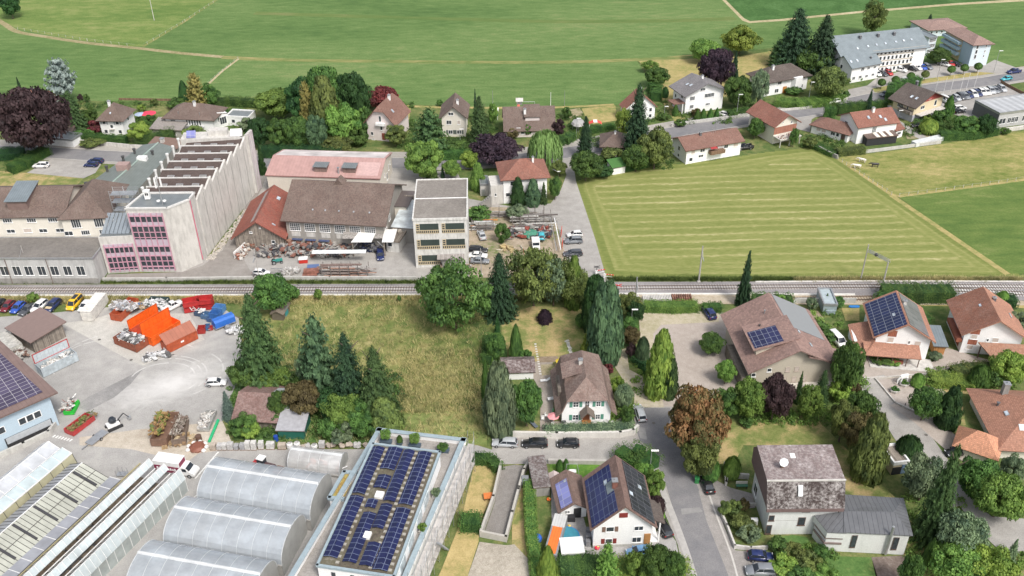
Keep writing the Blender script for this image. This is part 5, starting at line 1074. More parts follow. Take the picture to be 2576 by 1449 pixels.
H=bld('old_shed','old shed with collapsing mossy tiled roof under the yard trees','shed',(0,2),(2390,1395),(2790,1420),9.5,2.4,'gable_x',2.2,.7,wall=WD,rm=tiles('roof_moss_red',(.20,.12,.105),(.36,.27,.245),.9,.3,.3));pn(H,'b',.05,.3,.3,.9,pl('sheet_grey',(.4,.42,.43)),'patch_sheet',.04,.03)
H=bld('tarpaulin_shelter','low shelter covered by a grey tarpaulin with green side behind the stone pallets','shelter',(1,3),(232,70),(490,75),5.2,2.2,'shed_back',.8,.3,wall=pl('tarp_green',(.02,.12,.09),.6),rm=pl('tarp_grey',(.34,.34,.36),.6,var=.15))
H=bld('garden_hut','small brown garden hut with turquoise doors at the wild meadow','hut',(1,2),(165,320),(280,328),4.2,1.9,'gable_y',.7,.3,wall=pl('hut_side',(.13,.11,.08),.9),rm=pl('hut_roof',(.17,.14,.11),.9));door(H,'r',.5,1.6,1.8,pl('door_turquoise',(.04,.25,.27)))
RV=tiles('roof_villa',(.20,.135,.115),(.36,.30,.26),.6,.3,.36)
H=bld('villa','white villa with broad half hipped brown roof, green shutters and thatched porch',HC,(2,2),(500,1372),(985,1355),12.5,2.9,'gable_y',4.0,1.0,wall=WH,rm=RV,trim=False)
bpy.data.objects.remove(H.roof);W_=H.W;pr=[(-1.2,2.5),(-.15,3.6),(.75,6.1),(W_/2,9.3)];mb=MB()
for k in range(3):
 (xa,za),(xb,zb)=pr[k],pr[k+1];yb0,yb1=(-.7,13.2) if k<2 else(2.3,10.6)
 mb.sb([(xa,13.2,za),(xa,-.7,za),(xb,yb0,zb),(xb,yb1,zb)],.22);mb.sb([(W_-xa,-.7,za),(W_-xa,13.2,za),(W_-xb,yb1,zb),(W_-xb,yb0,zb)],.22)
mb.sb([(.75,-.8,6.05),(W_-.75,-.8,6.05),(W_/2,2.3,9.3)],.22);mb.sb([(W_-.75,13.3,6.05),(.75,13.3,6.05),(W_/2,10.6,9.3)],.22);mb.bl('roof',RV,H.ro)
H.planes['l']=(Vector((.75,13.2,6.1)),Vector((0,-1,0)),Vector((W_/2-.75,0,3.2)).normalized(),Vector((-3.2,0,W_/2-.75)).normalized(),13.9,math.hypot(W_/2-.75,3.2))
SG=pl('shutter_green',(.10,.27,.20),.6)
mb=MB();mb.lt([[(0,y,2.8),(H.W,y,2.8),(H.W,y,3.7),(H.W-.75,y,6.05),(.75,y,6.05),(0,y,3.7)] for y in(-.02,.3)]);mb.bl('gable_wall',WH,H.ro)
wins(H,'f',[(.28,4.1,1.1,1.3,'grid'),(.74,4.1,.9,1.2,'grid'),(.28,1.0,1.1,1.3,'grid'),(.74,1.0,.9,1.2,'grid')],shut=SG);wins(H,'f',[(.51,4.1,.9,1.4,'grid')])
m_=MB();m_.sb([(H.W*.36,-1.8,2.7),(H.W*.5,-1.9,4.3),(H.W*.5,0,4.6),(H.W*.36,0,3.0)],.2);m_.sb([(H.W*.5,-1.9,4.3),(H.W*.66,-1.8,2.7),(H.W*.66,0,3.0),(H.W*.5,0,4.6)],.2);m_.bl('porch_roof',pl('thatch',(.16,.13,.11),.95,var=.3,scale=6),H.ro);pb(H,'porch',WOODO,H.W*.41,H.W*.6,-1.5,-.05,0,1.0);door(H,'f',.5,1.2,2.3,pl('door_brown',(.22,.08,.04)))
p=rp(H,'l',6.6,1.4);m_=MB();m_.box(p.x-1.0,p.x+1.8,p.y-2,p.y+2,p.z-1.6,p.z+.5);d_=m_.bl('dormer',RV,H.ro);m_=MB();m_.sb([(p.x-1.5,p.y+2.3,p.z+.55),(p.x-1.5,p.y-2.3,p.z+.55),(p.x+2.2,p.y-2.3,p.z+1.9),(p.x+2.2,p.y+2.3,p.z+1.9)],.15);m_.bl('dormer_roof',RV,d_)
cm(H,'l',.45,.85,.7,1.0,CW);m_=MB();m_.box(-.4,.6,4,9,3.2,4.6);m_.bl('roof_terrace',WD,H.ro);wins(H,'r',[(.5,2.0,1,1)])
H=bld('garden_shed','small white shed with mossy brown tiled roof left of the villa garden','shed',(2,2),(-90,925),(215,915),4.5,2.2,'gable_x',1.1,.4,wall=WH,rm=RM)
H=bld('residential_building','large beige building with sweeping plum brown roof and solar panels by the paved courtyard','building',None,(46.4,142.0),(62.9,143.2),17.6,6.1,'gable_y',4.3,1.3,wall=BEIGE,rm=RP)
wins(H,'f',[(.02,3.6,.9,.9),(.20,4.6,.9,.9),(.19,1.8,.9,.9)],style='x');wins(H,'f',[(.42,4.4,.9,1.1,'blind'),(.53,4.4,.9,1.1,'blind'),(.40,1.8,.9,1.3,'blind'),(.52,1.8,.9,1.3,'blind'),(.64,1.8,.9,1.3,'blind')],fm=pl('blind_frame',(.45,.38,.33)));pb(H,'balcony',pl('balcony_cream',(.6,.56,.5)),H.W*.36,H.W+1.4,-1.5,-.1,.6,1.6)
pn(H,'r',.42,.985,.12,.93,pl('solar_grey_sheet',(.25,.26,.275),.3,var=.04),'solar_array',.1,.06);sk(H,'r',.38,.75,1.0,.5);sk(H,'r',.2,.62,1.2,.5);vent(H,'l',.5,.5,.15,1.6,pl('flue_dark',(.06,.05,.05)));vent(H,'l',.28,.75,.12,.7)
p=rp(H,'l',H.planes['l'][4]*.62,H.planes['l'][5]*.62);m_=MB()
m_.pm([(p.x-3.4,p.y-3.6),(p.x+2.6,p.y-3.6),(p.x+2.6,p.y+3.2),(p.x-3.4,p.y+3.2)],p.z-3,p.z+.1);cr_o=m_.bl('cross_gable',BEIGE,H.ro);m_=MB();m_.sb([(p.x-4.3,p.y-4.3,p.z-.1),(p.x+4.6,p.y-4.3,p.z+2.2),(p.x+4.6,p.y+3.8,p.z+2.2),(p.x-4.3,p.y+3.8,p.z-.1)],.25);m_.bl('cross_roof',RP,cr_o);m_=MB();m_.sb([(p.x-3.9,p.y-3.9,p.z+.1),(p.x+1.6,p.y-3.9,p.z+1.55),(p.x+1.6,p.y+1.4,p.z+1.55),(p.x-3.9,p.y+1.4,p.z+.1)],.06);m_.bl('solar_array',so_('solar_blue',(.02,.022,.06),(.25,.27,.33),1.5,1.1),cr_o)
m_=MB();m_.sb([(H.W*.62,-1.3,8.6),(H.W+1.3,-1.3,6.6),(H.W+1.3,3.5,6.6),(H.W*.62,3.5,8.6)],.2);m_.bl('dormer_roof',RP,H.ro)
m_=MB();
for y_ in(4,9,14):m_.tb((-.05,y_,3.6),(-1.2,y_,5.4),.1,n=5)
m_.bl('eave_brackets',TB,H.ro,kind='stuff');pb(H,'side_terrace',WD,-1.6,0,1,12,0,2.6)
BRW=pk('boards_redbrown',(.22,.07,.04),(.36,.13,.08))
H=bld('chalet','white chalet with solar panels on both roof slopes and red tiled lean-to',HC,None,(74.2,153.2),(84.6,151.6),11,5.6,'gable_y',3.3,.9,wall=WH,rm=RO)
pn(H,'l',.06,.98,.06,.97,SOL,'solar_array');pn(H,'r',.02,.95,.25,.95,SOLG,'solar_array');sk(H,'l',.62,.72,1.0,.6);cm(H,'r',.65,.85,.6,.9,CW)
wins(H,'f',[(.27,3.6,1.3,1.4,'blind'),(.62,3.6,.5,.8),(.78,3.3,1.3,1.2,'blind'),(.3,.6,1.8,1.5),(.55,.6,1.8,1.5)]);pb(H,'timber_panel',BRW,H.W*.2,H.W*.36,-.05,-.01,5.1,6.6)
m_=MB();m_.sb([(-2.4,-3.4,2.4),(H.W*.82,-3.4,2.4),(H.W*.82,0,3.5),(-2.4,0,3.5)],.2);m_.sb([(-4.2,-3.4,2.4),(-2.4,-3.4,2.4),(0,0,3.9),(0,7,3.9),(-4.2,7,2.6)],.2);m_.bl('lean_to_roof',RO,H.ro)
for x_ in(.3,3.2,6,8.3):pb(H,'post',TB,x_-.08,x_+.08,-3.2,-3.05,0,2.3)
for x_ in(1.6,4.6):pb(H,'bench',BRW,x_-1,x_+1,-2.6,-2.0,.2,.9)
pb(H,'terrace',CW,-1,H.W+1,-4.2,-.05,0,.18);pb(H,'side_shed',WH,-3.8,-.05,1,6.5,0,2.6)
H=bld('garden_shed','orange wooden shed with grey sheet roof beside the solar chalet','shed',(3,2),(1655,665),(1765,672),6,2.2,'shed_back',.5,.4,wall=pk('boards_orange',(.32,.14,.04),(.48,.24,.09)),rm=RQ)
H=bld('chalet','white chalet with brown timber panels and orange roof with shade painted on its left slope at the right edge',HC,None,(92.6,154.0),(103.6,152.3),11,5.6,'gable_y',3.5,1.0,wall=WH,rm=RO)
wins(H,'f',[(.17,3.6,1.3,1.1,'blind'),(.15,1.0,1.3,1.1,'blind'),(.42,3.2,.5,.8),(.55,3.2,1.3,1.1,'blind')]);
for z_ in(2.2,4.8):pb(H,'timber_panel',BRW,H.W*.09,H.W*.25,-.05,-.01,z_,z_+1.2)
pb(H,'timber_panel',BRW,-.05,-.01,1.5,4,.4,5.4);sk(H,'l',.45,.72,.9,.5);cm(H,'r',.7,.8,.6,.6,pl('vent_dark',(.12,.12,.13)));sk(H,'r',.5,.35,1.6,.4);pn(H,'l',.0,1,.0,1,tiles('roof_rust',(.26,.11,.07),(.34,.24,.2),.5,contrast=.6),'shaded_tiles',.04,.03)  # left slope covered in a darker orange, its shade painted in
pb(H,'balcony',BRW,-1.2,-.05,.2,8,2.4,3.2)
m_=MB();m_.sb([(2.6,-1.0,3.6),(5.0,-6.5,2.6),(15,-6.5,2.6),(15,-.4,3.6)],.2);m_.bl('carport_roof',tiles('roof_carport',(.34,.17,.11),(.36,.26,.2),.6),H.ro)
for x_,y_ in((5.4,-6),(3.2,-1.4)):pb(H,'carport_post',TB,x_-.1,x_+.1,y_-.1,y_+.1,0,2.8)
H=bld('pool_shed','small grey blue garden pool cabin beside the railway hedge','cabin',(3,2),(545,258),(680,262),6.5,2.3,'flat',0,.1,wall=pl('cabin_grey',(.28,.34,.36),.6),rm=pl('cabin_roof',(.36,.42,.44),.5))
H=bld('bungalow','bungalow with large orange brown hipped roof cut by the right edge',HC,None,(86.6,122.6),(104,121.0),15.5,3.0,'hip',4.6,1.0,wall=CM,rm=RO)
sk(H,'l',.55,.42,1.2,.7);sk(H,'f',.25,.45,1.0,1.2);vent(H,'l',.4,.35,.2,.6,pl('vent_dark',(.12,.12,.13)));wins(H,'l',[(.5,1,1,1.2),(.25,1,1,1.2)]);cm(H,'b',.75,.5,1.0,2.4,CONCD)
H=bld('garage_wing','lower garage wing with light orange hipped roof in front of the bungalow','garage',(3,2),(1905,1560),(2290,1690),0,2.6,'hip',2.3,.7,z=2.6,CR=(2440,1560),wall=CM,rm=tiles('roof_light_orange',(.58,.28,.17),(.40,.22,.15),.35,contrast=.6))
H=bld('concrete_house','split level white concrete house with big brown mansard tile roof full of lichen',HC,None,(40.9,105.3),(51.9,105.3),9.8,6.4,'flat',0,.0,wall=sn('concrete_house',(.66,.67,.65),(.4,.4,.39),.35),rm=RM)
for ch in list(H.ro.children):
 if ch.name.startswith(('parapet','roof')):bpy.data.objects.remove(ch)
W_=H.W;z0,z1=6.3,10.6
prof=[(-.7,-.6,z0),(-.7,1.4,z1),(-.7,8.8,z1+.6),(-.7,10.6,z1-1.2),(-.7,10.4,z0)]
mb=MB();mb.lt([[(-.7 if s_==0 else W_+.5,y,z) for _,y,z in prof] for s_ in(0,1)]);mb.bl('roof_body',pl('cladding_brown',(.155,.105,.10),.8),H.ro)
mb=MB();mb.sb([(-.8,-.75,z0+.3),(W_+.6,-.75,z0+.3),(W_+.6,1.35,z1+.12),(-.8,1.35,z1+.12)],.15);mb.bl('mansard_slope',tiles('roof_lichen_dark',(.055,.038,.036),(.50,.47,.46),.95,.32,.3,contrast=.5),H.ro)
mb=MB();mb.sb([(-.8,1.3,z1+.14),(W_+.6,1.3,z1+.14),(W_+.6,8.9,z1+.75),(-.8,8.9,z1+.75)],.12);tr_=mb.bl('top_roof',tiles('roof_lichen',(.20,.155,.15),(.46,.42,.41),.95,.4,.4),H.ro)
mb=MB();mb.box(-.85,W_+.65,1.2,1.45,z1+.05,z1+.28);mb.bl('ridge_tiles',CW,H.ro);pb(H,'fascia',pl('cladding_brown',(.155,.105,.10),.8),-.75,W_+.55,-.78,-.5,z0-.4,z0+.3)
mb=MB();mb.sb([(W_*.37,-.1,z0+2.4),(W_*.37+.7,-.1,z0+2.4),(W_*.37+.7,.75,z0+4.0),(W_*.37,.75,z0+4.0)],.1);mb.bl('skylight',gd('sky_glass2',(.5,.54,.56),.1),H.ro)
mb=MB();mb.sb([(W_*.37,6,z1+.6),(W_*.37+.8,6,z1+.6),(W_*.37+.8,7,z1+.7),(W_*.37,7,z1+.7)],.2);mb.bl('hatch',TI,H.ro)
wins(H,'f',[(.04,.2,.9,2.0),(.05,3.2,.9,1.2),(.05,5.3,.9,.8),(.5,2.1,1.2,1.8),(.53,5.2,1.2,.9)],fm=TB);pb(H,'wall_joint',CONCD,W_*.1,W_*.46,-.02,0,3.2,3.24);wins(H,'l',[(.2,1.2,2,2.2)],fm=TI)
d_=ro('satellite_dish',Vector((40.9,105.3,0))+Vector((W_*.2,4.2,z1+.3)),0,'satellite dish on the mossy flat top of the concrete house','satellite dish');mb=MB();mb.box(-.25,.25,-.25,.25,0,.4);mb.tb((0,0,.4),(0,0,1.2),.06,n=6);mb.bl('mount',WB,d_);mb=MB()
mb.lt([[(r*math.cos(i*.785),-.25-z_+r*math.sin(i*.785)*.5,1.5+r*math.sin(i*.785)*.85) for i in range(8)] for r,z_ in((.75,.25),(.5,.08),(.1,0))]);mb.bl('dish',pl('dish_grey',(.6,.63,.66),.4),d_)
ax=ro('house_annex',(52.0,101.6,0),0,'single storey white concrete annex with grey standing seam roof and steel flue','house annex');S1=[(0,0),(9.9,-.8),(11.3,6.6),(2.0,7.4)]
mb=MB();mb.pm(S1,0,4.6);mb.bl('wall',sn('concrete_house',(.66,.67,.65),(.4,.4,.39),.35),ax);mb=MB();mb.pm([(-3.6,3.2),(-2.6,.2),(0,0),(0,4.4)],0,4.5);mb.pm([(-3.9,3.4),(-2.8,-.1),(.1,-.3),(.1,3)],3.3,4.5);mb.bl('oriel',sn('concrete_house',(.66,.67,.65),(.4,.4,.39),.35),ax)
SR=ss('roof_seam_annex',(.175,.18,.19),.75,.5,.4,.3);mb=MB();Q=[(-.3,-.3,4.7),(10.3,-1.1,4.7),(11.7,6.9,4.7),(1.8,7.7,4.9)];ap=(8.6,3.2,5.5);ap2=(.8,3.6,5.3)
mb.sb([Q[0],Q[1],ap,ap2],.15);mb.sb([Q[1],Q[2],ap],.15);mb.sb([Q[2],Q[3],ap2,ap],.15);mb.sb([Q[0],ap2,Q[3]],.15);mb.bl('roof',SR,ax)
mb=MB();mb.sb([(-3.9,3.4,4.62),(-2.8,-.2,4.62),(.1,-.4,4.62),(.8,3.6,5.2)],.12);mb.bl('oriel_roof',SR,ax)
mb=MB();mb.tb((6.9,-.95,.4),(6.9,-.95,6.6),.22,n=10);mb.bl('flue',SL,ax)
for x_ in(1.7,8.1):mb=MB();y_=-x_*.081-.04;mb.box(x_-.45,x_+.45,y_-.05,y_,1.0,3.9);w_=mb.bl('window',TB,ax);mb=MB();mb.box(x_-.38,x_+.38,y_-.08,y_-.05,1.3,3.8);mb.bl('pane',GL,w_)
for z_ in(1.7,2.9):mb=MB();mb.pm([(-3.75,2.9),(-2.85,.05),(-.1,-.15),(-.1,-.05),(-2.8,.15),(-3.6,2.95)],z_,z_+.4);mb.bl('window_band',pl('band_brown',(.22,.17,.16),.6),ax)
H=bld('small_garage','small cream garage with sunken flat roof, open flap door and blue door by the thuja','garage',(3,3),(1235,432),(1385,412),4.5,2.5,'flat',0,.1,wall=sn('wall_buttermilk',(.66,.56,.38),(.5,.42,.3),.2),rm=WD,flatpar=.5,trim=TI);door(H,'f',.75,.8,2,pl('door_blue',(.16,.24,.36)));door(H,'f',.3,1.6,1.6,DARK)
H=bld('house','white gabled family house with solar panels on both slopes and red shutters',HC,(2,3),(812,1166),(1392,1140),10.2,5.4,'gable_y',4.4,.7,wall=WH,rm=tiles('roof_family',(.19,.12,.10),(.25,.19,.17),.3,.3,.4))
SBL=so_('solar_dark_blue',(.012,.016,.07),(.12,.15,.24),1.65,1.0);pn(H,'l',.1,.98,.08,.80,SBL,'solar_array');pn(H,'r',.03,.97,.08,.80,so_('solar_black',(.035,.038,.045),(.15,.155,.165),1.0,1.65),'solar_array')
pn(H,'l',.42,.62,.62,.80,RQ,'metal_flashing',.2,.02);sk(H,'l',.38,.62,1.1,.7);sk(H,'r',.35,.72,.9,.9);sk(H,'r',.62,.35,.9,.9);cm(H,'l',.55,.82,.8,1.4,pl('chimney_red',(.20,.09,.07)))
SR_=pl('shutter_red',(.22,.035,.03),.6);SB_=pl('shutter_brown',(.20,.13,.10),.6)
wins(H,'f',[(.28,3.6,1.3,1.1,'plain')],shut=SB_);wins(H,'f',[(.27,.9,1.2,1.1,'plain')],shut=SR_);wins(H,'f',[(.77,3.6,1.5,1.0),(.75,.9,1.5,1.2)]);door(H,'f',.49,1.2,.9,SR_,6.7,'shutter_pair');door(H,'f',.93,.9,2.4,pl('door_oak',(.40,.2,.07)),.3);pb(H,'plinth',CC,-.03,H.W*.9,-.06,-.01,0,.6)
m_=MB();m_.sb([(H.W+.4,.6,5.1),(H.W+2.2,.6,4.3),(H.W+2.2,5.2,4.3),(H.W+.4,5.2,5.1)],.2);m_.bl('porch_roof',RD,H.ro);m_=MB();m_.box(H.W,H.W+1.4,.6,4.6,0,.3);m_.box(H.W+1.3,H.W+1.5,.6,.9,0,4.4);m_.bl('porch',WH,H.ro)
H=bld('outbuilding','white outbuilding with brown tiled roof and pale solar panel left of the family house','outbuilding',(2,3),(490,878),(745,850),6.6,2.7,'gable_y',1.4,.7,wall=WH,rm=tiles('roof_outhouse',(.18,.12,.10),(.25,.19,.17),.4,.4,.4));pn(H,'l',.25,.95,.25,.9,SOLP,'solar_array');sk(H,'l',.3,.8,.6,.5);wins(H,'f',[(.25,1.2,.9,.7,'grid')]);door(H,'f',.65,1.1,2.1,DARK)
H=bld('carport','long narrow lean-to with lichen covered corrugated roof behind the outbuilding','shed',(2,3),(225,560),(380,545),0,2.2,'shed_back',.3,.2,z=2.2,CL=(200,270),wall=CONCD,rm=tiles('roof_lichen_corr',(.12,.09,.085),(.42,.41,.40),.95,.6,.25))
H=bld('tool_container','long garden container with pale ribbed roof at the back half and orange at the front','container',(2,3),(315,1220),(450,1246),0,2.3,'flat',0,.0,z=2.3,CL=(262,790),wall=pl('container_wall',(.3,.3,.3),.6),rm=ss('roof_orange_ribs',(.85,.20,.04),.45,.7,.5,.1),flatpar=.02,trim=ME);pb(H,'ribbed_roof',ss('roof_pale_ribs',(.58,.58,.56),.45,.7,.5,.1),0,H.W,H.D*.68,H.D*1.0,2.37,2.42)
H=bld('white_shed','flat white roofed corrugated shed in front of the blue pool','shed',(2,3),(500,1322),(722,1308),3.0,2.4,'flat',0,.1,wall=ss('wall_corrugated',(.36,.36,.37),.25,.7,.5,.2),rm=pl('roof_white_sheet',(.80,.79,.77),.5,var=.05),flatpar=.04,trim=TI)
# ---- white office block with solar panels and scaffolding
so=ro('solar_office',(0,0,0),0,'white flat roofed office block covered with rows of blue solar panels and a roof terrace','building')
zt,zu=6.5,9.6
g1= lambda x,y,z:Tp(1,3,x,y,z)
P1,P2,P3,P4=g1(1235,5,zt),g1(2105,110,zt),g1(1540,1449,zt),g1(370,1449,zt)
d_=(P3-P2).normalized();P3=P3+d_*14;d4=(P4-P1).normalized();P4=P4+d4*14
X1,X2,X3=g1(1010,430,zt),g1(890,420,zt),g1(740,680,zt)
WS=sn('wall_bright',(.80,.80,.80),(.6,.6,.6),.15);PARB=pl('parapet_blue',(.29,.36,.395),.5)
pw=MB();pw.pm([(p.x,p.y) for p in(P1,P4,P3,P2)],0,zt);pw.bl('wall',WS,so);pw=MB();pw.pm([(p.x,p.y) for p in(X1,X2,X3,g1(880,690,zt))],0,zt);pw.bl('wall_bay',WS,so)
pw=MB();pw.face([(p.x,p.y,zt+.03) for p in(P1,P4,P3,P2)]);pw.bl('terrace_floor',gm('terrace_slab',[(.24,.225,.205),(.31,.29,.27),(.37,.35,.33)],.12,1,5),so)
pw=MB()
for a_,b_ in((P2,P1),(P1,P4),(P3,P2)):
 dd=b_-a_;m0=(a_+b_)/2;nrm=Vector((-dd.y,dd.x,0)).normalized()*.25;pw.ob((m0+nrm)[:2],dd[:2],dd.length/2+.2,.3,zt,zt+.9)
pw.bl('parapet',WS,so)
pw=MB()
for a_,b_ in((P2,P1),(P1,P4),(P3,P2)):
 dd=b_-a_;m0=(a_+b_)/2;nrm=Vector((-dd.y,dd.x,0)).normalized()*.25;pw.ob((m0+nrm)[:2],dd[:2],dd.length/2+.3,.42,zt+.9,zt+1.0)
pw.bl('parapet_cap',PARB,so)
pw=MB();bay=[X1,X2,X3,g1(880,690,zt)]
for a_,b_ in zip(bay,bay[1:]):dd=b_-a_;pw.ob(((a_+b_)/2)[:2],dd[:2],dd.length/2+.2,.3,zt+.1,zt+.6)
pw.bl('bay_parapet',PARB,so);pw=MB();pw.face([(p.x,p.y,zt+.25) for p in(bay[0],bay[1],bay[2],bay[3])]);pw.bl('sedum_bed',gm('sedum',[(.25,.13,.07),(.36,.26,.08),(.40,.38,.12)],.5,2.5,8),so)
Q1,Q2=g1(1180,125,zu),g1(1850,210,zu);Q4=g1(500,1330,zu);u=(Q2-Q1);W_=u.length;u.normalize();v=Vector((u.y,-u.x,0));Dn=(Q4-Q1).dot(v);Q4b=Q1+v*Dn;Q3b=Q2+v*Dn
pw=MB();pw.pm([(p.x,p.y) for p in(Q1,Q4b,Q3b,Q2)],zt,zu);pw.bl('upper_wall',WS,so)
pw=MB();pw.face([(p.x,p.y,zu+.05) for p in(Q1,Q4b,Q3b,Q2)]);pw.bl('green_roof',gm('sedum_roof',[(.07,.065,.05),(.12,.10,.08),(.14,.13,.09),(.22,.20,.17)],.35,1.8,8),so)
pw=MB()
for a_,b_ in((Q1,Q2),(Q2,Q3b),(Q3b,Q4b),(Q4b,Q1)):dd=b_-a_;pw.ob(((a_+b_)/2)[:2],dd[:2],dd.length/2+.15,.2,zu-.1,zu+.3)
pw.bl('upper_parapet',PARB,so)
SPB=so_('solar_bands',(.010,.013,.05),(.16,.19,.28),1.0,1.7)
for(a0,a1,c0,c1) in[(.3,2.35,.8,11.6),(2.9,5.4,.4,5.6),(3.2,5.4,7.0,9.9),(5.6,7.5,.6,12.3),(8.1,10.4,.6,12.6),(.3,2.5,12.2,24.6),(3.2,4.9,12.4,14.2),(3.4,5.5,15.2,25.0),(5.6,7.4,13.0,18.0),(6.0,8.0,20.8,25.2),(8.1,10.4,13.4,25.6)]:
 if c1>Dn-.3:c1=Dn-.4
 w_=(a1-a0)/2;pm=MB()
 for s_ in(0,1):
  xa,xb=a0+s_*w_,a0+(s_+1)*w_;za,zb=(zu+.35,zu+.62) if s_==0 else(zu+.62,zu+.35)
  q=[Q1+u*xa+v*c1,Q1+u*xb+v*c1,Q1+u*xb+v*c0,Q1+u*xa+v*c0]
  pm.sb([(p.x,p.y,z) for p,z in zip(q,(za,zb,zb,za))],.06)
 pm.bl('solar_row',SPB,so)
pm=MB();rg_=random.Random(9)
for cc in np.arange(1,Dn-1,1.15):
 for aa in(2.6,7.8,10.65):
  p=Q1+u*(aa+rg_.uniform(-.1,.1))+v*cc;pm.ob(p[:2],u[:2],.26,.22,zu+.06,zu+.2)
pm.bl('ballast_slabs',pl('slab_pale',(.34,.32,.28),.9),so,kind='stuff')
for(aa,cc) in((4.7,11.3),(5.3,19.6)):
 p=Q1+u*aa+v*cc;pm=MB();pm.ob(p[:2],u[:2],.65,.65,zu+.05,zu+.5);pm.bl('roof_dome',TI,so)
for k_,fr in enumerate((.35,.5,.68,.85)):
 p=Q2.lerp(Q3b,fr)+u*.03;pm=MB();pm.ob(p[:2],v[:2],1.3,.05,zt+.1,zt+2.3);pm.bl('terrace_door',gd('door_glass',(.32,.36,.38),.2),so)
for k_,x_ in enumerate((.2,.45)):
 p=Q4b+u*(W_*x_)+v*.04;pm=MB();pm.ob(p[:2],u[:2],.3,.05,zt+.3,zt+2.2);pm.bl('window',GL,so)
def pt(x,y,w_,label,fol,kind='ball',hh_=1.1,rr=.6,mat=None):
 p=g1(x,y,zt);o=ro('planter',(p.x,p.y,zt+.04),math.atan2(u.y,u.x),label,'planter');m_=MB();m_.box(-w_,w_,-.45,.45,0,.55);m_.box(-w_-.06,w_+.06,-.5,.5,.5,.58);m_.bl('trough',mat or pl('planter_blue',(.07,.10,.13),.6),o)
 inst(PR[kind][0],'plant',o,(0,0,.5),scale=(rr,rr,hh_),mat=FOL[fol])
pt(1310,110,1.0,'dark trough with feathery light green tree at the far left terrace corner','light','loose',2.6,1.2)
pt(1450,125,.4,'small dark planter with clipped round bush between the two feathery trees','hedge','egg',1.4,.5)
pt(1600,150,1.0,'dark trough with second feathery tree in the middle of the terrace','light','loose',2.6,1.2)
pt(1885,195,1.0,'dark trough with low yellow green bushes right on the terrace','hedge','bush',1.0,1.1)
pt(1815,660,.5,'round grey pot with bushy plant halfway down the roof terrace','grey','bush',1.3,.9,CW)
pt(1680,1010,.5,'round grey pot with bright bush at the lower roof terrace','light','bush',1.2,.8,CW)
sf=ro('scaffolding',(P2.x,P2.y,0),0,'tubular scaffolding with board decks along the white office block','scaffolding')
dd=(P3-P2);L_=dd.length;dd.normalize();nr=Vector((-dd.y,dd.x,0));
if nr.x<0:nr=-nr
m_=MB();nb_=int(L_/2.6)
for i in range(nb_+1):
 for o_ in(.5,1.6):
  p=dd*(i*2.6)+nr*o_;m_.tb((p.x,p.y,0),(p.x,p.y,8.3 if i%3 else 9.4),.045,n=5)
m_.bl('standards',SL,sf,kind='stuff');m_=MB()
for z_ in(2.2,3.2,4.4,5.4,6.6,7.6):
 for o_ in(.5,1.6):
  if z_ in(3.2,5.4,7.6) and o_<1:continue
  p=nr*o_;q=dd*L_+nr*o_;m_.tb((p.x,p.y,z_),(q.x,q.y,z_),.035,n=5)
m_.bl('ledgers',SL,sf,kind='stuff')
for z_ in(2.2,4.4,6.5):
 m_=MB();p=dd*(L_/2)+nr*1.05;m_.ob(p[:2],dd[:2],L_/2,.5,z_-.05,z_);m_.bl('deck',pk('deck_boards',(.35,.33,.31),(.55,.52,.49),.6,axis=1),sf)
m_=MB()
for i in range(0,nb_,2):
 p=dd*(i*2.6)+nr*1.62;q=dd*((i+1)*2.6)+nr*1.62;m_.tb((p.x,p.y,.2),(q.x,q.y,4.2),.03,n=4);m_.tb((q.x,q.y,4.4),(p.x,p.y,8.0),.03,n=4)
m_.bl('braces',SL,sf,kind='stuff');m_=MB()
for k in range(14):p=dd*(L_*.42+k*.28)+nr*2.0;m_.ob(p[:2],dd[:2],.14,.35,.3+k*.42,.34+k*.42)
m_.bl('ladder_steps',SL,sf)
# ---- tunnels
FILM=sh_('film_clear',(.50,.55,.60),.6,.18);FILM2=sh_('film_small',(.7,.7,.7),.5);FRM=pl('tunnel_frame',(.56,.58,.59),.5,.2)
def tn(a,b,wd,zg,zr,label,nrib,film=FILM,wall=True,frame_r=.035,grp='polytunnels'):
 a,b=Vector(a),Vector(b);u=(b-a);L=u.length;u.normalize();v=Vector((-u.y,u.x,0));o=ro('polytunnel',a,math.atan2(u.y,u.x),label,'greenhouse',grp)
 n=14;arc=[(wd/2-wd/2*math.cos(math.pi*i/n),zg+(zr-zg)*math.sin(math.pi*i/n)**.8) for i in range(n+1)]
 m_=MB()
 for i in range(n):m_.face([(0,arc[i][0],arc[i][1]),(L,arc[i][0],arc[i][1]),(L,arc[i+1][0],arc[i+1][1]),(0,arc[i+1][0],arc[i+1][1])])
 m_.bl('film',film,o,smooth=True)
 for k in range(nrib+1):
  x=L*k/nrib;m_=MB();
  for i in range(n):m_.tb((x,arc[i][0],arc[i][1]+.02),(x,arc[i+1][0],arc[i+1][1]+.02),frame_r*(2.2 if k in(0,nrib) else 1),n=4)
  m_.bl('rib',FRM,o)
 for x,nm in((0,'end_wall'),(L,'end_wall')):
  m_=MB();m_.face([(x,0,0)]+[(x,p,q) for p,q in arc]+[(x,wd,0)]);m_.bl(nm,sh_('polycarbonate',(.42,.42,.40),.88,.5),o)
 m_=MB();m_.box(0,L,-.06,.06,0,zg);m_.box(0,L,-.2,.2,zg-.1,zg+.08);m_.bl('gutter_wall',pl('gutter_grey',(.30,.29,.27),.6),o)
 m_=MB();m_.tb((0,wd/2,zr+.05),(L,wd/2,zr+.05),.28,n=8);m_.bl('ridge_flap',sh_('ridge_film',(.75,.77,.78),.75),o)
 return o
A0=Vector((-52.9,111.4,0));B0=Vector((-33.3,107.0,0));stp=Vector((-2.75,-9.3,0))
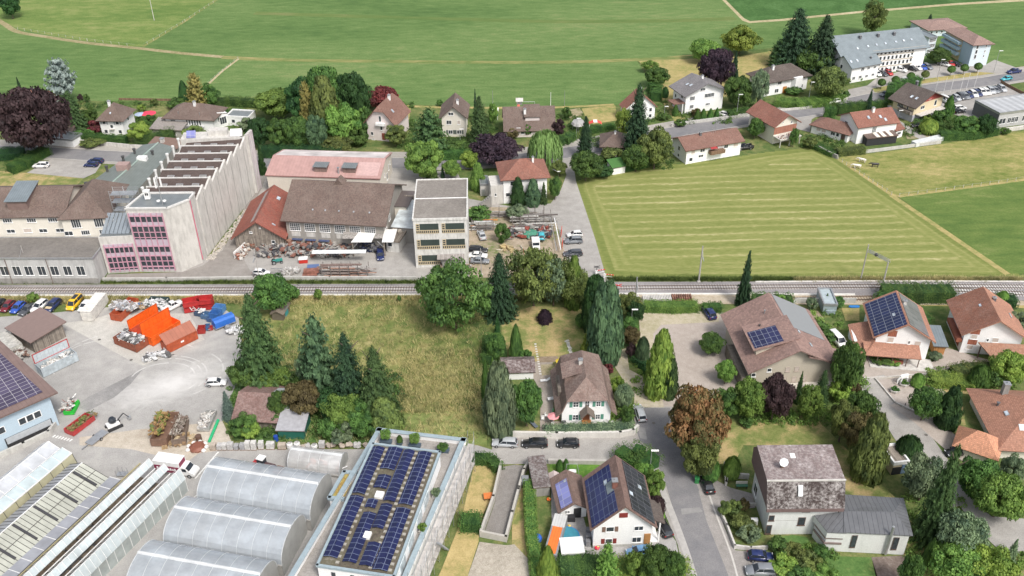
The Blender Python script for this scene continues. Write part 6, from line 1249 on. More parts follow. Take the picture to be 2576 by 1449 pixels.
for k in range(4):
 tn(A0+stp*k,B0+stp*k,9.3,2.5,6.2,['furthest of the large arched polytunnels, next to the tractor','second large arched polytunnel from the back','third large arched polytunnel from the back','nearest large arched polytunnel, cut by the bottom edge'][k],8)
tn((-40.0,121.0,0),(-30.6,119.2,0),4.6,.5,3.2,'small clear film tunnel storing white sacks beside the road',5,FILM2,grp=None)
# ---- glasshouses
a_=Vector((-.3927,-.9197,0));c_=Vector((-.9197,.3927,0));O_=Vector((-56.6,116.9,0))
def gp(al,cr,z):p=O_+a_*al+c_*cr;return Vector((p.x,p.y,z))
GW=sh_('glass_clear',(.30,.36,.38),.2,.08);GV=sh_('glass_vent',(.60,.67,.69),.8,.15);GWH=sh_('glass_whitened',(.52,.54,.57),.9,.3);GWS=sh_('glass_side',(.48,.53,.52),.75,.3);GD=sh_('glass_dusty',(.47,.48,.42),.9,.4);GST=sh_('glass_strip',(.33,.34,.37),.92,.3);GPL=sh_('glass_pale_blue',(.50,.58,.60),.9,.3)
BAR=pl('bar_white',(.74,.74,.73),.5);BARD=pl('bar_dark',(.08,.08,.075),.6)
def bars(mb,c0,z0,c1,z1,al0,al1,step,r=.05):
 for al in np.arange(al0,al1+.01,step):mb.tb(gp(al,c0,z0+.04),gp(al,c1,z1+.04),r,n=4)
def gh(label,al0,al1,groups,posts,name='greenhouse'):
 o=ro(name,(0,0,0),0,label,'greenhouse')
 for(nm,c0,z0,c1,z1,mat) in groups:
  m_=MB();m_.face([gp(al1,c1,z1),gp(al1,c0,z0),gp(al0,c0,z0),gp(al0,c1,z1)]);m_.bl(nm,mat,o)
 for(nm,mat,L) in posts:
  m_=MB()
  for q in L:
   if q[0]=='b':bars(m_,*q[1:])
   else:m_.tb(gp(al0,q[1],q[2]),gp(al1,q[1],q[2]),q[3],n=4)
  m_.bl(nm,mat,o,kind='stuff') if nm.endswith('s') else m_.bl(nm,mat,o)
 return o
E_=48
o=gh('glasshouse with whitened ridge roof at the far left of the nursery',3.2,E_,[('roof_pane',29.5,2.8,27.2,4.3,GWH),('roof_pane',27.2,4.3,24.9,3.3,GWH),('vent_pane',24.2,3.9,22.2,3.2,GPL),('side_pane',22.2,3.2,21.4,0,sh_('glass_amber',(.42,.40,.27),.9,.4)),('side_pane',29.5,2.8,29.7,0,GWS)],[('glazing_bars',BAR,[('b',29.5,2.8,27.2,4.3,3.2,E_,3.0),('b',27.2,4.3,24.9,3.3,3.2,E_,3.0),('b',24.2,3.9,22.2,3.2,3.2,E_,2.5)]),('ridge',BAR,[('t',27.2,4.35,.08)]),('gutter',BAR,[('t',22.2,3.25,.12)]),('edge_rail',BAR,[('t',24.9,3.35,.08),]),('side_bars',BARD,[('b',22.2,3.2,21.4,0,3.2,E_,2.5)])])
o=gh('wide dusty glasshouse with dark glazing bars in the middle of the nursery',5.2,E_,[('roof_pane',20.8,2.8,17.4,4.4,GST),('roof_pane',17.4,4.4,12.1,2.8,GD)],[('glazing_bars',BARD,[('b',20.8,2.8,17.4,4.4,5.2,E_,.85),('b',17.4,4.4,12.1,2.8,5.2,E_,.85)]),('ridge',BAR,[('t',17.4,4.5,.09)]),('cross_bar',BARD,[('t',14.7,3.65,.05)]),('shade_screens',pl('screen_black',(.05,.05,.055),.8),[('b',17.2,4.3,12.6,2.9,7.5,E_,4.3,.28)])])
o=gh('grey glazed lean-to strip between the dusty glasshouse and the open vents',5.0,E_,[('roof_pane',12.0,2.9,9.6,3.1,GST)],[('glazing_bars',BAR,[('b',12.0,2.9,9.6,3.1,5.0,E_,2.4,.06)]),('gutter',BARD,[('t',9.5,3.0,.12)])])
vent_o=gh('clear glasshouse with three rows of raised roof vents and a glazed side wall',.4,E_,[('side_pane',-.3,2.9,-.35,0,GWS),('vent_pane',.3,5.0,-.5,2.9,GV),('roof_pane',2.6,2.9,.3,5.0,GW),('roof_pane',5.9,2.9,3.6,5.0,GW),('vent_pane',3.6,5.0,2.9,3.9,GV),('roof_pane',9.2,2.9,6.9,5.0,GW),('vent_pane',6.9,5.0,6.2,3.9,GV)],[('glazing_bars',BAR,[('b',2.6,2.9,.3,5.0,.4,E_,1.1,.03),('b',5.9,2.9,3.6,5.0,.4,E_,1.1,.03),('b',9.2,2.9,6.9,5.0,.4,E_,1.1,.03),('b',.3,5.0,-.5,2.9,.4,E_,1.1,.04),('b',3.6,5.0,2.9,3.9,.4,E_,1.1,.04),('b',6.9,5.0,6.2,3.9,.4,E_,1.1,.04)]),('side_bars',BAR,[('b',-.3,2.9,-.35,0,.4,E_,1.7,.06)]),('ridge',BAR,[('t',.3,5.0,.06)]),('ridge',BAR,[('t',3.6,5.0,.06)]),('ridge',BAR,[('t',6.9,5.0,.06)]),('gutter',BAR,[('t',2.8,2.95,.1)]),('gutter',BAR,[('t',6.1,2.95,.1)]),('gutter',pl('gutter_ochre',(.35,.31,.18)),[('t',9.4,2.95,.16)]),('inner_posts',BARD,[('b',2.8,2.9,2.81,0,.4,E_,3,.05),('b',6.1,2.9,6.11,0,.4,E_,3,.05)])])
m_=MB();rg_=random.Random(3)
for c0 in(.6,1.7,3.4,4.7,7,8.3,13,15,17,19):
 al=7 if c0>10 else 1.5
 while al<40:
  L_=rg_.uniform(1.5,4);p=gp(al+L_/2,c0+.3,0);m_.ob(p[:2],a_[:2],L_/2,.42,.5,.62+rg_.uniform(0,.25));al+=L_+rg_.uniform(.1,.8)
m_.bl('nursery_benches',pl('bench_brown',(.17,.13,.09),.9,var=.6,scale=.7),None);bn=bpy.context.scene.objects['nursery_benches'];tag(bn,'brown plant benches seen through the glasshouse roofs','benches');bn['kind']='stuff'
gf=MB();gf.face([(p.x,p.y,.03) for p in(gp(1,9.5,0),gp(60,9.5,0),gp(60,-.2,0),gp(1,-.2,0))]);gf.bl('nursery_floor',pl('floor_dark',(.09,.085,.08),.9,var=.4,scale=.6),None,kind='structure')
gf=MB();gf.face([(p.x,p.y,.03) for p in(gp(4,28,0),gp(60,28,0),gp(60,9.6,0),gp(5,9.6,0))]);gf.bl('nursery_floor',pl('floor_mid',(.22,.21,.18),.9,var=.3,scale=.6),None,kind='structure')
# ================================================================ TREES AND SHRUBS OF THE PLACE
T_=tree
T_('broad','dark',18,-28,50,50,'dark broadleaf tree beside the dirt lane at the top left corner')
T_('cedar','cedar',146,147,268,96,'silvery blue cedar standing alone before the far left meadow')
T_('broad','brownp',62,216,405,164,'huge copper beech with purple brown leaves at the left edge')
T_('slim','spruce',48,193,250,18,'thin dark conifer behind the big copper beech')
T_('spruce','spruceg',174,226,332,74,'broad green conifer between the copper beech and the hip roofed house')
T_('bush','mid',84,228,262,32,'green shrub behind the red roof by the copper beech')
T_('bush','mid',112,243,272,34,'low green shrub right of the half hidden red roof')
T_('bush','brownp',201,236,256,15,'small reddish shrub at the meadow edge by the broad conifer')
T_('bush','mid',216,236,258,15,'small green shrub at the meadow edge beside the reddish one')
T_('bush','mid',222,268,312,38,'round green shrub left of the hip roofed white house')
T_('bush','red',236,300,338,40,'dark red shrub at the left corner of the hip roofed white house')
T_('broad','lime',343,304,362,52,'yellow green garden tree before the white hip roofed house')
T_('slim','spruceg',334,292,318,10,'tiny dark conifer at the right wall of the hip roofed house')
T_('bush','mid',205,325,352,60,'low green shrub behind the wooden garage near the road')
T_('bush','olive',232,345,368,70,'olive shrub row above the road wall, left part')
T_('bush','olive',486,318,352,66,'olive and yellow shrub before the long bungalow')
T_('bush','lime',354,262,282,20,'pale green shrub near the red parasol')
T_('bush','mid',368,288,318,34,'green shrub between the hip roofed house and the bungalow')
T_('bush','olive',386,248,266,20,'small olive shrub at the meadow edge behind the red parasol')
T_('thuja','dark',461,206,265,30,'dark narrow conifer left of the golden larch')
T_('pine','gold',489,181,285,64,'golden green larch behind the long bungalow')
T_('broad','mid',522,208,275,50,'green tree right of the golden larch')
T_('bush','mid',442,246,275,50,'rounded shrub left of the golden larch group')
hg([(525,272),(575,263),(650,268)],3,2.6,'mid','long loose green hedge at the meadow edge behind the bungalow')
hg([(560,292),(610,288)],3,1.8,'hedge','low bright green hedge beside the modern white house')
T_('bush','grey',622,296,330,50,'grey green shrub at the right end of the white modern house')
hg([(188,352),(250,357),(320,362)],2.6,2.4,'hedge','green hedge above the roadside wall on the far left')
hg([(345,362),(430,352),(430,344)],3,3,'mid','dark green hedge in front of the bungalow')
hg([(28,435),(60,422),(90,402),(118,388)],4,2.6,'hedge','clipped green hedge along the small car park at the left')
hg([(-60,400),(20,395),(60,392)],6,2,'dark','dark ground hedge under the copper beech')
G1='trees of the large group behind the pink roofed hall'
T_('broad','light',692,220,305,104,'light green spreading tree at the left end of the big tree group',G1)
T_('broad','dark',888,173,322,84,'dark rounded tree at the right end of the big tree group',G1)
T_('broad','mid',818,158,320,96,'tallest broad green tree at the back of the big tree group',G1)
T_('broad','dark',762,188,325,96,'dark green tree in the back left of the big tree group',G1)
T_('pine','gold',771,201,345,50,'golden green conifer standing out of the big tree group',G1)
T_('cone','olive',815,194,352,92,'broad olive green conifer in the centre of the big tree group',G1)
T_('slim','blue',868,196,300,24,'thin bluish conifer top among the dark trees of the big group',G1)
T_('broad','light',862,256,368,88,'bright green leafy tree at the front of the big tree group',G1)
T_('egg','dark',905,250,330,34,'dark blue green conifer at the right foot of the big tree group',G1)
T_('bush','mid',915,268,345,50,'green shrub beside the pink gabled house at the tree group edge')
for i,(x,yt,yb,w_,l) in enumerate([(652,292,378,58,'leftmost bushy dark tree of the roadside row'),(700,294,382,62,'second bushy dark tree of the roadside row from the left'),(745,289,384,62,'third dark tree of the roadside row, under the golden conifer')]):
 T_('broad','mid' if i else 'dark',x,yt,yb,w_,l,'dark bushy trees along the road before the big group')
T_('broad','bluedk',792,288,384,58,'blue green leafy tree at the right end of the roadside row','dark bushy trees along the road before the big group')
T_('broad','olive',840,340,385,90,'olive shrub mass at the road below the bright green tree')
T_('bush','mid',900,322,372,46,'green shrub left of the pink gabled house')
T_('slim','dark',655,362,440,28,'dark narrow conifer against the pink end of the factory')
hg([(660,392),(760,392),(860,392)],4,3,'dark','long shady shrub bank along the road before the tree group')
T_('broad','red',962,213,282,86,'crimson leaved maple behind the pink gabled house')
T_('bush','mid',1106,250,268,16,'single small bush at the meadow edge')
T_('broad','olive',993,312,372,52,'small tree with reddish green leaves before the pink gabled house')
T_('pine','spruceg',1080,272,400,106,'large shaggy green conifer between the pink and cream gabled houses')
T_('bush','light',1240,256,312,24,'narrow yellow green tree by the green play tower')
T_('slim','spruce',1196,223,310,16,'dark thin spruce top behind the cream gabled house')
T_('spruce','spruceg',1206,240,368,70,'shaggy green spruce right of the cream gabled house')
T_('bush','mid',1145,352,380,70,'low green shrubs under the cream gabled house')
T_('bush','bronze',1290,322,350,30,'orange tinted shrub by the dark purple tree')
T_('broad','purple',1252,336,424,124,'wide dark purple plum tree by the road')
T_('broad','light',1062,352,462,94,'light green layered tree north of the concrete building')
T_('dome','mid',1085,414,452,28,'small dense conifer under the light green layered tree')
T_('broad','light',1136,402,452,46,'bright green garden tree behind the concrete building')
T_('slim','spruce',1113,408,448,13,'thin dark cypress left of the bright garden tree')
T_('broad','lime',1181,376,430,46,'round yellow green tree near the road and the purple tree')
T_('cone','light',1202,411,480,40,'light green cone shaped tree beside the hip roofed house')
T_('bush','mid',1328,312,345,18,'upright green shrub before the wide brown roof house')
T_('willow','willow',1373,328,420,82,'pale green weeping willow beside the lane mouth')
T_('bush','brownp',1405,298,345,32,'dark purple shrub right of the wide brown roof')
T_('bush','mid',1425,268,300,24,'dark green bush at the meadow edge behind the wide brown roof')
T_('broad','olive',1408,402,446,38,'olive tree with pale blossom over the white sun sail')
T_('cone','dark',1303,448,518,38,'left dark green conifer before the hip roofed house')
T_('cone','bluedk',1341,452,520,42,'bluish conifer in the middle before the hip roofed house')
T_('slim','spruceg',1368,458,514,26,'narrow conifer right of the bluish one before the hip roofed house')
T_('broad','mid',1397,443,506,32,'round headed small tree at the drive beside the hip roofed house')
T_('bush','grey',1302,516,556,54,'grey green bush at the top of the junk yard')
T_('bush','mid',1205,522,560,64,'green shrubs over the beam rack beside the concrete building')
T_('bush','mid',1263,562,614,38,'leafy young tree in the junk yard')
hg([(1040,400),(1180,398)],3,2.5,'hedge','green hedge along the far side of the road behind the garden trees')
hg([(1340,365),(1420,362),(1440,350)],3,2.5,'mid','garden hedge by the road above the willow')
T_('spruce','spruce',1474,290,402,50,'medium dark spruce by the lane mouth')
T_('broad','mid',1476,381,462,78,'round green tree where the lane leaves the main road')
T_('bush','dark',1518,415,450,50,'dark shrub right of the round tree at the lane mouth')
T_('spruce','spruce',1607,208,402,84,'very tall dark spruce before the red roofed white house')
T_('broad','olive',1652,318,432,86,'broad green tree beside the tall spruce at the mown field')
T_('broad','mid',1603,362,436,64,'green tree at the field edge right of the garden shelter')
T_('broad','lime',1573,270,350,42,'yellow green bush left of the tall spruce')
T_('bush','olive',1545,372,415,60,'vine covered terrace shrub beside the low brown roof')
hg([(1550,432),(1600,424),(1625,418)],2.4,2.0,'hedge','hedge between the mown field and the garden shelter')
T_('loose','light',1636,148,184,42,'small leaning fruit tree on the dry meadow')
T_('broad','mid',1655,166,224,56,'dark fruit tree on the dry meadow behind the houses')
hg([(1640,228),(1652,238),(1648,255)],4,3.2,'hedge','curved clipped hedge behind the big white gabled house')
T_('egg','dark',1674,220,246,16,'small round bush left of the big white gabled house')
hg([(1478,335),(1545,322)],2,1.6,'hedge','low clipped hedge in front of the red garden tent')
T_('broad','light',1776,95,162,70,'light green tree left of the dark purple beech')
T_('broad','lime',1868,60,142,88,'yellow green spreading tree on the far meadow edge')
T_('broad','purple',1806,116,232,78,'dark purple beech behind the big white gabled house')
T_('slim','spruce',1850,128,215,32,'narrow dark conifer right of the purple beech')
T_('broad','mid',1860,186,278,64,'green leafy tree right of the big white gabled house')
T_('loose','grey',1913,162,282,44,'slender pale birch by the roadside lamp')
T_('thuja','hedge',1700,264,292,16,'clipped dark thuja at the left corner of the big white house')
for i,(x,yt,yb,l) in enumerate([(1755,276,306,'leftmost'),(1770,275,304,'second from the left'),(1788,274,302,'third from the left'),(1804,272,298,'rightmost')]):
 T_('thuja','hedge',x,yt,yb,17 if i!=3 else 12,l+' of the four thujas in front of the big white gabled house','clipped thujas before the big white gabled house')
T_('bush','mid',1712,300,320,28,'round green shrub beside the garden steps on the main road')
T_('bush','mid',1670,284,304,32,'green shrub at the lawn left of the garden steps')
T_('bush','bronze',1752,272,296,24,'coppery shrub at the wall of the big white gabled house')
hg([(1830,296),(1870,290),(1888,288)],2.6,2.2,'mid','green hedge on the roadside wall under the birch')
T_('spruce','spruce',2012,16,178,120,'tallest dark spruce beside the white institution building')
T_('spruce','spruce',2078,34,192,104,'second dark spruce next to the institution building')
T_('pine','spruceg',1968,96,172,70,'lower dark conifer at the left of the spruce group')
T_('broad','mid',2052,110,190,90,'dark leafy undergrowth tree beneath the two spruces')
T_('broad','olive',2090,163,256,84,'light olive tree before the low wing of the institution')
T_('bush','mid',2120,225,250,36,'green shrub right of the light olive tree')
T_('bush','mid',2001,218,240,44,'green shrub at the door of the white hip roofed house by the road')
hg([(1955,262),(2000,268),(2050,264),(2110,250)],5,2.0,'light','yellow green shrub bank above the main road')
T_('egg','mid',2109,198,222,15,'dark ball shaped shrub at the corner of the institution wing')
T_('egg','mid',2128,198,213,16,'small clipped bush at the institution front','clipped bushes before the institution')
T_('egg','mid',2165,190,203,11,'smaller clipped bush right of the institution wing','clipped bushes before the institution')
T_('loose','olive',2204,-6,96,58,'tall grey green poplar behind the institution roof')
T_('spruce','spruce',2341,34,66,22,'small pointed dark tree behind the far pale block')
T_('broad','mid',2366,118,164,56,'round dark green tree in front of the blue balconies')
for i,(x,y) in enumerate([(1148,830),(1288,803),(1443,765),(1588,747),(1850,697),(1982,683),(2120,668)]):
 dx,dy=1932+x/4,y/4
 T_('ball','mid' if i!=3 else 'olive',dx,dy-9,dy+18,19,['first ball headed tree of the car park row, at its left end','second ball headed tree of the car park row from the left','third ball headed tree, over the white pickup','fourth ball headed tree of the row, thinner and duller','fifth ball headed tree, in the middle of the car park row','sixth ball headed tree, before the blue building corner','seventh ball headed tree, at the right end of the row'][i],'ball headed trees along the institution car park',name='lollipop_tree',std=True)
hg(T2(3,0,[(1210,1035),(1225,960),(1500,880)]),2.5,4.2,'hedge','tall dark thuja hedge behind the brown roofed chalet')
hg(T2(3,0,[(560,1190),(660,1195)]),2.5,4,'hedge','tall yellow green hedge left of the two dark roadside hedges')
hg(T2(3,0,[(690,1155),(865,1130)]),2.2,3.6,'hedge','dark thuja hedge on the roadside, left of the small spruce')
hg(T2(3,0,[(885,1125),(1180,1110)]),2.2,3.4,'hedge','dark thuja hedge on the roadside around the small spruce')
T_('slim','spruce',2190,224,284,22,'small bluish spruce sticking out of the roadside hedge')
T_('thuja','hedge',2391,243,290,26,'tall single thuja right of the brown roofed chalet')
T_('ball','lime',2341,300,338,42,'bright yellow ball shaped bush below the chalet')
T_('bush','lime',2338,286,305,30,'yellow green shrub behind the bright yellow ball bush')
T_('bush','mid',2370,276,312,36,'dark green bush right of the chalet balcony')
T_('broad','mid',2436,290,346,62,'large round bush left of the grey flat roofed hall')
T_('broad','dark',2486,286,348,46,'dark tall bush in front of the grey flat roofed hall')
T_('bush','mid',2532,320,340,24,'small green bush on the stone slope at the right')
hg(T2(3,0,[(1720,1400),(2040,1395),(2280,1350)]),3,2.6,'hedge','long green hedge below the gardens along the cow pasture')
hg(T2(3,1,[(690,110),(960,85)]),3,1.8,'olive','wild hedge at the corner of the cow pasture')
T_('broad','mid',1903,296,352,40,'round green tree left of the cream gabled house with terrace')
T_('loose','mid',2000,318,372,24,'slim tree right of the cream gabled house terrace')
T_('bush','olive',2042,345,375,34,'olive shrub below the slim tree by the driveway')
T_('bush','mid',2250,290,312,20,'green shrub right of the L shaped white house')
hg([(2300,315),(2370,322)],3,1.6,'mid','low garden hedge in the vegetable garden left of the grey hall')
hg([(2045,368),(2100,392)],4,1.2,'hedge','garden hedge at the tip of the mown field')
T_('loose','mid',1140,662,848,178,'large spreading green tree beside the railway in the middle')
T_('spruce','spruce',1257,638,806,100,'dark blue green spruce by the railway, left of the birches')
T_('loose','olive',1345,620,785,140,'big olive green birch in front of the junk yard')
T_('loose','grey',1395,640,778,80,'pale birch crown next to the big olive one')
T_('loose','olive',1432,655,780,92,'third olive birch crown next to the level crossing conifer')
T_('cone','light',1445,648,778,50,'bright green pointed conifer at the level crossing')
T_('broad','olive',1463,698,782,50,'yellow green shrub tree at the level crossing')
T_('pillar','dark',1500,702,838,70,'dark green conifer behind the tall bluish one')
T_('pillar','bluedk',1526,720,918,88,'tall bluish green conifer beside the villa garden')
T_('broad','olive',1584,742,806,64,'round olive bush under the railway mast')
T_('broad','dark',1600,760,822,44,'dark green bush beside the white yard lamp')
T_('slim','spruce',1880,632,772,46,'slender dark spruce between the railway and the big red roof')
T_('broad','mid',678,696,796,98,'round bright green tree beside the railway above the garden hut')
T_('bush','mid',738,722,756,30,'bush right of the round tree by the railway')
T_('bush','light',800,728,756,21,'small light green bush on the railway verge')
T_('bush','mid',1004,742,760,9,'tiny bush on the railway verge in the middle')
T_('bush','light',80,737,765,26,'green shrub on the verge behind the parked cars')
hg([(1620,779),(1690,781),(1752,779)],3,1.9,'light','bright hedge between the rail sleepers and the paved courtyard')
hg([(1768,782),(1812,781)],2.4,1.7,'hedge','short hedge at the corner of the paved courtyard')
hg([(1890,768),(1950,770),(1990,772)],3.4,2.6,'mid','green shrub row behind the solar clad big roof')
T_('bush','light',1968,745,776,36,'light green bush behind the solar clad big roof')
T_('bush','grey',2044,750,782,28,'grey green shrub left of the garden pool shed')
T_('slim','spruceg',2081,738,768,18,'young conifer right of the garden pool shed')
T_('bush','mid',2108,748,775,36,'bright green shrub right of the young conifer')
hg([(2215,750),(2300,752),(2390,752)],4.5,3.2,'mid','dense green hedge along the railway between the two chalets')
hg([(2210,765),(2275,800),(2320,835)],4,3.6,'hedge','tall hedge running down between the two chalets')
T_('broad','dark',2306,775,830,40,'dark round shrub left of the right hand chalet')
T_('ball','light',2525,736,768,30,'light round bush near the railway at the right edge')
hg([(2500,765),(2550,768)],3,2.2,'dark','dark hedge under the light round bush at the right edge')
T_('bush','grey',2560,785,850,60,'grey green shrub at the right edge behind the chalet')
T_('bush','mid',2020,805,845,50,'green garden shrub right of the solar clad roof')
T_('bush','mid',2070,820,860,70,'leafy shrub between the big roof and the white van')
T_('egg','dark',2023,830,860,12,'dark narrow bush at the vegetable garden')
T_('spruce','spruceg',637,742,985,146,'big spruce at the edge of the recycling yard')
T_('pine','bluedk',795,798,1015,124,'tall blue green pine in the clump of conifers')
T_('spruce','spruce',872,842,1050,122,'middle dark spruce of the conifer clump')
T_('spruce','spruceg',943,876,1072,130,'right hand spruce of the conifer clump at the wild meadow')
T_('broad','mid',612,905,985,86,'green leafy tree under the big yard spruce')
T_('broad','light',688,925,985,74,'yellow green shrub right of the big yard spruce')
T_('broad','grey',765,890,985,40,'pale green shrub behind the blue green pine')
T_('broad','bronze',757,965,1062,88,'brownish juniper right of the mossy old shed')
T_('broad','light',862,1000,1088,104,'bright green bush below the conifer clump')
T_('cone','olive',965,1010,1102,96,'olive green juniper at the solar building')
T_('broad','mid',740,960,1010,60,'green bush between the big yard spruce and the pine')
T_('broad','dark',835,985,1060,80,'dark undergrowth below the pine of the clump')
T_('broad','mid',905,1015,1090,84,'green undergrowth below the right hand spruces')
T_('broad','mid',700,985,1060,50,'leafy shrub behind the mossy old shed')
T_('broad','mid',918,1040,1108,70,'dark green shrub left of the olive juniper')
T_('bush','mid',830,1055,1112,60,'feathery tall grass bush above the stone pallets')
T_('bush','grey',855,1068,1116,70,'pale reed clump above the stone pallets')
T_('spruce','blue',569,985,1058,42,'small blue spruce at the yard edge')
T_('broad','mid',608,1050,1105,66,'green shrub before the mossy old shed')
T_('bush','lime',628,1064,1108,44,'bright lime shrub at the corner of the old shed')
T_('bush','mid',700,1040,1075,44,'shrub between the old shed and the tarpaulin shelter')
T_('pillar','grey',1257,925,1100,78,'large grey green conifer left of the villa')
T_('thuja','hedge',1222,912,1010,22,'tall narrow thuja at the villa shed')
T_('thuja','light',1240,905,985,15,'second narrow thuja at the villa shed')
T_('broad','mid',1326,958,1082,86,'broad leafy tree left of the villa terrace')
T_('thuja','mid',1298,822,905,32,'upright bright thuja in the villa garden')
T_('bush','mid',1322,880,915,32,'round bush right of the upright thuja in the villa garden')
T_('broad','mid',1247,838,915,48,'green shrubs along the meadow side of the villa garden')
T_('slim','dark',1251,790,842,20,'dark slim shrub at the corner of the villa lawn')
T_('dome','purple',1371,780,812,34,'low dark purple shrub on the villa lawn')
T_('slim','spruceg',1270,855,900,16,'young tree with bare twigs on the villa lawn')
T_('cone','lime',1486,828,906,46,'yellow variegated conifer behind the villa roof')
T_('bush','red',1531,917,940,32,'dark red rose bush by the garden path')
T_('broad','mid',1463,790,830,30,'light shrub under the dark conifer by the villa lawn')
T_('bush','lime',1553,948,992,34,'lime green bush right of the villa')
T_('broad','grey',1571,968,1036,46,'grey green shrub right of the villa')
T_('bush','mid',1578,1022,1072,34,'dark shrub beside the silver car at the villa')
T_('broad','mid',1584,800,838,44,'bright green bush under the white yard lamp')
T_('broad','bronze',1589,824,876,48,'brownish green bush by the gravel path')
T_('bush','brownp',1589,866,904,28,'purple shrub left of the blue green cypress')
T_('egg','bluedk',1618,854,914,32,'blue green egg shaped cypress in the courtyard bed')
T_('cone','lime',1666,838,1000,78,'tall yellow green false cypress in the courtyard bed')
T_('cone','spruceg',1690,905,1004,40,'darker yew at the foot of the yellow green cypress')
hg([(1600,905),(1630,925),(1650,955),(1665,985)],3.2,1.4,'dark','low dark hedge along the gravel drive bed')
hg([(1370,1090),(1440,1088),(1520,1086),(1592,1078)],2.6,1.3,'grey','grey green shrub border along the villa wall')
T_('broad','mid',1793,842,898,60,'small round tree in the paved courtyard')
T_('broad','light',1829,909,972,52,'lighter round tree in front of the big red roof')
hg([(1235,865),(1232,900),(1228,920)],3,2.6,'mid','hedge between the wild meadow and the villa garden')
T_('broad','autumn',1757,990,1165,144,'big russet and green maple at the street corner')
T_('broad','olive',1766,1105,1212,90,'lower green and brown part tree under the russet maple')
T_('ball','hedge',1790,1160,1212,44,'dark round bush beside the green bin')
T_('bush','light',1762,1158,1188,26,'light green bush behind the green bin')
T_('ball','light',1844,1156,1206,42,'clipped ball bush by the concrete house wall')
T_('broad','mid',1830,983,1062,66,'green tree left of the light green one by the lane')
T_('broad','light',1893,958,1066,80,'light green leafy tree before the beige wall')
T_('broad','brownp',1957,947,1068,92,'dark copper leaved tree before the beige wall')
T_('slim','spruceg',2014,935,1015,26,'young spruce before the shutters of the beige wall')
T_('loose','light',2044,968,1068,66,'feathery light green tree by the lane')
T_('spruce','spruceg',2072,932,1022,48,'broad young spruce at the balcony of the big red roof')
T_('bush','lime',2118,962,1014,54,'light yellow green shrub beside the lane')
T_('broad','mid',2138,860,1005,72,'tall dark green tree at the right corner of the big red roof')
T_('bush','mid',1880,1055,1075,36,'low shrub under the light green leafy tree')
T_('bush','bronze',2150,965,1010,40,'brownish green shrub at the garden lane')
T_('broad','olive',2128,1010,1120,70,'olive tree at the dry lawn edge')
T_('broad','mid',2172,992,1110,80,'dark green tree beside the garden lane')
T_('broad','bronze',2160,1040,1140,80,'brown tinged juniper below the dark green tree')
T_('cone','olive',2203,1052,1210,92,'large olive green thuja by the small garage')
T_('ball','dark',2292,1106,1166,62,'dark round shrub right of the small garage')
T_('broad','mid',2336,978,1066,72,'round dark green tree on the pond lawn')
T_('cone','dark',2398,978,1078,64,'dark cone shaped tree right of the round one on the pond lawn')
T_('egg','hedge',2471,926,978,50,'clipped egg shaped bush right of the pond')
T_('egg','light',2312,944,974,30,'light green clipped bush above the pond')
hg(T2(3,2,[(1640,950),(1800,960),(2020,990)]),4,1.6,'lime','yellow flowering shrub border behind the pond')
hg(T2(3,2,[(1870,880),(2000,850),(2300,840)]),4,1.5,'olive','shrub border along the gravel bed at the right')
T_('broad','lime',2550,893,978,86,'bright yellow green tree at the right edge')
T_('bush','mid',2500,930,978,60,'dark shrub left of the bright tree at the right edge')
T_('bush','mid',2222,895,915,52,'blue hydrangea bush left of the chalet steps',name='hydrangea')
T_('bush','light',2250,905,920,36,'pale hydrangea bush right of the chalet steps',name='hydrangea')
T_('bush','grey',2358,888,908,34,'grey green flower bed shrub at the orange shed')
T_('broad','grey',2338,1158,1272,100,'silvery green broad bush at the foot of the dry lawn')
T_('spruce','spruceg',2385,1122,1372,104,'very tall dark spruce at the lower right')
T_('broad','mid',2475,1165,1268,110,'large green tree in the lower right, left one of the pair')
T_('broad','light',2530,1212,1318,126,'large light green tree in the lower right, right one of the pair')
T_('broad','grey',2552,1150,1225,60,'grey green tree at the right edge under the tiled roof')
T_('broad','grey',2432,1305,1425,112,'silvery bush below the tall dark spruce')
T_('thuja','hedge',2343,1361,1424,30,'small dark thuja on the lower right lawn')
T_('broad','light',2428,1388,1480,140,'bright green tree at the bottom right edge')
T_('broad','lime',2510,1400,1500,120,'yellow green tree in the bottom right corner')
T_('slim','grey',2550,1360,1440,46,'thin grey conifer in the bottom right corner')
T_('broad','mid',2300,1400,1500,60,'leafy bush at the bottom right below the path')
SG_='shrubs on the slope before the concrete house'
for i_,(x_,y_,w_,k_,l_) in enumerate([(1962,1385,56,'mid','top left shrub of the slope below the concrete house'),(2000,1400,60,'olive','yellowish shrub near the oriel on the slope'),(1975,1430,66,'lime','yellow green shrub at the kerb of the slope'),(2040,1425,66,'olive','olive shrub in the middle of the slope'),(2022,1462,70,'mid','green shrub at the bottom left of the slope'),(2085,1455,60,'light','light green shrub at the bottom of the slope'),(2068,1398,40,'mid','small shrub under the oriel of the concrete annex')]):T_('bush',k_,x_,y_-20,y_+12,w_,l_,SG_)
for x_,y_,w_,k_,l_ in((1857,1290,56,'olive','upper yellow green shrub in the walled bed'),(1870,1325,62,'olive','middle shrub in the walled bed'),(1888,1350,56,'grey','lower grey green shrub in the walled bed')):T_('bush',k_,x_,y_-18,y_+14,w_,l_)
T_('bush','olive',1822,1262,1300,28,'yellow green shrub at the corner of the walled bed')
T_('bush','bronze',1872,1258,1292,30,'small shrub in the trough by the house corner')
hg(T2(2,3,[(175,560),(180,800),(200,1100),(235,1330),(250,1500)]),2.0,1.9,'light','long clipped hedge left of the container row')
T_('thuja','lime',1378,1383,1470,50,'golden green thuja beside the orange roofed container')
hg(T2(2,3,[(480,1400),(700,1395),(900,1420)]),5,2.0,'mid','dark shrub row at the bottom before the family house')
T_('pine','light',1530,1372,1475,78,'feathery light green tree at the bottom before the family house')
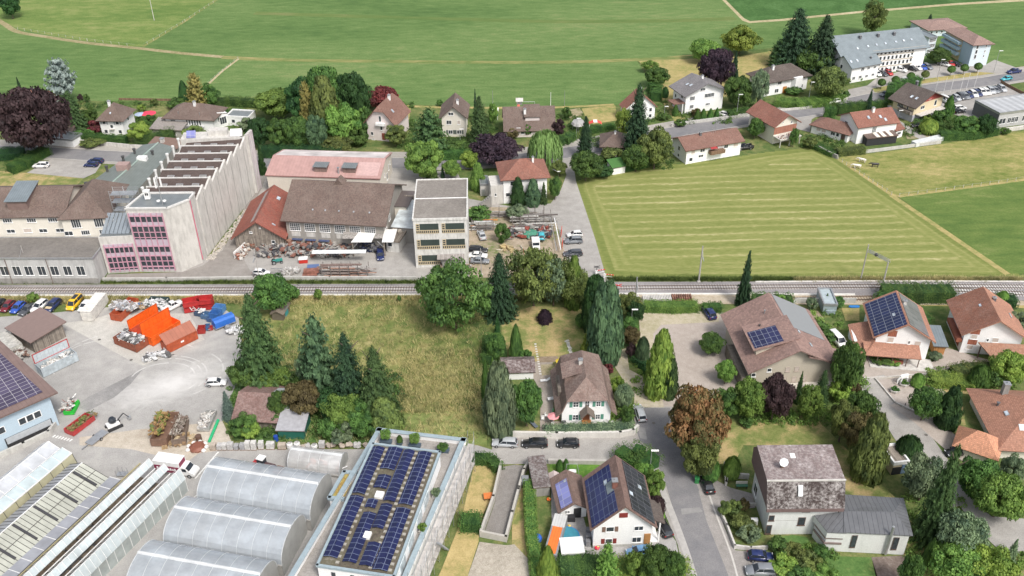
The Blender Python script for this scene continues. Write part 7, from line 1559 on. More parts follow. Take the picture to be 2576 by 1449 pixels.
T_('broad','mid',1655,1385,1470,80,'dark green bush at the bottom right of the family house')
T_('broad','mid',1700,1395,1480,60,'green bush at the bottom beside the street')
T_('bush','light',1605,1400,1465,60,'light green shrub at the bottom near the blue car')
hg(T2(2,3,[(440,1440),(900,1450),(1300,1440),(1740,1450)]),6,1.2,'lime','low yellow green hedge along the bottom edge')
hg(T2(2,3,[(1110,350),(1200,285),(1300,320),(1390,400)]),5,2.8,'hedge','rounded hedge behind the solar roofed family house')
T_('broad','light',1648,1185,1262,48,'bamboo like light green bush at the street by the family house')
T_('broad','brownp',1651,1254,1312,50,'red brown shrub beside the street at the family house')
T_('broad','light',1622,1172,1225,54,'yellow green shrub in the rounded hedge')
T_('egg','hedge',1408,1160,1190,17,'left of two small thujas behind the swing','small thujas behind the swing')
T_('egg','hedge',1424,1158,1188,15,'right of two small thujas behind the swing','small thujas behind the swing')
T_('bush','light',1650,1245,1272,10,'tiny shrub between the bamboo and the street')
hg(T2(1,3,[(2200,300),(2360,305),(2440,400)]),2.2,1.6,'hedge','low angular box hedge at the corner of the dry garden')
hg(T2(1,3,[(2070,950),(2250,955)]),3.2,2.2,'hedge','rectangular box hedge below the dry garden')
def tufts(name,quads,n,mat,hmin,hmax,label):
 rg=np.random.default_rng(5);C=[];
 for(x0,y0,x1,y1,k) in quads:
  for i in range(k):
   C.append(Dp(rg.uniform(x0,x1),rg.uniform(y0,y1)))
 V,F,rnd=[],[],[]
 for c in C:
  hgt_=rg.uniform(hmin,hmax);r=rg.uniform(.25,.7);v=rg.random()
  for j in range(7):
   a=rg.random()*6.283;dx,dy=math.cos(a)*r,math.sin(a)*r;b=len(V);px_,py_=c.x+rg.normal()*r*.6,c.y+rg.normal()*r*.6;wv=.09
   V+=[(px_-dy*wv,py_+dx*wv,0),(px_+dy*wv,py_-dx*wv,0),(px_+dx,py_+dy,hgt_)];F.append((b,b+1,b+2));rnd+=[v]*3
 me=bpy.data.meshes.new(name);me.from_pydata(V,[],F);at=me.attributes.new('rnd','FLOAT','POINT');at.data.foreach_set('value',np.array(rnd,np.float32))
 me.materials.append(mat);o=bpy.data.objects.new(name,me);COL.objects.link(o);tag(o,label,'grass');o['kind']='stuff'
STRAW=fo('grass_straw',(.07,.10,.03),(.50,.42,.21),.12)
tufts('wild_grass',[(700,760,1230,1110,3000),(600,757,1050,770,300),(1000,880,1225,1040,1500)],0,STRAW,.3,.9,'tall dry and green grass tufts covering the wild meadow')
tufts('verge_grass',[(-20,748,620,764,1400),(620,746,1420,757,900),(2000,700,2570,706,1500)],0,STRAW,.4,1.0,'tall straw coloured grass along the railway')
HEDG=fo('grass_verge',(.02,.05,.012),(.16,.24,.06))
tufts('verge_weeds',[(1530,700,2000,706,1500),(-20,707,1060,713,1400),(1250,745,1540,760,500)],0,HEDG,.3,.9,'green weeds along the north side of the railway')
def cover(name,label,col,quads,leaf=.17,rmin=.5,rmax=1.4,hh=1.1,lv=46):
 rg=np.random.default_rng(len(label));C,NN,Rr=[],[],[]
 for x0,y0,x1,y1,k in quads:
  for i in range(k):
   p=Dp(rg.uniform(x0,x1),rg.uniform(y0,y1));r=rg.uniform(rmin,rmax);q=sph(rg,lv);q[:,2]=abs(q[:,2])
   C.append(np.array([p.x,p.y,0])+q*rg.uniform(.6,1.05,(lv,1))*[r,r,r*hh]);NN.append(q+rg.normal(size=(lv,3))*.5);Rr.append(np.clip(rg.random()+rg.normal(size=lv)*.15,0,1))
 C=np.concatenate(C);me=leafmesh(name,C,np.concatenate(NN),leaf*rg.uniform(.7,1.3,len(C)),np.concatenate(Rr));me.materials[0]=FOL[col]
 o=bpy.data.objects.new(name,me);COL.objects.link(o);tag(o,label,'undergrowth');o['kind']='stuff'
cover('garden_plants','low green garden plants between the houses of the far row','mid',[(130,258,1040,272,150),(130,300,420,352,90),(560,300,640,352,34),(860,300,930,372,40),(1000,345,1250,372,110),(1010,300,1100,345,30),(1150,290,1250,345,50),(1400,290,1480,350,60),(1480,328,1570,372,50),(1590,250,1640,330,30),(1700,285,1840,312,50),(1620,255,1690,320,22),(1840,225,1930,290,60),(1930,262,2130,270,80),(2010,340,2120,372,60),(2270,300,2470,345,120),(1510,405,1690,425,50),(2060,225,2130,245,30)])
cover('weeds','dark undergrowth around the conifers and old sheds of the yard edge','mid',[(575,975,1000,1105,260),(700,940,1010,1000,80),(1225,850,1262,1090,60)])
cover('garden_plants','mixed green garden plants in the lower right gardens','light',[(1860,1030,2170,1068,90),(2090,940,2180,1030,40),(2330,930,2560,975,90),(2270,1255,2420,1449,60),(2380,1380,2576,1470,60),(1380,1410,1740,1470,110),(1890,950,2180,985,30),(2000,785,2120,870,60),(1540,1010,1600,1070,20),(1590,900,1660,990,24),(1960,1375,2100,1470,60)])
# ================================================================ VEHICLES
TYRE=pl('tyre',(.025,.025,.027),.8);RIM=pl('rim',(.45,.46,.48),.3,.8);CGL=gd('car_glass',(.018,.022,.028),.06)
LH=pl('headlight',(.75,.77,.80),.15,var=.02);LT_=pl('tail_light',(.30,.015,.015),.2,var=.05);BUMP=pl('bumper',(.05,.05,.055),.6)
def paint(name,c):
 if 'p_'+name in MT:return MT['p_'+name]
 m,t,p=_new('paint_'+name);n=nz(t,cd(t,'Object'),2,2);r=ramp(t,n,[(.3,sc(c,.93)),(.7,sc(c,1.05))]);t.links.new(r.outputs[0],p.inputs['Base Color'])
 p.inputs['Roughness'].default_value=.28;p.inputs['Coat Weight'].default_value=.6;p.inputs['Coat Roughness'].default_value=.08;MT['p_'+name]=m;return m
PC={k:paint(k,v) for k,v in{'white':(.78,.78,.77),'silver':(.42,.44,.46),'grey':(.20,.215,.235),'black':(.018,.018,.02),'navy':(.018,.03,.11),'blue':(.03,.09,.42),'skyblue':(.14,.30,.52),'maroon':(.16,.012,.02),'yellow':(.80,.48,.02),'red':(.45,.03,.03),'dgrey':(.07,.075,.085),'turq':(.06,.40,.48)}.items()}
STY={'hatch':(4.1,1.75,1.48,.86,.95,.95,.25,-1.45,-1.95,.98),'sedan':(4.6,1.80,1.43,.84,.93,.95,.2,-1.0,-1.65,.98),'wagon':(4.75,1.82,1.48,.84,.95,1.1,.35,-1.9,-2.28,.98),'suv':(4.6,1.88,1.68,1.0,1.08,1.1,.4,-1.75,-2.15,1.1),'van':(5.0,1.95,1.95,1.05,1.12,1.75,1.05,-2.3,-2.45,1.12),'pickup':(5.2,1.9,1.75,1.0,1.08,1.2,.6,-.35,-.6,1.08),'coupe':(4.4,1.8,1.32,.80,.88,.75,.05,-.9,-1.7,.92)}
_cm={}
def car_meshes(st):
 if st in _cm:return _cm[st]
 L,W,Hh,zh,zb,xw,xf,xr,xb,zt=STY[st];w=W/2;b=MB()
 def ring(x,ww,z):return[(x,-ww*.94,.26),(x,-ww,.5),(x,-ww*.985,z-.14),(x,-ww*.86,z),(x,ww*.86,z),(x,ww*.985,z-.14),(x,ww,.5),(x,ww*.94,.26)]
 st_=[(L/2,.78*w,.58),(L/2-.08,.88*w,.66),(L/2-.35,.97*w,zh-.08),(xw+.1,w,zh+.02),(xw-.3,w,zb),(0,w,zb),(xb+.15,w,zb+.01),(-L/2+.35,.98*w,zt),(-L/2+.06,.92*w,zt-.06),(-L/2,.86*w,.7)]
 b.lt([ring(*q) for q in st_][::-1])
 if st=='pickup':
  b.cur=0
  for y0 in(-w*.95,w*.95-.08):b.box(-L/2+.05,xb,y0,y0+.08,zt-.1,zt+.25)
 g=MB();ww=w*.84;wr=w*.70
 base=[(xw,-ww),(xw,ww),(xb,ww*.97),(xb,-ww*.97)];top=[(xf,-wr),(xf,wr),(xr,wr*.97),(xr,-wr*.97)]
 k=g.pts([(x,y,zb-.05) for x,y in base]+[(x,y,Hh-.05) for x,y in top])
 for f_ in((0,1,5,4),(1,2,6,5),(2,3,7,6),(3,0,4,7),(4,5,6,7)):g.f.append([k+i for i in f_]);g.mi.append(0)
 e=.05;b.lt([[(xf+e,-wr-e,Hh-.07),(xf+e,wr+e,Hh-.07),(xf+e-.1,wr-.04,Hh-.01),(xf+e-.1,-wr+.04,Hh-.01)],[((xf+xr)/2,-wr-e,Hh-.04),((xf+xr)/2,wr+e,Hh-.04),((xf+xr)/2,wr-.04,Hh+.03),((xf+xr)/2,-wr+.04,Hh+.03)],[(xr-e,-wr-e,Hh-.08),(xr-e,wr+e,Hh-.08),(xr-e+.1,wr-.04,Hh-.02),(xr-e+.1,-wr+.04,Hh-.02)]])
 for i in(0,1,2,3):
  p0=Vector((*base[i],zb-.06));p1=Vector((*top[i],Hh-.05));b.tb(p0,p1,.055,.045,5)
 for y_ in(-1,1):
  xm=(xw+xb)/2*.6;b.tb((xm,y_*ww*1.0,zb-.05),(xm,y_*wr*1.0,Hh-.05),.05,.04,5)
  b.box(xw-.25,xw-.05,y_*(w+.02)-.09,y_*(w+.02)+.09,zb-.02,zb+.12)
 wh=MB();wh.tb((0,-.1,0),(0,.1,0),.32,n=14);wh.cur=1;wh.tb((0,-.115,0),(0,.115,0),.19,n=10)
 hl=MB();hl.box(-.05,.05,-.17,.17,-.07,.07);lg=MB();lg.box(-.03,.03,-.14,.14,-.1,.1)
 bp=MB();bp.box(L/2-.12,L/2+.03,-w*.7,w*.7,.28,.42);bp.box(-L/2-.03,-L/2+.12,-w*.75,w*.75,.28,.45)
 _cm[st]=(b.mesh('body',PC['white'],True),g.mesh('windows',CGL),wh.mesh('wheel',[TYRE,RIM]),hl.mesh('headlight',LH),lg.mesh('tail_light',LT_),bp.mesh('bumpers',BUMP))
 me=_cm[st][0];
 return _cm[st]
def car(st,col,t,F,B,label,group=None,far=False,name=None,z=0):
 if t=='D':f_,r_=Dp(*F),Dp(*B)
 else:f_,r_=Tp(t[0],t[1],*F),Tp(t[0],t[1],*B)
 c=(f_+r_)/2;d=f_-r_;L,W,Hh=STY[st][:3];c=c+Vector((0,.35,0));c.z=z
 o=ro(name or{'van':'van','pickup':'pickup_truck'}.get(st,'parked_car'),c,math.atan2(d.y,d.x),label,{'van':'van','pickup':'pickup'}.get(st,'car'),group)
 M_=car_meshes(st);inst(M_[0],'body',o,mat=PC[col]);inst(M_[1],'windows',o)
 for sx in(L*.31,-L*.30):
  for sy in(-1,1):inst(M_[2],'wheel',o,(sx,sy*(W/2-.06),.32))
 if not far:
  for sy in(-1,1):inst(M_[3],'headlight',o,(L/2-.12,sy*W*.34,.66));inst(M_[4],'tail_light',o,(-L/2+.04,sy*W*.38,.82))
  inst(M_[5],'bumpers',o)
 return o
car('suv','white',(0,1),(337,240),(488,238),'white car alone on the small car park at the left')
car('hatch','navy',(0,1),(855,230),(975,232),'dark blue car, nearer one of the pair beside the green grey hall')
car('wagon','navy',(0,1),(900,190),(1022,196),'dark blue car, further one of the pair beside the green grey hall')
GY='cars parked along the railway verge of the recycling yard'
car('hatch','maroon',(0,2),(25,262),(130,165),'maroon car in the row by the railway verge',GY)
car('hatch','blue',(0,2),(125,275),(235,178),'deep blue car in the row by the railway verge',GY)
car('sedan','dgrey',(0,2),(215,290),(335,200),'dark grey car behind the timber shed roof, in the row by the verge',GY)
car('suv','white',(0,2),(340,262),(460,168),'white car in the row by the railway verge',GY)
o=car('suv','navy',(0,2),(478,258),(592,155),'navy car with beige bonnet in the row by the railway verge',GY);mb=MB();mb.box(1.15,2.0,-.7,.7,1.02,1.05);mb.bl('bonnet',pl('bonnet_beige',(.6,.48,.3),.4),o)
car('hatch','black',(0,2),(-60,235),(20,160),'black car cut by the left edge at the railway verge',GY)
o=car('van','yellow',(0,2),(690,255),(815,120),'yellow van with dark roof panel by the railway verge',GY);mb=MB();mb.box(-1.6,.2,-.5,.5,1.97,2.02);mb.bl('roof_panel',CGL,o)
car('hatch','white',(0,2),(810,262),(905,160),'white car squeezed between the yellow van and the white container',GY)
car('hatch','white',(0,2),(2288,978),(2062,988),'white hatchback alone in the recycling yard by the big spruce')
car('hatch','white',(2,1),(562,940),(700,930),'white car, furthest of three beside the lane and junk yard')
car('suv','grey',(2,1),(528,1005),(708,995),'grey car parked against the white one beside the lane')
car('wagon','dgrey',(2,1),(524,1133),(700,1122),'dark grey estate car nearest the level crossing')
car('sedan','silver',(1,1),(2250,895),(2292,990),'silver saloon on the grass strip beside the concrete building')
car('wagon','black',(1,1),(2320,1095),(2150,1085),'black estate at the foot of the concrete building')
car('sedan','white',(1,1),(2320,1150),(2150,1145),'white and silver saloon between two dark cars by the concrete building')
car('sedan','grey',(1,1),(2335,1205),(2170,1200),'blue grey car nearest the pole by the concrete building')
car('hatch','white',(1,1),(132,1325),(-25,1318),'white car behind the railway wall at the round green tree')
car('wagon','navy',(1,1),(1255,1195),(1245,1090),'dark blue car under the pale sheet canopy')
car('suv','navy',(2,2),(1952,238),(2018,328),'dark blue car in the far corner of the paved courtyard')
car('wagon','silver',(2,2),(1262,1222),(1312,1362),'silver estate car on the street beside the villa')
GV='cars parked in line below the villa wall'
car('wagon','silver',(2,3),(-190,140),(48,148),'silver grey estate car, leftmost of three below the villa wall',GV)
car('wagon','black',(2,3),(103,148),(355,150),'black estate car in the middle of three below the villa wall',GV)
car('hatch','black',(2,3),(446,148),(682,150),'black hatchback, rightmost of three below the villa wall',GV)
car('coupe','black',(2,3),(1930,480),(2000,650),'black convertible on the forecourt beside the green bin')
car('wagon','black',(2,3),(1462,905),(1572,1078),'black estate car beside the porch of the family house')
car('hatch','skyblue',(2,3),(1160,1262),(1392,1232),'light blue car before the family house')
car('hatch','navy','D',(1946,1412),(1880,1408),'dark blue hatchback on the forecourt at the bottom')
car('suv','grey','D',(1873,1446),(1951,1446),'grey car at the very bottom of the forecourt')
car('van','white',(3,2),(752,610),(645,500),'white van between the plum roof building and the chalet')
car('hatch','silver',(3,2),(935,672),(900,600),'silver car end showing under the lean-to of the solar chalet')
car('hatch','black',(3,3),(1845,245),(1950,232),'black car half hidden by the tall spruce at the garage wing')
GI='cars on the institution car park'
for st,col,x,y,dx,dy,l in[('hatch','white',1100,758,24,16,'small white car at the left end of the institution car park'),('hatch','dgrey',1158,760,30,14,'dark grey car beside the white minibus'),('van','white',1172,722,-55,-22,'white minibus on the institution car park'),('hatch','red',1214,750,20,12,'red car tucked behind the white minibus'),('suv','white',1336,722,50,10,'white car alone in the middle of the institution car park'),('suv','black',1442,708,46,10,'black car on the institution car park'),('hatch','white',1500,698,34,14,'white car right of the black one before the institution'),('hatch','blue',1556,694,30,18,'bright blue car before the white end wall of the institution'),('wagon','grey',1606,688,32,16,'blue grey car right of the bright blue one'),('wagon','white',1776,664,54,14,'white car under the blue balconies'),('hatch','red',1838,656,20,14,'red car beside the white one under the blue balconies'),('sedan','black',1888,662,38,12,'black car at the corner of the blue apartment block')]:
 car(st,col,(3,0),(x+dx,y+dy),(x-dx,y-dy),l,GI,far=True)
car('pickup','white',(3,0),(1375,806),(1475,800),'white pickup under the third ball headed tree')
car('suv','white',(3,0),(602,1052),(724,1030),'white car driving on the main road')
car('hatch','grey',(3,0),(1148,975),(1210,958),'grey car on the main road emerging from behind the thuja hedge')
car('pickup','navy',(3,0),(2418,746),(2530,732),'dark blue pickup driving on the main road at the right')
car('hatch','black',(3,0),(1468,1285),(1552,1282),'black car under the chalet balcony in the driveway')
car('hatch','white',(2,0),(2090,1160),(2150,1172),'white car beside the four thujas of the big white house')
car('pickup','black',(2,1),(2290,62),(2395,50),'black pickup at the right end of the long white red roofed house')
GD_='cars for sale in the dealer row'
L14=[(1782,1028,'van','white','white van, leftmost of the dealer row'),(1850,1018,'hatch','dgrey','dark car second from the left in the dealer row'),(1898,1004,'hatch','silver','silver car third from the left in the dealer row'),(1942,992,'suv','dgrey','dark grey car fourth from the left in the dealer row'),(1985,985,'wagon','grey','grey car fifth from the left in the dealer row'),(2025,976,'hatch','navy','navy car sixth from the left in the dealer row'),(2066,966,'suv','white','white car seventh from the left in the dealer row'),(2108,955,'wagon','navy','navy estate eighth from the left in the dealer row'),(2152,948,'suv','white','white car ninth from the left in the dealer row'),(2198,940,'wagon','white','white estate tenth from the left in the dealer row'),(2242,932,'suv','silver','silver car fourth from the right in the dealer row'),(2282,924,'wagon','grey','grey car third from the right in the dealer row'),(2318,917,'hatch','dgrey','dark car second from the right in the dealer row'),(2352,912,'suv','silver','silver car at the right end of the dealer row')]
for x,y,st,col,l in L14:car(st,col,(3,0),(x+38,y+26),(x-38,y-26),l,GD_,far=True)
car('suv','white',(3,0),(1975,1105),(1880,1115),'white car beside the tall single thuja');car('hatch','black',(3,0),(1965,1135),(1880,1145),'black car beside the white one near the tall single thuja')
car('hatch','blue',(3,0),(2460,1000),(2545,1010),'blue car behind the grey flat roofed hall');car('hatch','white',(3,0),(2540,1015),(2620,1022),'white car at the right edge behind the grey hall');car('hatch','turq',(3,0),(2370,815),(2430,805),'turquoise car covered in film at the fence by the main road')
car('hatch','turq',(1,1),(2872,930),(2872,1000),'turquoise old car in the junk yard',z=.5)
def truck():
 A,B=Tp(0,3,1560,440),Tp(0,3,1950,500);d=(B-A);o=ro('delivery_truck',A+Vector((0,.6,0)),math.atan2(d.y,d.x),'white box truck with dark red lettered sides in the nursery yard','truck')
 m_=MB();m_.box(0,5.0,-.1,2.2,.75,3.2);bx_=m_.bl('box_body',paint('truck',(.80,.80,.79)),o);MR=pl('truck_maroon',(.22,.02,.06),.5)
 m_=MB();m_.box(.1,4.9,-.13,-.1,.85,2.3);m_.box(5.0,5.04,.1,2.0,1.5,3.1);m_.bl('side_panel',MR,bx_);tx=pl('truck_letter',(.8,.78,.78),.5);m_=MB();
 for k in range(9):m_.box(.6+k*.42,.9+k*.42,-.16,-.13,1.4,1.4+(.4 if k%2 else.55))
 m_.bl('lettering',tx,bx_)
 m_=MB();m_.lt([[(x,.05,.5),(x,2.05,.5),(x,2.05,z),(x,.05,z)] for x,z in((5.05,2.2),(5.9,2.2),(6.5,1.45),(7.3,1.2),(7.5,.8))]);m_.bl('cab',paint('truck',(.8,.8,.79)),o);m_=MB();m_.sb([(6.0,.2,2.12),(6.52,.2,1.5),(6.52,1.9,1.5),(6.0,1.9,2.12)][::-1],.05);m_.sb([(6.0,.2,2.14),(6.55,.2,1.5),(6.55,1.9,1.5),(6.0,1.9,2.14)],-.06);m_.box(5.3,6.1,.0,.06,1.4,2.0);m_.bl('windows',CGL,o)
 for x_ in(1.2,6.5):
  for y_ in(.1,2.0):inst(car_meshes('van')[2],'wheel',o,(x_,y_,.4),scale=(1.25,1.25,1.25))
truck()
def tractor():
 c=Tp(1,3,90,365);o=ro('tractor',c,-.35,'old tractor with white cab roof beside the arched polytunnel','tractor');m_=MB();m_.box(.2,2.2,-.35,.35,.8,1.35);m_.bl('bonnet',paint('tractor',(.10,.06,.06)),o);m_=MB();m_.box(-1.0,.2,-.6,.6,.8,1.3);m_.bl('frame',BUMP,o)
 m_=MB();m_.box(-1.1,.3,-.65,.65,2.35,2.5);m_.bl('cab_roof',TI,o);m_=MB();m_.box(-1.0,.2,-.58,.58,1.3,2.35);m_.bl('cab_windows',CGL,o)
 for x_,y_,s in((-.8,.75,2.0),(-.8,-.75,2.0),(1.7,.6,1.2),(1.7,-.6,1.2)):inst(car_meshes('van')[2],'wheel',o,(x_,y_,.32*s),scale=(s,1.6,s))
 m_=MB();m_.box(2.2,3.6,-.9,.9,.2,.7);m_.bl('front_bucket',pl('rust',(.22,.12,.08)),o);m_=MB();m_.box(-2.1,-1.3,-.5,.5,.6,1.2);m_.bl('rear_box',paint('red',(.45,.03,.03)),o)
tractor()
# ================================================================ CONTAINERS AND YARD THINGS
def heap(mb_list,c,u,hx,hy,z,n,smin,smax,seed):
 rg=random.Random(seed);u=Vector((u[0],u[1])).normalized();v=Vector((-u.y,u.x))
 for i in range(n):
  m_=mb_list;a=rg.uniform(-1,1);b=rg.uniform(-1,1);p=Vector(c[:2])+u*hx*a+v*hy*b;hz=z*(1.1-.5*max(abs(a),abs(b)))*rg.random();s=rg.uniform(smin,smax)
  m_.cur=rg.randrange(4);an=rg.random()*3.14;d=Vector((math.cos(an),math.sin(an)))
  if rg.random()<.3:
   q=Vector((p.x,p.y,hz));m_.tb(q,q+Vector((d.x*s*1.8,d.y*s*1.8,rg.uniform(-.2,.5))),s*.14,n=5)
  else:m_.ob(p,d,s*rg.uniform(.3,1),s*rg.uniform(.15,.6),hz,hz+s*rg.uniform(.2,.8))
def sp(label,c,u,hx,hy,z0,h,n,cols,seed,smin=.25,smax=.8,name='scrap_heap',cat='scrap'):
 m_=MB();heap(m_,(0,0),u,hx,hy,h,n,smin,smax,seed);mats=[pl('scrap_%s_%d'%(seed,i),k,.6,.2,.4,3) for i,k in enumerate(cols)]
 while len(mats)<4:mats.append(mats[-1])
 o=m_.bl(name,mats);o.location=(c[0],c[1],z0);tag(o,label,cat);o['kind']='stuff';return o
def skip(label,A,B,dep,h,col,lid=None,name='skip',closed=False,ribs=8,side=1,cat='container',slope=0):
 A,B=Vector((*A,0)),Vector((*B,0));d=B-A;L=d.length;o=ro(name,A,math.atan2(d.y,d.x),label,cat);D=dep*side;y0,y1=min(0,D),max(0,D)
 M_=pl('skip_'+'_'.join('%d'%(v*100) for v in col),col,.6,.1,.22,1.2);t=.08;m_=MB();m_.box(0,L,y0,y1,.15,.3)
 m_.box(0,L,y0,y0+t,.3,h);m_.box(0,L,y1-t,y1,.3,h);m_.box(0,t,y0+t,y1-t,.3,h);m_.box(L-t,L,y0+t,y1-t,.3,h)
 if closed:m_.box(t,L-t,y0+t,y1-t,h-.1,h)
 m_.bl('body',M_,o);m_=MB()
 for i in range(ribs+1):
  x=L*i/ribs;
  for y_ in(y0-.06,y1):m_.box(x-.05,x+.05,y_,y_+.06,.25,h)
  if closed:m_.box(x-.06,x+.06,y0,y1,h,h+.07)
 m_.box(-.05,L+.05,y0-.08,y0-.005,h-.12,h+.02);m_.box(-.05,L+.05,y1+.005,y1+.08,h-.12,h+.02);m_.bl('ribs',M_,o,kind='stuff')
 if lid:
  lc,lh,fr=lid;yl=y1 if side>0 else y0;m_=MB();m_.box(.1,L-.1,yl+.1,yl+.17,h,h+lh);LM=pl('lid_'+'_'.join('%d'%(v*100) for v in lc),lc,.55,.1,.15);lo=m_.bl('lid',LM,o);m_=MB()
  for i in range(ribs+1):x=.1+(L-.2)*i/ribs;m_.box(x-.05,x+.05,yl+.02,yl+.1,h,h+lh)
  m_.bl('lid_ribs',LM,lo,kind='stuff');m_=MB();m_.box(0,.16,yl,yl+.1,h,h+lh);m_.box(L-.16,L,yl,yl+.1,h,h+lh);m_.box(.0,L,yl+.0,yl+.1,h+lh-.12,h+lh+.04);m_.box(.0,L,yl+.0,yl+.1,h-.02,h+.1);m_.bl('lid_frame',pl('lidframe_'+'_'.join('%d'%(v*100) for v in fr),fr,.6),lo)
 return o
ORG=(.80,.13,.015);RST=(.40,.085,.035);BRN=(.25,.08,.045);WSC=[(.5,.5,.49),(.34,.34,.36),(.68,.68,.66),(.15,.15,.15)]
skip('pale grey skip with raised lid framed in red, beside the timber shed',(-94.8,148.3),(-89.9,153.9),2.6,2.3,(.42,.47,.50),lid=((.50,.55,.58),2.2,(.42,.05,.05)),ribs=9)
sp('white rubble filling the pale grey skip',(-93.4,152.0),(4.9,5.6),3.3,1.0,1.4,.5,90,[(.7,.69,.66),(.6,.58,.55),(.75,.75,.73),(.5,.48,.45)],11,.2,.6,'rubble','rubble')
skip('bright orange open skip with tall orange lid, centre of the container group',(-76.0,158.6),(-71.8,164.9),2.9,2.4,ORG,lid=(ORG,2.4,(.6,.09,.01)),ribs=7)
skip('second orange skip behind, only its tall lid clearly visible',(-79.4,160.4),(-75.2,167.0),2.7,2.2,(.55,.10,.05),lid=(ORG,2.3,(.6,.09,.01)),ribs=7)
o=skip('rust red container with sloping brown lid at the front of the group',(-72.0,156.0),(-67.2,161.2),2.4,2.2,RST,ribs=8);m_=MB();L_=math.hypot(4.8,5.2);m_.sb([(-.1,0,2.3),(L_+.1,0,2.3),(L_+.1,2.1,4.0),(-.1,2.1,4.0)],.08);m_.bl('lid',ss('lid_brown',(.33,.12,.075),1.0,.8,.6,.1),o);m_=MB();m_.box(L_*.45,L_*.55,-.09,-.06,1.2,1.6);m_.bl('label_plate',TI,o)
skip('brown open skip full of white scrap left of the orange ones',(-84.4,159.6),(-78.7,156.4),3.3,2.0,BRN,ribs=6)
sp('white and black scrap in the brown skip',(-80.8,159.5),(5.7,-3.2),2.9,1.4,1.3,1.2,150,WSC,12)
skip('long white ribbed closed container by the railway verge',(-94.6,168.4),(-92.2,168.2),7.6,2.6,(.62,.60,.56),closed=True,ribs=1)
cw_=[ob for ob in COL.objects if ob.get('label','').startswith('long white ribbed')][0];m_=MB()
for k in range(12):m_.box(-.08,2.5,.3+k*.62,.42+k*.62,2.6,2.75)
m_.bl('roof_ribs',pl('rib_white',(.72,.71,.68),.6),cw_)
skip('rust brown skip heaped with pale metal scrap, right of the white container',(-88.4,168.6),(-86.0,167.9),6.8,1.9,RST,ribs=2)
sp('pale metal scrap heaped in the rust brown skip by the verge',(-86.2,171.6),(1.0,3.2),1.2,3.0,1.3,1.3,170,[(.55,.56,.58),(.35,.36,.38),(.66,.66,.66),(.3,.27,.25)],13)
f2= lambda c,r,x,y:tuple(Tp(c,r,x,y)[:2])
skip('dark open container filled with white bales behind the orange lids',f2(0,2,1475,215),f2(0,2,1660,225),3.0,1.6,(.05,.08,.08),ribs=4)
sp('white plastic bales in the dark container',Tp(0,2,1565,200)[:2],(1,0),2.6,1.1,1.0,.9,110,[(.75,.75,.74),(.65,.66,.66),(.8,.8,.79),(.5,.5,.5)],14,.25,.6,'plastic_bales','bales')
sp('brown cardboard and a blue bag on pallets beside the dark container',Tp(0,2,1415,205)[:2],(1,0),1.2,.8,0,1.3,30,[(.45,.33,.2),(.5,.4,.28),(.05,.2,.5),(.35,.25,.16)],15,.4,.9,'cardboard_pallet','pallet')
car('pickup','white',(0,2),(1780,190),(1690,235),'small white truck behind the orange lids')
RED_=(.42,.03,.03)
for i,(x,y,z_,l) in enumerate([(1862,262,0,'lowest red trough stack, left'),(1862,262,1,'upper left red trough'),(1985,232,0,'lower red trough, right'),(1985,232,1,'upper right red trough')]):
 A=Tp(0,2,x,y);o=skip('red steel trough, '+['bottom of the left pile','top of the left pile','bottom of the right pile','top of the right pile'][i]+' at the verge',(A.x,A.y),(A.x+3.4,A.y+(1.3 if i<2 else.4)),2.3,1.3,RED_,ribs=4,name='steel_trough');o.location.z=z_*1.35
for i,(x,y,w_) in enumerate([(1960,270,1.7),(2025,300,1.7),(2085,330,1.7),(2145,240,2.3),(2110,300,2.2)]):
 A=Tp(0,2,x,y+15);o=skip(['dark blue crate with white bags, first of the diagonal line','blue crate with white bags, second of the diagonal line','blue crate, third of the diagonal line','light blue metal crate on top, furthest back','blue crate against the blue trailer'][i],(A.x,A.y),(A.x+w_,A.y-.5),1.7,1.1 if i<3 else 1.6,[(.06,.10,.17),(.08,.16,.28),(.06,.12,.25),(.10,.25,.50),(.05,.16,.42)][i],ribs=3,name='metal_crate',cat='crate')
sp('white bags standing in the blue crates',Tp(0,2,2010,270)[:2],(1,-.5),1.8,.6,.9,.4,24,[(.75,.74,.7)],16,.3,.6,'white_bags','bags')
A,B=Tp(0,2,2180,440),Tp(0,2,2330,380);d=B-A;o=ro('tarpaulin_trailer',A,math.atan2(d.y,d.x),'trailer with bright blue tarpaulin cover beside the big spruce','trailer');L_=4.6
m_=MB();m_.lt([[(x,0,.7),(x,2.2,.7),(x,2.2,2.0),(x,1.7,2.35),(x,.5,2.35),(x,0,2.0)] for x in(0,L_)]);m_.bl('tarpaulin',pl('tarp_blue',(.03,.14,.50),.45,var=.12),o);m_=MB();m_.box(-.1,L_+.1,0,2.2,.5,.7);m_.box(-1.4,-.1,1.0,1.2,.5,.6);m_.bl('chassis',SL,o)
for x_ in(2.0,2.9):
 for y_ in(.05,2.15):inst(car_meshes('hatch')[2],'wheel',o,(x_,y_,.32))
for i,(x,y,c_) in enumerate([(1995,470,(.35,.035,.03)),(2070,435,(.05,.12,.25)),(2105,435,(.35,.035,.03))]):
 A=Tp(0,2,x,y);skip(['small red crate right of the rust container','small blue crate between two red ones','smallest red crate by the blue trailer'][i],(A.x,A.y),(A.x+[1.5,.9,.8][i],A.y+.2),1.5-.3*i,1.4-.3*i,c_,ribs=2,name='metal_crate',cat='crate')
sp('pile of white and grey plastic drums before the rust container',Tp(0,2,1575,700)[:2],(1,.5),2.6,1.1,0,1.3,80,[(.78,.78,.77),(.7,.7,.7),(.12,.12,.12),(.45,.46,.47)],17,.35,.8,'plastic_drums','drums')
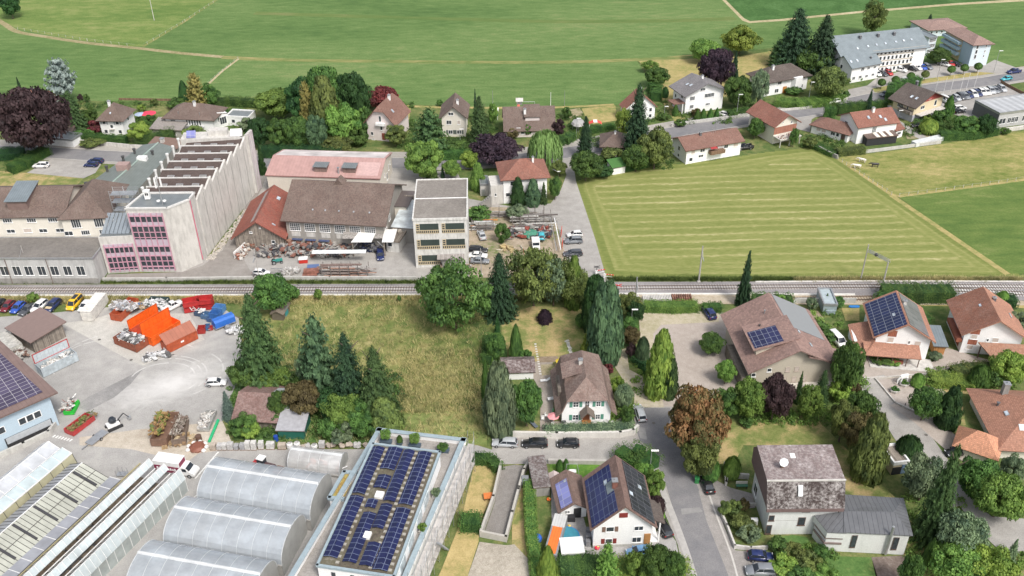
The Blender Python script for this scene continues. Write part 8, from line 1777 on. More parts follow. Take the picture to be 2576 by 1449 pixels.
sp('white appliances stacked under the big spruce',Tp(0,2,2370,450)[:2],(1,.3),1.5,1.5,0,1.6,34,[(.75,.75,.74),(.66,.66,.66),(.3,.3,.3),(.6,.6,.6)],18,.5,1.0,'appliances','appliances')
skip('grey ribbed container beside the timber shed at the left edge',f2(0,2,-20,560),f2(0,2,120,690),2.6,2.0,(.5,.49,.46),closed=True,ribs=8,side=1);sp('brown scrap in an open grey trough by the timber shed',f2(0,2,205,690),(1,-.8),1.9,1.0,.6,1.2,70,[(.3,.2,.16),(.45,.43,.4),(.2,.12,.1),(.55,.54,.5)],19)
skip('green skip with scrap beside the pale blue hall',f2(0,2,650,1285),f2(0,2,750,1280),3.3,1.0,(.03,.48,.05),ribs=3);sp('white and brown scrap in the green skip',(Tp(0,2,700,1215)[0],Tp(0,2,700,1215)[1]),(0,1),1.7,.9,.6,.8,60,[(.7,.7,.68),(.3,.12,.1),(.5,.48,.45),(.2,.2,.2)],20)
A,B=Tp(0,2,745,1500),Tp(0,2,960,1335);skip('red low trailer filled with green cuttings',(A.x,A.y),(B.x,B.y),2.2,1.2,(.42,.05,.05),ribs=4,side=1,name='flat_trailer',cat='trailer');sp('green and brown cuttings on the red trailer',((A.x+B.x)/2-.6,(A.y+B.y)/2+.9),(B-A)[:2],2.8,.8,.8,.6,90,[(.16,.18,.05),(.25,.18,.08),(.1,.13,.04),(.2,.14,.07)],21,.2,.5,'green_waste','green waste')
c=Tp(0,2,1150,1400);o=ro('mini_excavator',c,.7,'small dark excavator with white base next to the red trailer','excavator');m_=MB();m_.box(-1.4,1.4,-1.0,-.6,0,.5);m_.box(-1.4,1.4,.6,1.0,0,.5);m_.bl('tracks',TYRE,o);m_=MB();m_.box(-1.2,1.0,-.7,.7,.6,1.1);m_.bl('chassis',TI,o);m_=MB();m_.ball((0,0,1.7),.75,8,5,1.0);m_.bl('cab',CGL,o);m_=MB();m_.tb((.8,0,1.2),(2.2,0,2.2),.12,n=6);m_.tb((2.2,0,2.2),(3.0,0,.8),.1,n=6);m_.bl('arm',BUMP,o);m_=MB();m_.box(2.7,3.3,-.3,.3,.4,.9);m_.bl('bucket',SL,o)
c=Tp(0,3,960,90);o=ro('car_trailer',c,1.1,'flat grey trailer with drawbar in front of the excavator','trailer');m_=MB();m_.box(-1.5,2.5,-.9,.9,.45,.55);m_.box(-3,-1.5,-.08,.08,.45,.55);m_.bl('bed',SL,o)
for y_ in(-.95,.95):inst(car_meshes('hatch')[2],'wheel',o,(.6,y_,.32))
skip('rusty brown skip full of green waste at the sandy corner',f2(0,2,1530,1600),f2(0,2,1690,1600),7.6,1.9,(.20,.12,.085),ribs=2);p=Tp(0,2,1580,1450);sp('green waste heaped in the rusty brown skip',(p.x+.4,p.y+.8),(0,1),3.2,1.2,1.2,.8,160,[(.22,.22,.06),(.34,.22,.09),(.12,.16,.05),(.28,.17,.08)],22,.2,.6,'green_waste','green waste')
skip('second brown skip filled with grey rubble',f2(0,2,1740,1600),f2(0,2,1880,1580),6.2,1.7,(.20,.15,.12),ribs=2);p=Tp(0,2,1790,1450);sp('grey brown rubble in the second brown skip',(p.x+.3,p.y+.3),(0,1),2.6,1.0,1.2,.4,120,[(.33,.29,.24),(.25,.2,.17),(.42,.38,.33),(.2,.16,.13)],23,.2,.5,'rubble','rubble')
skip('concrete grey trough full of pale rocks beside the green pipe',f2(0,2,2000,1449),f2(0,2,2110,1449),5.2,1.0,(.36,.36,.35),ribs=2);p=Tp(0,2,2070,1360);sp('pale rocks in the trough beside the green pipe',(p.x,p.y),(0,1),2.2,.8,.5,.5,70,[(.6,.58,.55),(.5,.47,.43),(.66,.65,.62),(.4,.36,.33)],24,.25,.6,'rocks','rocks')
A,B=Tp(0,3,2105,95,.3),Tp(0,2,2195,1330,.3);o=ro('green_pipe',A,0,'long bright green plastic pipe lying at the yard edge','pipe');m_=MB();m_.tb((0,0,0),B-A,.28,n=10);m_.bl('tube',pl('pipe_green',(.03,.42,.18),.4),o)
sp('timber and pallets scattered on the sandy ground',f2(0,3,1830,95),(1,.2),3.2,1.6,0,.5,36,[(.42,.30,.17),(.35,.25,.15),(.5,.4,.26),(.3,.2,.12)],25,.3,.9,'timber_scraps','timber');c=Tp(0,3,1990,160);o=ro('tarp_pile',c,0,'rust brown heap rimmed by white sacks at the road edge','heap');m_=MB();m_.ball((0,0,.1),1.6,10,5,.5,.15);m_.bl('rust_heap',pl('heap_rust',(.22,.08,.05)),o);m_=MB();
for k in range(7):m_.ball((1.7*math.cos(k*.7-.6),1.5*math.sin(k*.7-.6)-.2,.3),.42,7,4,.8,.2,k)
m_.bl('sacks',pl('sack_white',(.72,.71,.69)),o,kind='stuff')
c=Tp(0,3,2005,85);o=ro('steel_drum',c,0,'rusty drum standing behind the brown heap','drum');m_=MB();m_.tb((0,0,0),(0,0,1.2),.55,n=12);m_.bl('drum',pl('rust_dark',(.12,.07,.05)),o)
STN=[pl('stone_%d'%i,c_,.9,var=.25,scale=2) for i,c_ in enumerate([(.44,.43,.42),(.52,.51,.49),(.33,.33,.34),(.42,.36,.30)])];SACK=pl('sack_white',(.72,.71,.69));PAL=[]
rg_=random.Random(8)
xs=[(0,2150,.9,1.1,3,'b'),(0,2215,.8,1.0,0,'b'),(0,2265,.7,1.1,1,'b'),(0,2325,.95,1.3,0,'b'),(0,2385,.7,.9,2,'b'),(0,2445,.8,1.1,2,'b'),(0,2500,.85,1.6,1,'b'),(0,2560,.85,1.6,1,'b'),(1,55,.85,1.4,1,'b'),(1,150,1.3,1.2,1,'b'),(1,265,1.3,.9,3,'b'),(1,345,.8,1.2,0,'s'),(1,418,.8,1.4,0,'s'),(1,480,.6,.8,3,'r'),(1,530,.6,1.0,0,'r'),(1,590,.85,.8,0,'s'),(1,668,.95,1.2,0,'b'),(1,728,.5,.7,3,'r'),(1,790,.95,1.2,3,'r'),(1,868,.9,.8,3,'r'),(1,938,.7,.9,3,'r'),(1,1015,1.0,1.0,0,'r'),(1,1100,.8,.9,3,'r')]
side=['leftmost','second','third','fourth','fifth','sixth','seventh','eighth','ninth','tenth','eleventh','twelfth','thirteenth','fourteenth','fifteenth','sixteenth','seventeenth','eighteenth','nineteenth','twentieth','third from the right','second from the right','rightmost']
for i,(c_,x,w_,h_,mi,k) in enumerate(xs):
 p=Tp(c_,3,x,168 if c_==0 else 160-(8 if x>600 else 0));ad=side[i]+('' if i in(0,20,21,22) else ' from the left')
 kd={'b':'wrapped paving stone stack','s':'white bulk bag of gravel','r':'heap of rough natural stones'}[k]
 o=ro({'b':'stone_pallet','s':'bulk_bag','r':'stone_heap'}[k],p,rg_.uniform(-.1,.1),kd+', '+ad+' in the row at the yard edge',{'b':'pallet','s':'bag','r':'stones'}[k],'stone pallets and bags along the nursery road');m_=MB()
 if k=='b':
  m_.box(-w_*.6,w_*.6,-.5,.55,0,.12);m_.bl('pallet',WB,o);m_=MB()
  n_=max(2,int(h_/.35));
  for j in range(n_):e_=rg_.uniform(-.04,.04);m_.box(-w_*.55+e_,w_*.55+e_,-.45,.5,.12+j*h_/n_,.12+(j+1)*h_/n_-.04)
  m_.bl('stones',STN[mi],o)
 elif k=='s':
  m_.lt([[(r*math.cos(a*.785),r*math.sin(a*.785),z_) for a in range(8)] for r,z_ in((.5,0),(.62,.4),(.58,h_*.9),(.42,h_))],cap=False);m_.bl('bag',SACK,o);m_=MB();m_.ball((0,0,h_*.75),.5,8,4,.4,.1,i);m_.bl('gravel',STN[0],o)
 else:
  for j in range(5):m_.ball((rg_.uniform(-.5,.5)*w_,rg_.uniform(-.3,.3),.3+rg_.random()*h_*.5),rg_.uniform(.3,.55),6,4,.8,.2,i*7+j)
  m_.bl('stones',STN[mi],o,kind='stuff')
c=Tp(1,3,205,85);o=ro('blue_barrel',c,0,'blue plastic barrel between the stone pallets and the tarpaulin shelter','barrel');m_=MB();m_.tb((0,0,0),(0,0,1.1),.42,n=12);m_.tb((0,0,1.1),(0,0,1.16),.3,n=12);m_.bl('drum',pl('barrel_blue',(.02,.07,.35),.4),o)
sp('white sacks stored inside the small clear film tunnel',(-33.5,121.6),(1,-.15),3.0,1.2,0,1.5,34,[(.8,.8,.8),(.75,.74,.73),(.6,.35,.3),(.8,.8,.8)],26,.6,1.0,'stored_sacks','sacks')
c=Tp(0,3,1235,440);o=ro('plant_trolley',c,0,'metal trolley with posts at the end of the glasshouses','trolley');m_=MB();m_.box(-.9,.9,-.5,.5,.4,.5);m_.bl('deck',SL,o);m_=MB();[m_.tb((x_,y_,.4),(x_,y_,1.7),.04,n=4) for x_ in(-.8,0,.8) for y_ in(-.45,.45)];m_.bl('posts',SL,o,kind='stuff')
# ---- junk yard and workshop yard
JC=[(.27,.13,.10),(.26,.25,.235),(.40,.38,.355),(.10,.10,.11)]
p=Tp(1,1,480,1110);sp('long heap of old machines, metal parts and red scrap before the workshop',(p.x,p.y+1),(1,-.03),11.5,2.8,0,1.6,520,JC,31,.3,1.1)
p=Tp(1,1,560,1030);sp('second line of machine scrap against the workshop wall',(p.x,p.y+.5),(1,-.05),8.5,1.2,0,1.6,220,[(.5,.5,.48),(.25,.24,.22),(.38,.22,.16),(.62,.62,.6)],32,.3,1.0)
p=Tp(1,1,1130,1075);sp('dark machinery under the pale sheet canopy',(p.x,p.y+.5),(1,0),2.6,2.2,0,2.0,110,[(.04,.05,.1),(.06,.06,.06),(.2,.2,.2),(.1,.1,.12)],33,.4,1.2)
c=Tp(1,1,212,1200);o=ro('old_tractor',c,.3,'turquoise vintage tractor at the edge of the machine scrap','tractor');TQ=pl('paint_turq',(.04,.25,.22),.5);m_=MB();m_.box(-.1,1.4,-.3,.3,.6,1.1);m_.bl('bonnet',TQ,o);m_=MB();m_.box(-.9,-.1,-.4,.4,.5,.9);m_.bl('seat_frame',TQ,o)
for x_,y_,s in((-.7,.6,1.7),(-.7,-.6,1.7),(1.1,.5,1.0),(1.1,-.5,1.0)):inst(car_meshes('hatch')[2],'wheel',o,(x_,y_,.32*s),scale=(s,1.2,s))
for(x,y,cc,l,w_) in[(480,1190,(.5,.03,.02),'bright red machine box beside the turquoise tractor',1.0),(580,1270,(.04,.09,.35),'blue sheet metal box before the sheet rack',1.3)]:
 c=Tp(1,1,x,y);o=ro('machine_box',c,.1,l,'box');m_=MB();m_.box(-w_,w_,-.7,.7,.1,1.1);m_.bl('case',pl('case_%s'%l[:6],cc,.5),o);m_=MB();m_.box(-w_-.08,w_+.08,-.78,.78,1.1,1.2);m_.bl('cover',TI if w_==1.0 else pl('case_cover',(.10,.15,.3)),o)
def rack(label,A,B,dep,hts,seed,cols,name='beam_rack',npost=5,hp=3.0):
 A,B=Vector(A),Vector(B);d=B-A;L=d.length;o=ro(name,A,math.atan2(d.y,d.x),label,'rack');rg=random.Random(seed);m_=MB()
 for i in range(npost):x=L*(i+.3)/npost;m_.box(x-.08,x+.08,-.1,.06,0,hp);m_.box(x-.06,x+.06,dep,dep+.12,0,hp*.9)
 m_.bl('posts',pl('rack_post',(.17,.15,.14)),o,kind='stuff');m_=MB()
 for z in hts:
  for j in range(7):
   m_.cur=rg.randrange(len(cols));x0=rg.uniform(-.05,.35)*L;x1=min(L*1.05,x0+rg.uniform(.4,.8)*L);y=dep*j/7;m_.box(x0,x1,y,y+dep/9,z+rg.uniform(0,.1),z+rg.uniform(.15,.4))
 m_.bl('beams',[pl('beam_%d_%d'%(seed,i),c_,.7,.2,.3) for i,c_ in enumerate(cols)],o,kind='stuff');return o
rack('rack of steel profiles and pipes on upright posts before the workshop',Tp(1,1,640,1340)[:],Tp(1,1,1190,1340)[:],2.2,[.2,.9,1.6,2.2],41,[(.30,.25,.23),(.42,.40,.38),(.22,.16,.14),(.36,.22,.17)],npost=6,hp=3.2)
c=Tp(1,1,600,1195);o=ro('sheet_stack',c,-.02,'long white sheets lying on the steel rack','metal sheets');m_=MB();m_.sb([(-.5,-.6,2.9),(12.5,-.6,3.1),(12.5,.9,3.2),(-.5,.9,3.0)],.08);m_.bl('sheets',pl('sheet_white2',(.68,.70,.71),.5,var=.12),o)
o=ro('rust_trough',Tp(1,1,470,1350),.12,'rust brown steel troughs stacked by the railway wall','trough');m_=MB();m_.box(0,3.4,0,1.3,0,.7);m_.box(.3,3.9,.5,1.9,.8,1.5);m_.bl('body',pl('rust_mid',(.25,.11,.08),.8,var=.35),o)
o=ro('metal_grid',Tp(1,1,160,1320),.0,'white framed metal grids leaning by the railway wall','metal frames');m_=MB()
for k in range(9):m_.box(k*.32,k*.32+.06,0,.08,0,1.8)
m_.box(0,2.8,0,.1,1.7,1.85);m_.box(0,2.8,0,.1,0,.12);m_.bl('frame',SL,o)
p=Tp(1,1,330,1300);sp('tangle of pale pipes beside the metal grids',(p.x+.4,p.y),(1,0),1.9,.8,0,1.0,50,[(.55,.54,.52),(.4,.38,.36),(.3,.28,.26),(.6,.6,.58)],34,.3,1.0)
GB=[(.36,.35,.33),(.25,.22,.20),(.52,.51,.48),(.15,.13,.12)]
rack('front long rack of grey beams in the junk yard',Tp(1,1,2560,915)[:],Tp(1,1,3010,895)[:],2.6,[.2,.8,1.4],42,GB,npost=5,hp=2.4)
rack('back long rack of weathered beams in the junk yard',Tp(1,1,2560,820)[:],Tp(1,1,3030,800)[:],2.8,[.2,.9,1.5],43,GB,npost=6,hp=2.9)
rack('short beam rack with orange profiles beside the concrete building',Tp(1,1,2150,880)[:],Tp(1,1,2440,870)[:],2.6,[.2,.9,1.7],44,[(.36,.35,.33),(.5,.2,.05),(.55,.56,.56),(.2,.18,.17)],npost=4,hp=2.6)
rack('rearmost rack with upright posts and white beams along the lane',Tp(1,1,2330,745)[:],Tp(1,1,2960,735)[:],1.6,[.2,.9],45,[(.4,.39,.37),(.6,.6,.58),(.24,.22,.2),(.3,.27,.24)],npost=7,hp=3.0)
p=Tp(2,1,180,930);sp('coloured junk heap with red parts in the middle of the junk yard',(p.x,p.y+1),(1,0),5.2,2.6,0,1.8,300,[(.30,.08,.06),(.25,.24,.22),(.08,.08,.09),(.38,.36,.33)],35,.3,1.1)
o=ro('green_tarpaulin',Tp(2,1,185,950),0,'crumpled green tarpaulin over junk','tarpaulin');m_=MB();m_.ball((0,1,.9),1.9,10,5,.45,.2,3);m_.bl('cloth',pl('tarp_green2',(.06,.22,.15),.6),o)
o=ro('white_cabin',Tp(2,1,243,1060),.05,'small white van body standing in the junk yard','van');m_=MB();m_.lt([[(x,0,.4),(x,3.2,.4),(x,3.0,z),(x,.3,z)] for x,z in((-.95,1.9),(.95,1.9))]);m_.box(-.9,.9,-.9,0,.4,1.1);m_.bl('body',paint('truck',(.8,.8,.79)),o);m_=MB();m_.sb([(-.8,-.02,1.15),(.8,-.02,1.15),(.8,.25,1.75),(-.8,.25,1.75)],.05);m_.bl('windscreen',CGL,o)
for x_ in(-.9,.9):
 for y_ in(-.2,2.4):inst(car_meshes('hatch')[2],'wheel',o,(x_,y_,.32),rot=(0,0,1.57))
for i,(y0,y1) in enumerate([(870,940),(985,1065)]):
 o=ro('red_frame',Tp(2,1,490+i*10,y1),1.45,['red metal frame leaning at the junk yard edge, further from the railway','red metal frame at the junk yard edge, nearer the railway'][i],'metal frame');m_=MB();
 for k in range(3):m_.box(0,3.2,-.1,.0,.2+k*.6,.3+k*.6)
 for k in range(4):m_.box(k*1.05,k*1.05+.1,-.1,.0,0,1.6)
 m_.bl('frame',pl('frame_red',(.5,.06,.03),.5),o)
A,B=Tp(2,1,490,1105),Tp(2,1,425,800);o=ro('white_pipe',A,0,'long white pole fencing the right side of the junk yard','pole');m_=MB();m_.tb((0,0,1.2),(B-A)+Vector((0,0,1.6)),.14,n=6);m_.bl('pole',TI,o);m_=MB();m_.tb((-1,0,.9),(B-A)+Vector((-1,0,1.5)),.09,n=6);m_.bl('second_pole',SL,o)
p=Tp(2,1,20,1075);sp('yellow timber and red bits lying at the junk yard entrance',(p.x,p.y),(1,-.3),3.4,1.2,0,.4,26,[(.46,.37,.2),(.4,.08,.07),(.5,.46,.38),(.42,.34,.2)],36,.3,1.2,'timber_scraps','timber')
p=Tp(1,1,2010,1255);sp('planks and scrap at the foot of the concrete building',(p.x,p.y),(1,0),3.5,.9,0,.9,60,[(.35,.27,.2),(.5,.47,.43),(.2,.15,.12),(.6,.5,.4)],37,.3,1.0)
o=ro('gravel_strip',(0,0,0),0,'strip of loose round boulders along the factory wall','boulders');m_=MB();rg_=random.Random(5)
for i in range(420):t=rg_.random();y_=194+t*26;m_.ball((RT(y_)+.4+rg_.random()*1.8,y_,.1),rg_.uniform(.12,.32),5,3,.7,.2,i)
m_.bl('stones',pl('boulder',(.46,.42,.37),.9,var=.35,scale=1),o,kind='stuff')
for i in range(4):
 o=ro('gabion',(-69.4+i*.45,214+i*3.3,0),1.45,['nearest','second','third','furthest'][i]+' wrapped grey pallet along the factory wall','pallet','grey pallets along the factory wall');m_=MB();m_.box(-1.2,1.2,-.8,.8,.15,1.3);m_.bl('load',STN[2],o);m_=MB();m_.box(-1.3,1.3,-.85,.85,0,.15);m_.bl('pallet',WB,o)
o=ro('log_pile',Tp(0,1,2375,1150),1.25,'heap of rusty parts behind a white board by the drive','scrap');m_=MB();heap(m_,(3,-.9),(1,0),3.4,.9,1.8,120,.2,.8,6);m_.bl('parts',[pl('lp%d'%i,c_) for i,c_ in enumerate([(.3,.12,.08),(.45,.38,.32),(.6,.58,.55),(.2,.13,.1)])],o,kind='stuff');m_=MB();m_.box(-.2,7,.2,.32,0,1.8);m_.bl('board',TI,o)
# ---- sleepers stacks
for c_,x0,x1,y,h_,n_,mat,l in[(2,1190,1290,150,.8,6,'sleeper_white','small stack of white concrete sleepers by the mast'),(2,1320,1610,168,1.3,18,'sleeper_white','big stack of white concrete rail sleepers'),(2,1615,1820,145,.9,9,'x','stack of rusty steel rail sleepers')]:
 A,B=Tp(c_,2,x0,y),Tp(c_,2,x1,y);L_=(B-A).length;mt=SLEEPW if mat!='x' else pl('sleeper_rust',(.20,.10,.07),.9,var=.6,scale=1);o=ro('sleeper_stack',A,0,l,'rail sleepers');
 for k in range(3):
  m_=MB()
  for j in range(n_):x=L_*(j+.1)/n_;m_.box(x,x+L_/n_*.62,.15*k,2.6-.15*k,h_*k/3+.02,h_*(k+1)/3-.06)
  m_.bl('sleepers',mt,o,kind='stuff')
  # ================================================================ STREET FURNITURE, MASTS, GARDEN THINGS
def lamp(D,ytop,label,side=1,arm=1.2,group='street lamps'):
 b=Dp(*D);h=hgt(b,ytop);o=ro('street_lamp',b,0 if side>0 else math.pi,label,'street lamp',group);m_=MB();m_.tb((0,0,0),(0,0,h),.09,.06,6);m_.bl('pole',SL,o);m_=MB();m_.box(-.1,arm,-.18,.18,h-.02,h+.1);m_.bl('lamp_head',TI,o)
for D_,yt,l,s in[((2033,257),207,'street lamp left of the light olive tree',1),((1852,296),238,'tall street lamp in front of the birch',1),((1670,300),268,'street lamp beside the garden steps of the big white house',1),((2500,180),128,'street lamp at the lane right of the blue apartment block',1),((2357,200),150,'street lamp on the institution car park',1),((2202,223),195,'lamp post between the first ball headed trees',-1),((1634,1192),1134,'white headed street lamp at the street junction',1),((150,352),310,'thin lamp post at the wooden garage',1),((780,362),331,'lamp post before the dark roadside trees',1),((1158,365),325,'lamp post at the conifer near the cream house',1),((1554,350),320,'street lamp right of the cream hipped house',1),((2257,304),278,'lamp post at the chalet driveway',1),((1450,352),298,'street lamp behind the lane mouth spruce',1),((1300,345),322,'small white headed lamp left of the wide brown roof',1)]:
 lamp(D_,yt,l,s)
lamp((1587,829),779,'white headed yard lamp above the courtyard shrubs')
def pole(D,ytop,label,r=.1,mat=SL,name='pole',cat='pole',extra=None):
 b=Dp(*D);h=hgt(b,ytop);o=ro(name,b,0,label,cat);m_=MB();m_.tb((0,0,0),(0,0,h),r,r*.7,6);m_.bl('shaft',mat,o)
 if extra=='arms':
  m_=MB();m_.box(-.06,.06,-2.6,.1,h*.74,h*.76);m_.tb((0,-2.5,h*.75),(0,0,h*.92),.03,n=4);m_.bl('cantilever',SL,o);m_=MB();m_.box(-.35,.35,-.35,.35,0,.25);m_.bl('foundation',CW,o)
 if extra=='wood':
  m_=MB();m_.box(-.5,.5,-.05,.05,h-.5,h-.4);m_.bl('crossarm',WB,o)
 return o
MC=pl('mast_concrete',(.38,.36,.34),.8)
pole((1757.5,708.5),619,'tall railway catenary mast at the edge of the mown field',.2,MC,'catenary_mast','railway mast','arms')
pole((1598,762),697,'lattice railway mast beside the white sleepers',.2,SL,'catenary_mast','railway mast','arms')
pole((388,51),-8,'white wooden power pole in the upper left pasture',.16,pl('pole_white',(.55,.53,.5)),'power_pole','pole','wood')
pole((654,708),625,'railway mast beside the workshop yard scrap',.12,MC,'catenary_mast','railway mast','arms')
pole((80,700),618,'railway mast in front of the concrete annex',.12,MC,'catenary_mast','railway mast','arms')
pole((1211,692),625,'railway mast in front of the cars by the concrete building',.12,MC,'catenary_mast','railway mast','arms')
for i,(x,yb,yt,l) in enumerate([(1385,268,232,'thin white pole at the meadow edge left of the lattice one'),(1420,266,228,'lattice pole at the meadow edge behind the wide brown roof'),(1240,275,228,'green flag pole beside the play tower')]):
 pole((x,yb),yt,l,.09,SL if i else TI)
for i,(x,y) in enumerate([(2350,220),(2372,216),(2390,212),(2415,207),(2430,204),(2450,200)]):pole((x,y+22),y-22,['first','second','third','fourth','fifth','last'][i]+' flag pole of the dealer row, counted from the left',.06,TI,'flag_pole','flag pole')
g0,g1_=Dp(2165,703.5),Dp(2217,731);h0=hgt(g0,614.7);h1=h0*.62;dv=g1_-g0;o=ro('signal_gantry',g0,0,'railway lattice gantry spanning the tracks before the solar chalet','gantry');m_=MB();m_.tb((0,0,0),(0,0,h0),.17,.12,6);m_.bl('far_post',MC,o);m_=MB();m_.tb(dv,dv+Vector((0,0,h0*.8)),.2,.15,6);m_.bl('near_post',MC,o);m_=MB();a_p=Vector((0,0,h0*.8))
for k in(0,.5):m_.tb(a_p+Vector((k,0,0)),dv+a_p+Vector((k,0,0)),.07,n=4);m_.tb(a_p+Vector((k,0,.55)),dv+a_p+Vector((k,0,.55)),.05,n=4)
for i in range(14):p=a_p+dv*(i/14);q=a_p+dv*((i+1)/14);m_.tb(p+Vector((0,0,.55*(i%2))),q+Vector((.5,0,.55*((i+1)%2))),.04,n=4)
m_.bl('lattice_beam',SL,o);m_=MB();q=a_p+dv*.42;m_.ball((q.x,q.y,q.z+.3),.4,8,5);m_.bl('signal',BUMP,o)
def ba_(t,F,B,label):
 A,Bq=Tp(t[0],t[1],*F),Tp(t[0],t[1],*B);d=Bq-A;L=d.length;o=ro('crossing_barrier',A,math.atan2(d.y,d.x),label,'barrier');m_=MB();m_.box(-.2,.2,-.2,.2,0,1.1);m_.bl('post',TI,o);m_=MB();m_.box(0,L,-.06,.06,.95,1.1);m_.box(0,L,-.05,.05,.4,.48);m_.bl('arm',TI,o);m_=MB()
 for k in range(3):m_.box(.4+k*L/3,.9+k*L/3,-.07,.07,.94,1.11)
 m_.bl('red_band',pl('band_red',(.6,.03,.03),.5),o)
ba_((2,1),(930,1345),(1010,1355),'white crossing barrier at the corner of the mown field')
ba_((2,1),(845,1312),(925,1300),'white crossing gate on the lane side of the level crossing')
ba_((2,2),(1000,65),(1055,90),'white crossing fence south of the tracks by the conifers')
for i,(x,y,yt) in enumerate([(850,1310,1225),(1070,1460,1410)]):
 b=Tp(2,1,x,y);h=hgt(b,362.25+yt/4);o=ro('crossing_signal',b,0,['black crossing signal cross before the lane barrier','white and red crossing signal beside the track'][i],'railway signal');m_=MB();m_.tb((0,0,0),(0,0,h),.07,n=6);m_.bl('post',BUMP if i==0 else TI,o);m_=MB();m_.sb([(-.8,-.1,h-.5),(-.65,-.1,h-.6),(.8,-.1,h),(.65,-.1,h+.1)],.06);m_.sb([(-.8,-.2,h),(.65,-.2,h-.6),(.8,-.2,h-.5),(-.65,-.2,h+.1)],.06);m_.bl('cross',BUMP if i==0 else pl('band_red',(.6,.03,.03),.5),o)
def wall(label,pts,h,w_=.3,mat=CW,name='garden_wall',z0=0,dpts=True,cat='wall'):
 P=[Dp(*p) if dpts else Vector(p) for p in pts];o0=P[0];m_=MB()
 for a,b in zip(P,P[1:]):d=b-a;m_.ob(((a+b)/2-o0)[:2],d[:2],d.length/2+w_/2,w_/2,z0,h)
 o=m_.bl(name,mat);o.location=o0;return tag(o,label,cat)
wall('long low concrete wall between the workshop yard and the railway',[(262,708),(420,707.5),(640,704),(830,704.5),(1045,705)],1.0,.4,CC,'retaining_wall')
wall('white plastered garden wall below the villa with curved right end',[(1240,1098),(1400,1101),(1560,1099),(1592,1093),(1603,1083)],1.3,.5,sn('wall_garden',(.62,.60,.56),(.35,.33,.3),.4))
wall('stone wall along the road behind the family house',[(1383,1165),(1520,1167)],.9,.5,sn('wall_old',(.45,.43,.40),(.25,.23,.21),.6))
CR_=sn('ramp_concrete',(.46,.44,.40),(.3,.28,.25),.5)
o=wall('left concrete wall of the sunken ramp beside the dry garden',T2(1,3,[(2470,345),(2390,700),(2265,1050)]),1.5,.4,CR_,'ramp_wall');wall('end and right wall of the sunken ramp, curving to the road',T2(1,3,[(2265,1050),(2515,1100),(2580,850),(2640,620)])+T2(2,3,[(70,600),(120,420),(190,300)]),1.3,.4,CR_,'ramp_wall')
py('ramp_floor',T2(1,3,[(2480,350),(2600,330),(2720,340),(2640,560),(2580,800),(2510,1060),(2290,1030),(2400,720)]),gm('ramp_grey',[(.19,.175,.16),(.23,.215,.2),(.27,.255,.24)],.1,1,5),.03)
wall('roadside concrete wall on the far left above the main road',[(172,357),(230,362),(330,372),(420,376)],1.1,.4,CW);wall('low stone wall below the big white gabled house',[(1690,318),(1730,312),(1850,297)],1.0,.5,CC);wall('low roadside wall under the birch',[(1855,296),(1900,290),(1920,286)],1.2,.5,CW);wall('low kerb wall of the shrub bank on the main road',[(1940,282),(2030,273),(2130,250)],.7,.4,CW)
wall('dry stone wall at the corner of the cow pasture',[(2058,376),(2080,388),(2104,399)],1.2,.5,CONCD);wall('grey wall below the terrace canopy along the cow pasture',[(2178,385),(2280,372),(2365,361)],1.0,.3,CC);wall('stone wall along the grey hall and pasture at the right edge',[(2460,340),(2520,332),(2590,322)],1.1,.8,CW)
wall('concrete wall around the shrub bed before the concrete house',T2(2,3,[(2110,790),(2110,850),(2160,960),(2240,1170),(2400,1190),(2560,1180)]),.8,.3,CW);wall('concrete garden wall beside the black convertible',T2(2,3,[(2135,350),(2150,540),(2170,455),(2370,470)]),1.1,.35,CC);wall('low edge wall of the small shrub trough',T2(2,3,[(2110,780),(2270,775),(2280,740),(2460,740)]),.6,.3,CC)
wall('grey concrete wall and fence behind the pool cabin along the railway',[(1995,772),(2000,762),(2150,762)],1.3,.3,CC);wall('stone wall below the pale blue hall with wire fence',T2(0,3,[(0,260),(250,150),(500,30),(560,-50)]),1.1,.5,CC);wall('thin kerb wall between the garden lane and the pond terrace',T2(3,2,[(1080,920),(1280,1160),(1500,1260),(1780,1370),(1870,1390)]),.35,.25,CW)
wall('low concrete terrace edge of the gravel bed',T2(3,2,[(960,912),(1200,900),(1850,850),(2330,785)]),.3,.2,CW);wall('dark fence rail at the meadow edge behind the far houses',[(300,252),(430,254),(430,253)],.8,.1,WB,'meadow_fence',cat='fence');wall('wooden fence behind the allotment on the dealer road',T2(3,0,[(2340,835),(2440,890),(2576,960)]),1.0,.1,WB,'wooden_fence',cat='fence')
wall('white plastic greenhouse cold frame along the cow pasture',[(2303,366),(2362,352)],1.3,2.0,pl('coldframe',(.6,.62,.62),.5),'cold_frame',cat='cold frame')
def fc(pts,n,label,h=1.0):
 P=[Dp(*p) for p in pts];L=sum((b-a).length for a,b in zip(P,P[1:]));o=ro('field_fence',P[0],0,label,'fence');i=0;acc=0;st=L/n
 for a,b in zip(P,P[1:]):
  l=(b-a).length;t=0
  while t<l:p=a+(b-a)*(t/l)-P[0];m_=MB();m_.tb((p.x,p.y,0),(p.x,p.y,h),.07,n=5);m_.bl('post',BARKL,o);t+=st
 m_=MB();
 for a,b in zip(P,P[1:]):m_.tb(a-P[0]+Vector((0,0,h*.85)),b-P[0]+Vector((0,0,h*.85)),.02,n=3)
 m_.bl('wire',SL,o)
fc([(548,0),(460,58),(362,116)],14,'post and wire fence between the pasture and the green meadow');fc([(45,74),(220,103),(340,117)],16,'post and wire fence along the dirt lane');fc([(2108,401),(2242,490)],12,'post fence between the mown field and the cow pasture');fc([(2262,494),(2400,476),(2576,452)],14,'post fence on the lower edge of the cow pasture');fc([(599,149),(560,180),(522,213)],8,'post fence down the meadow towards the larch')
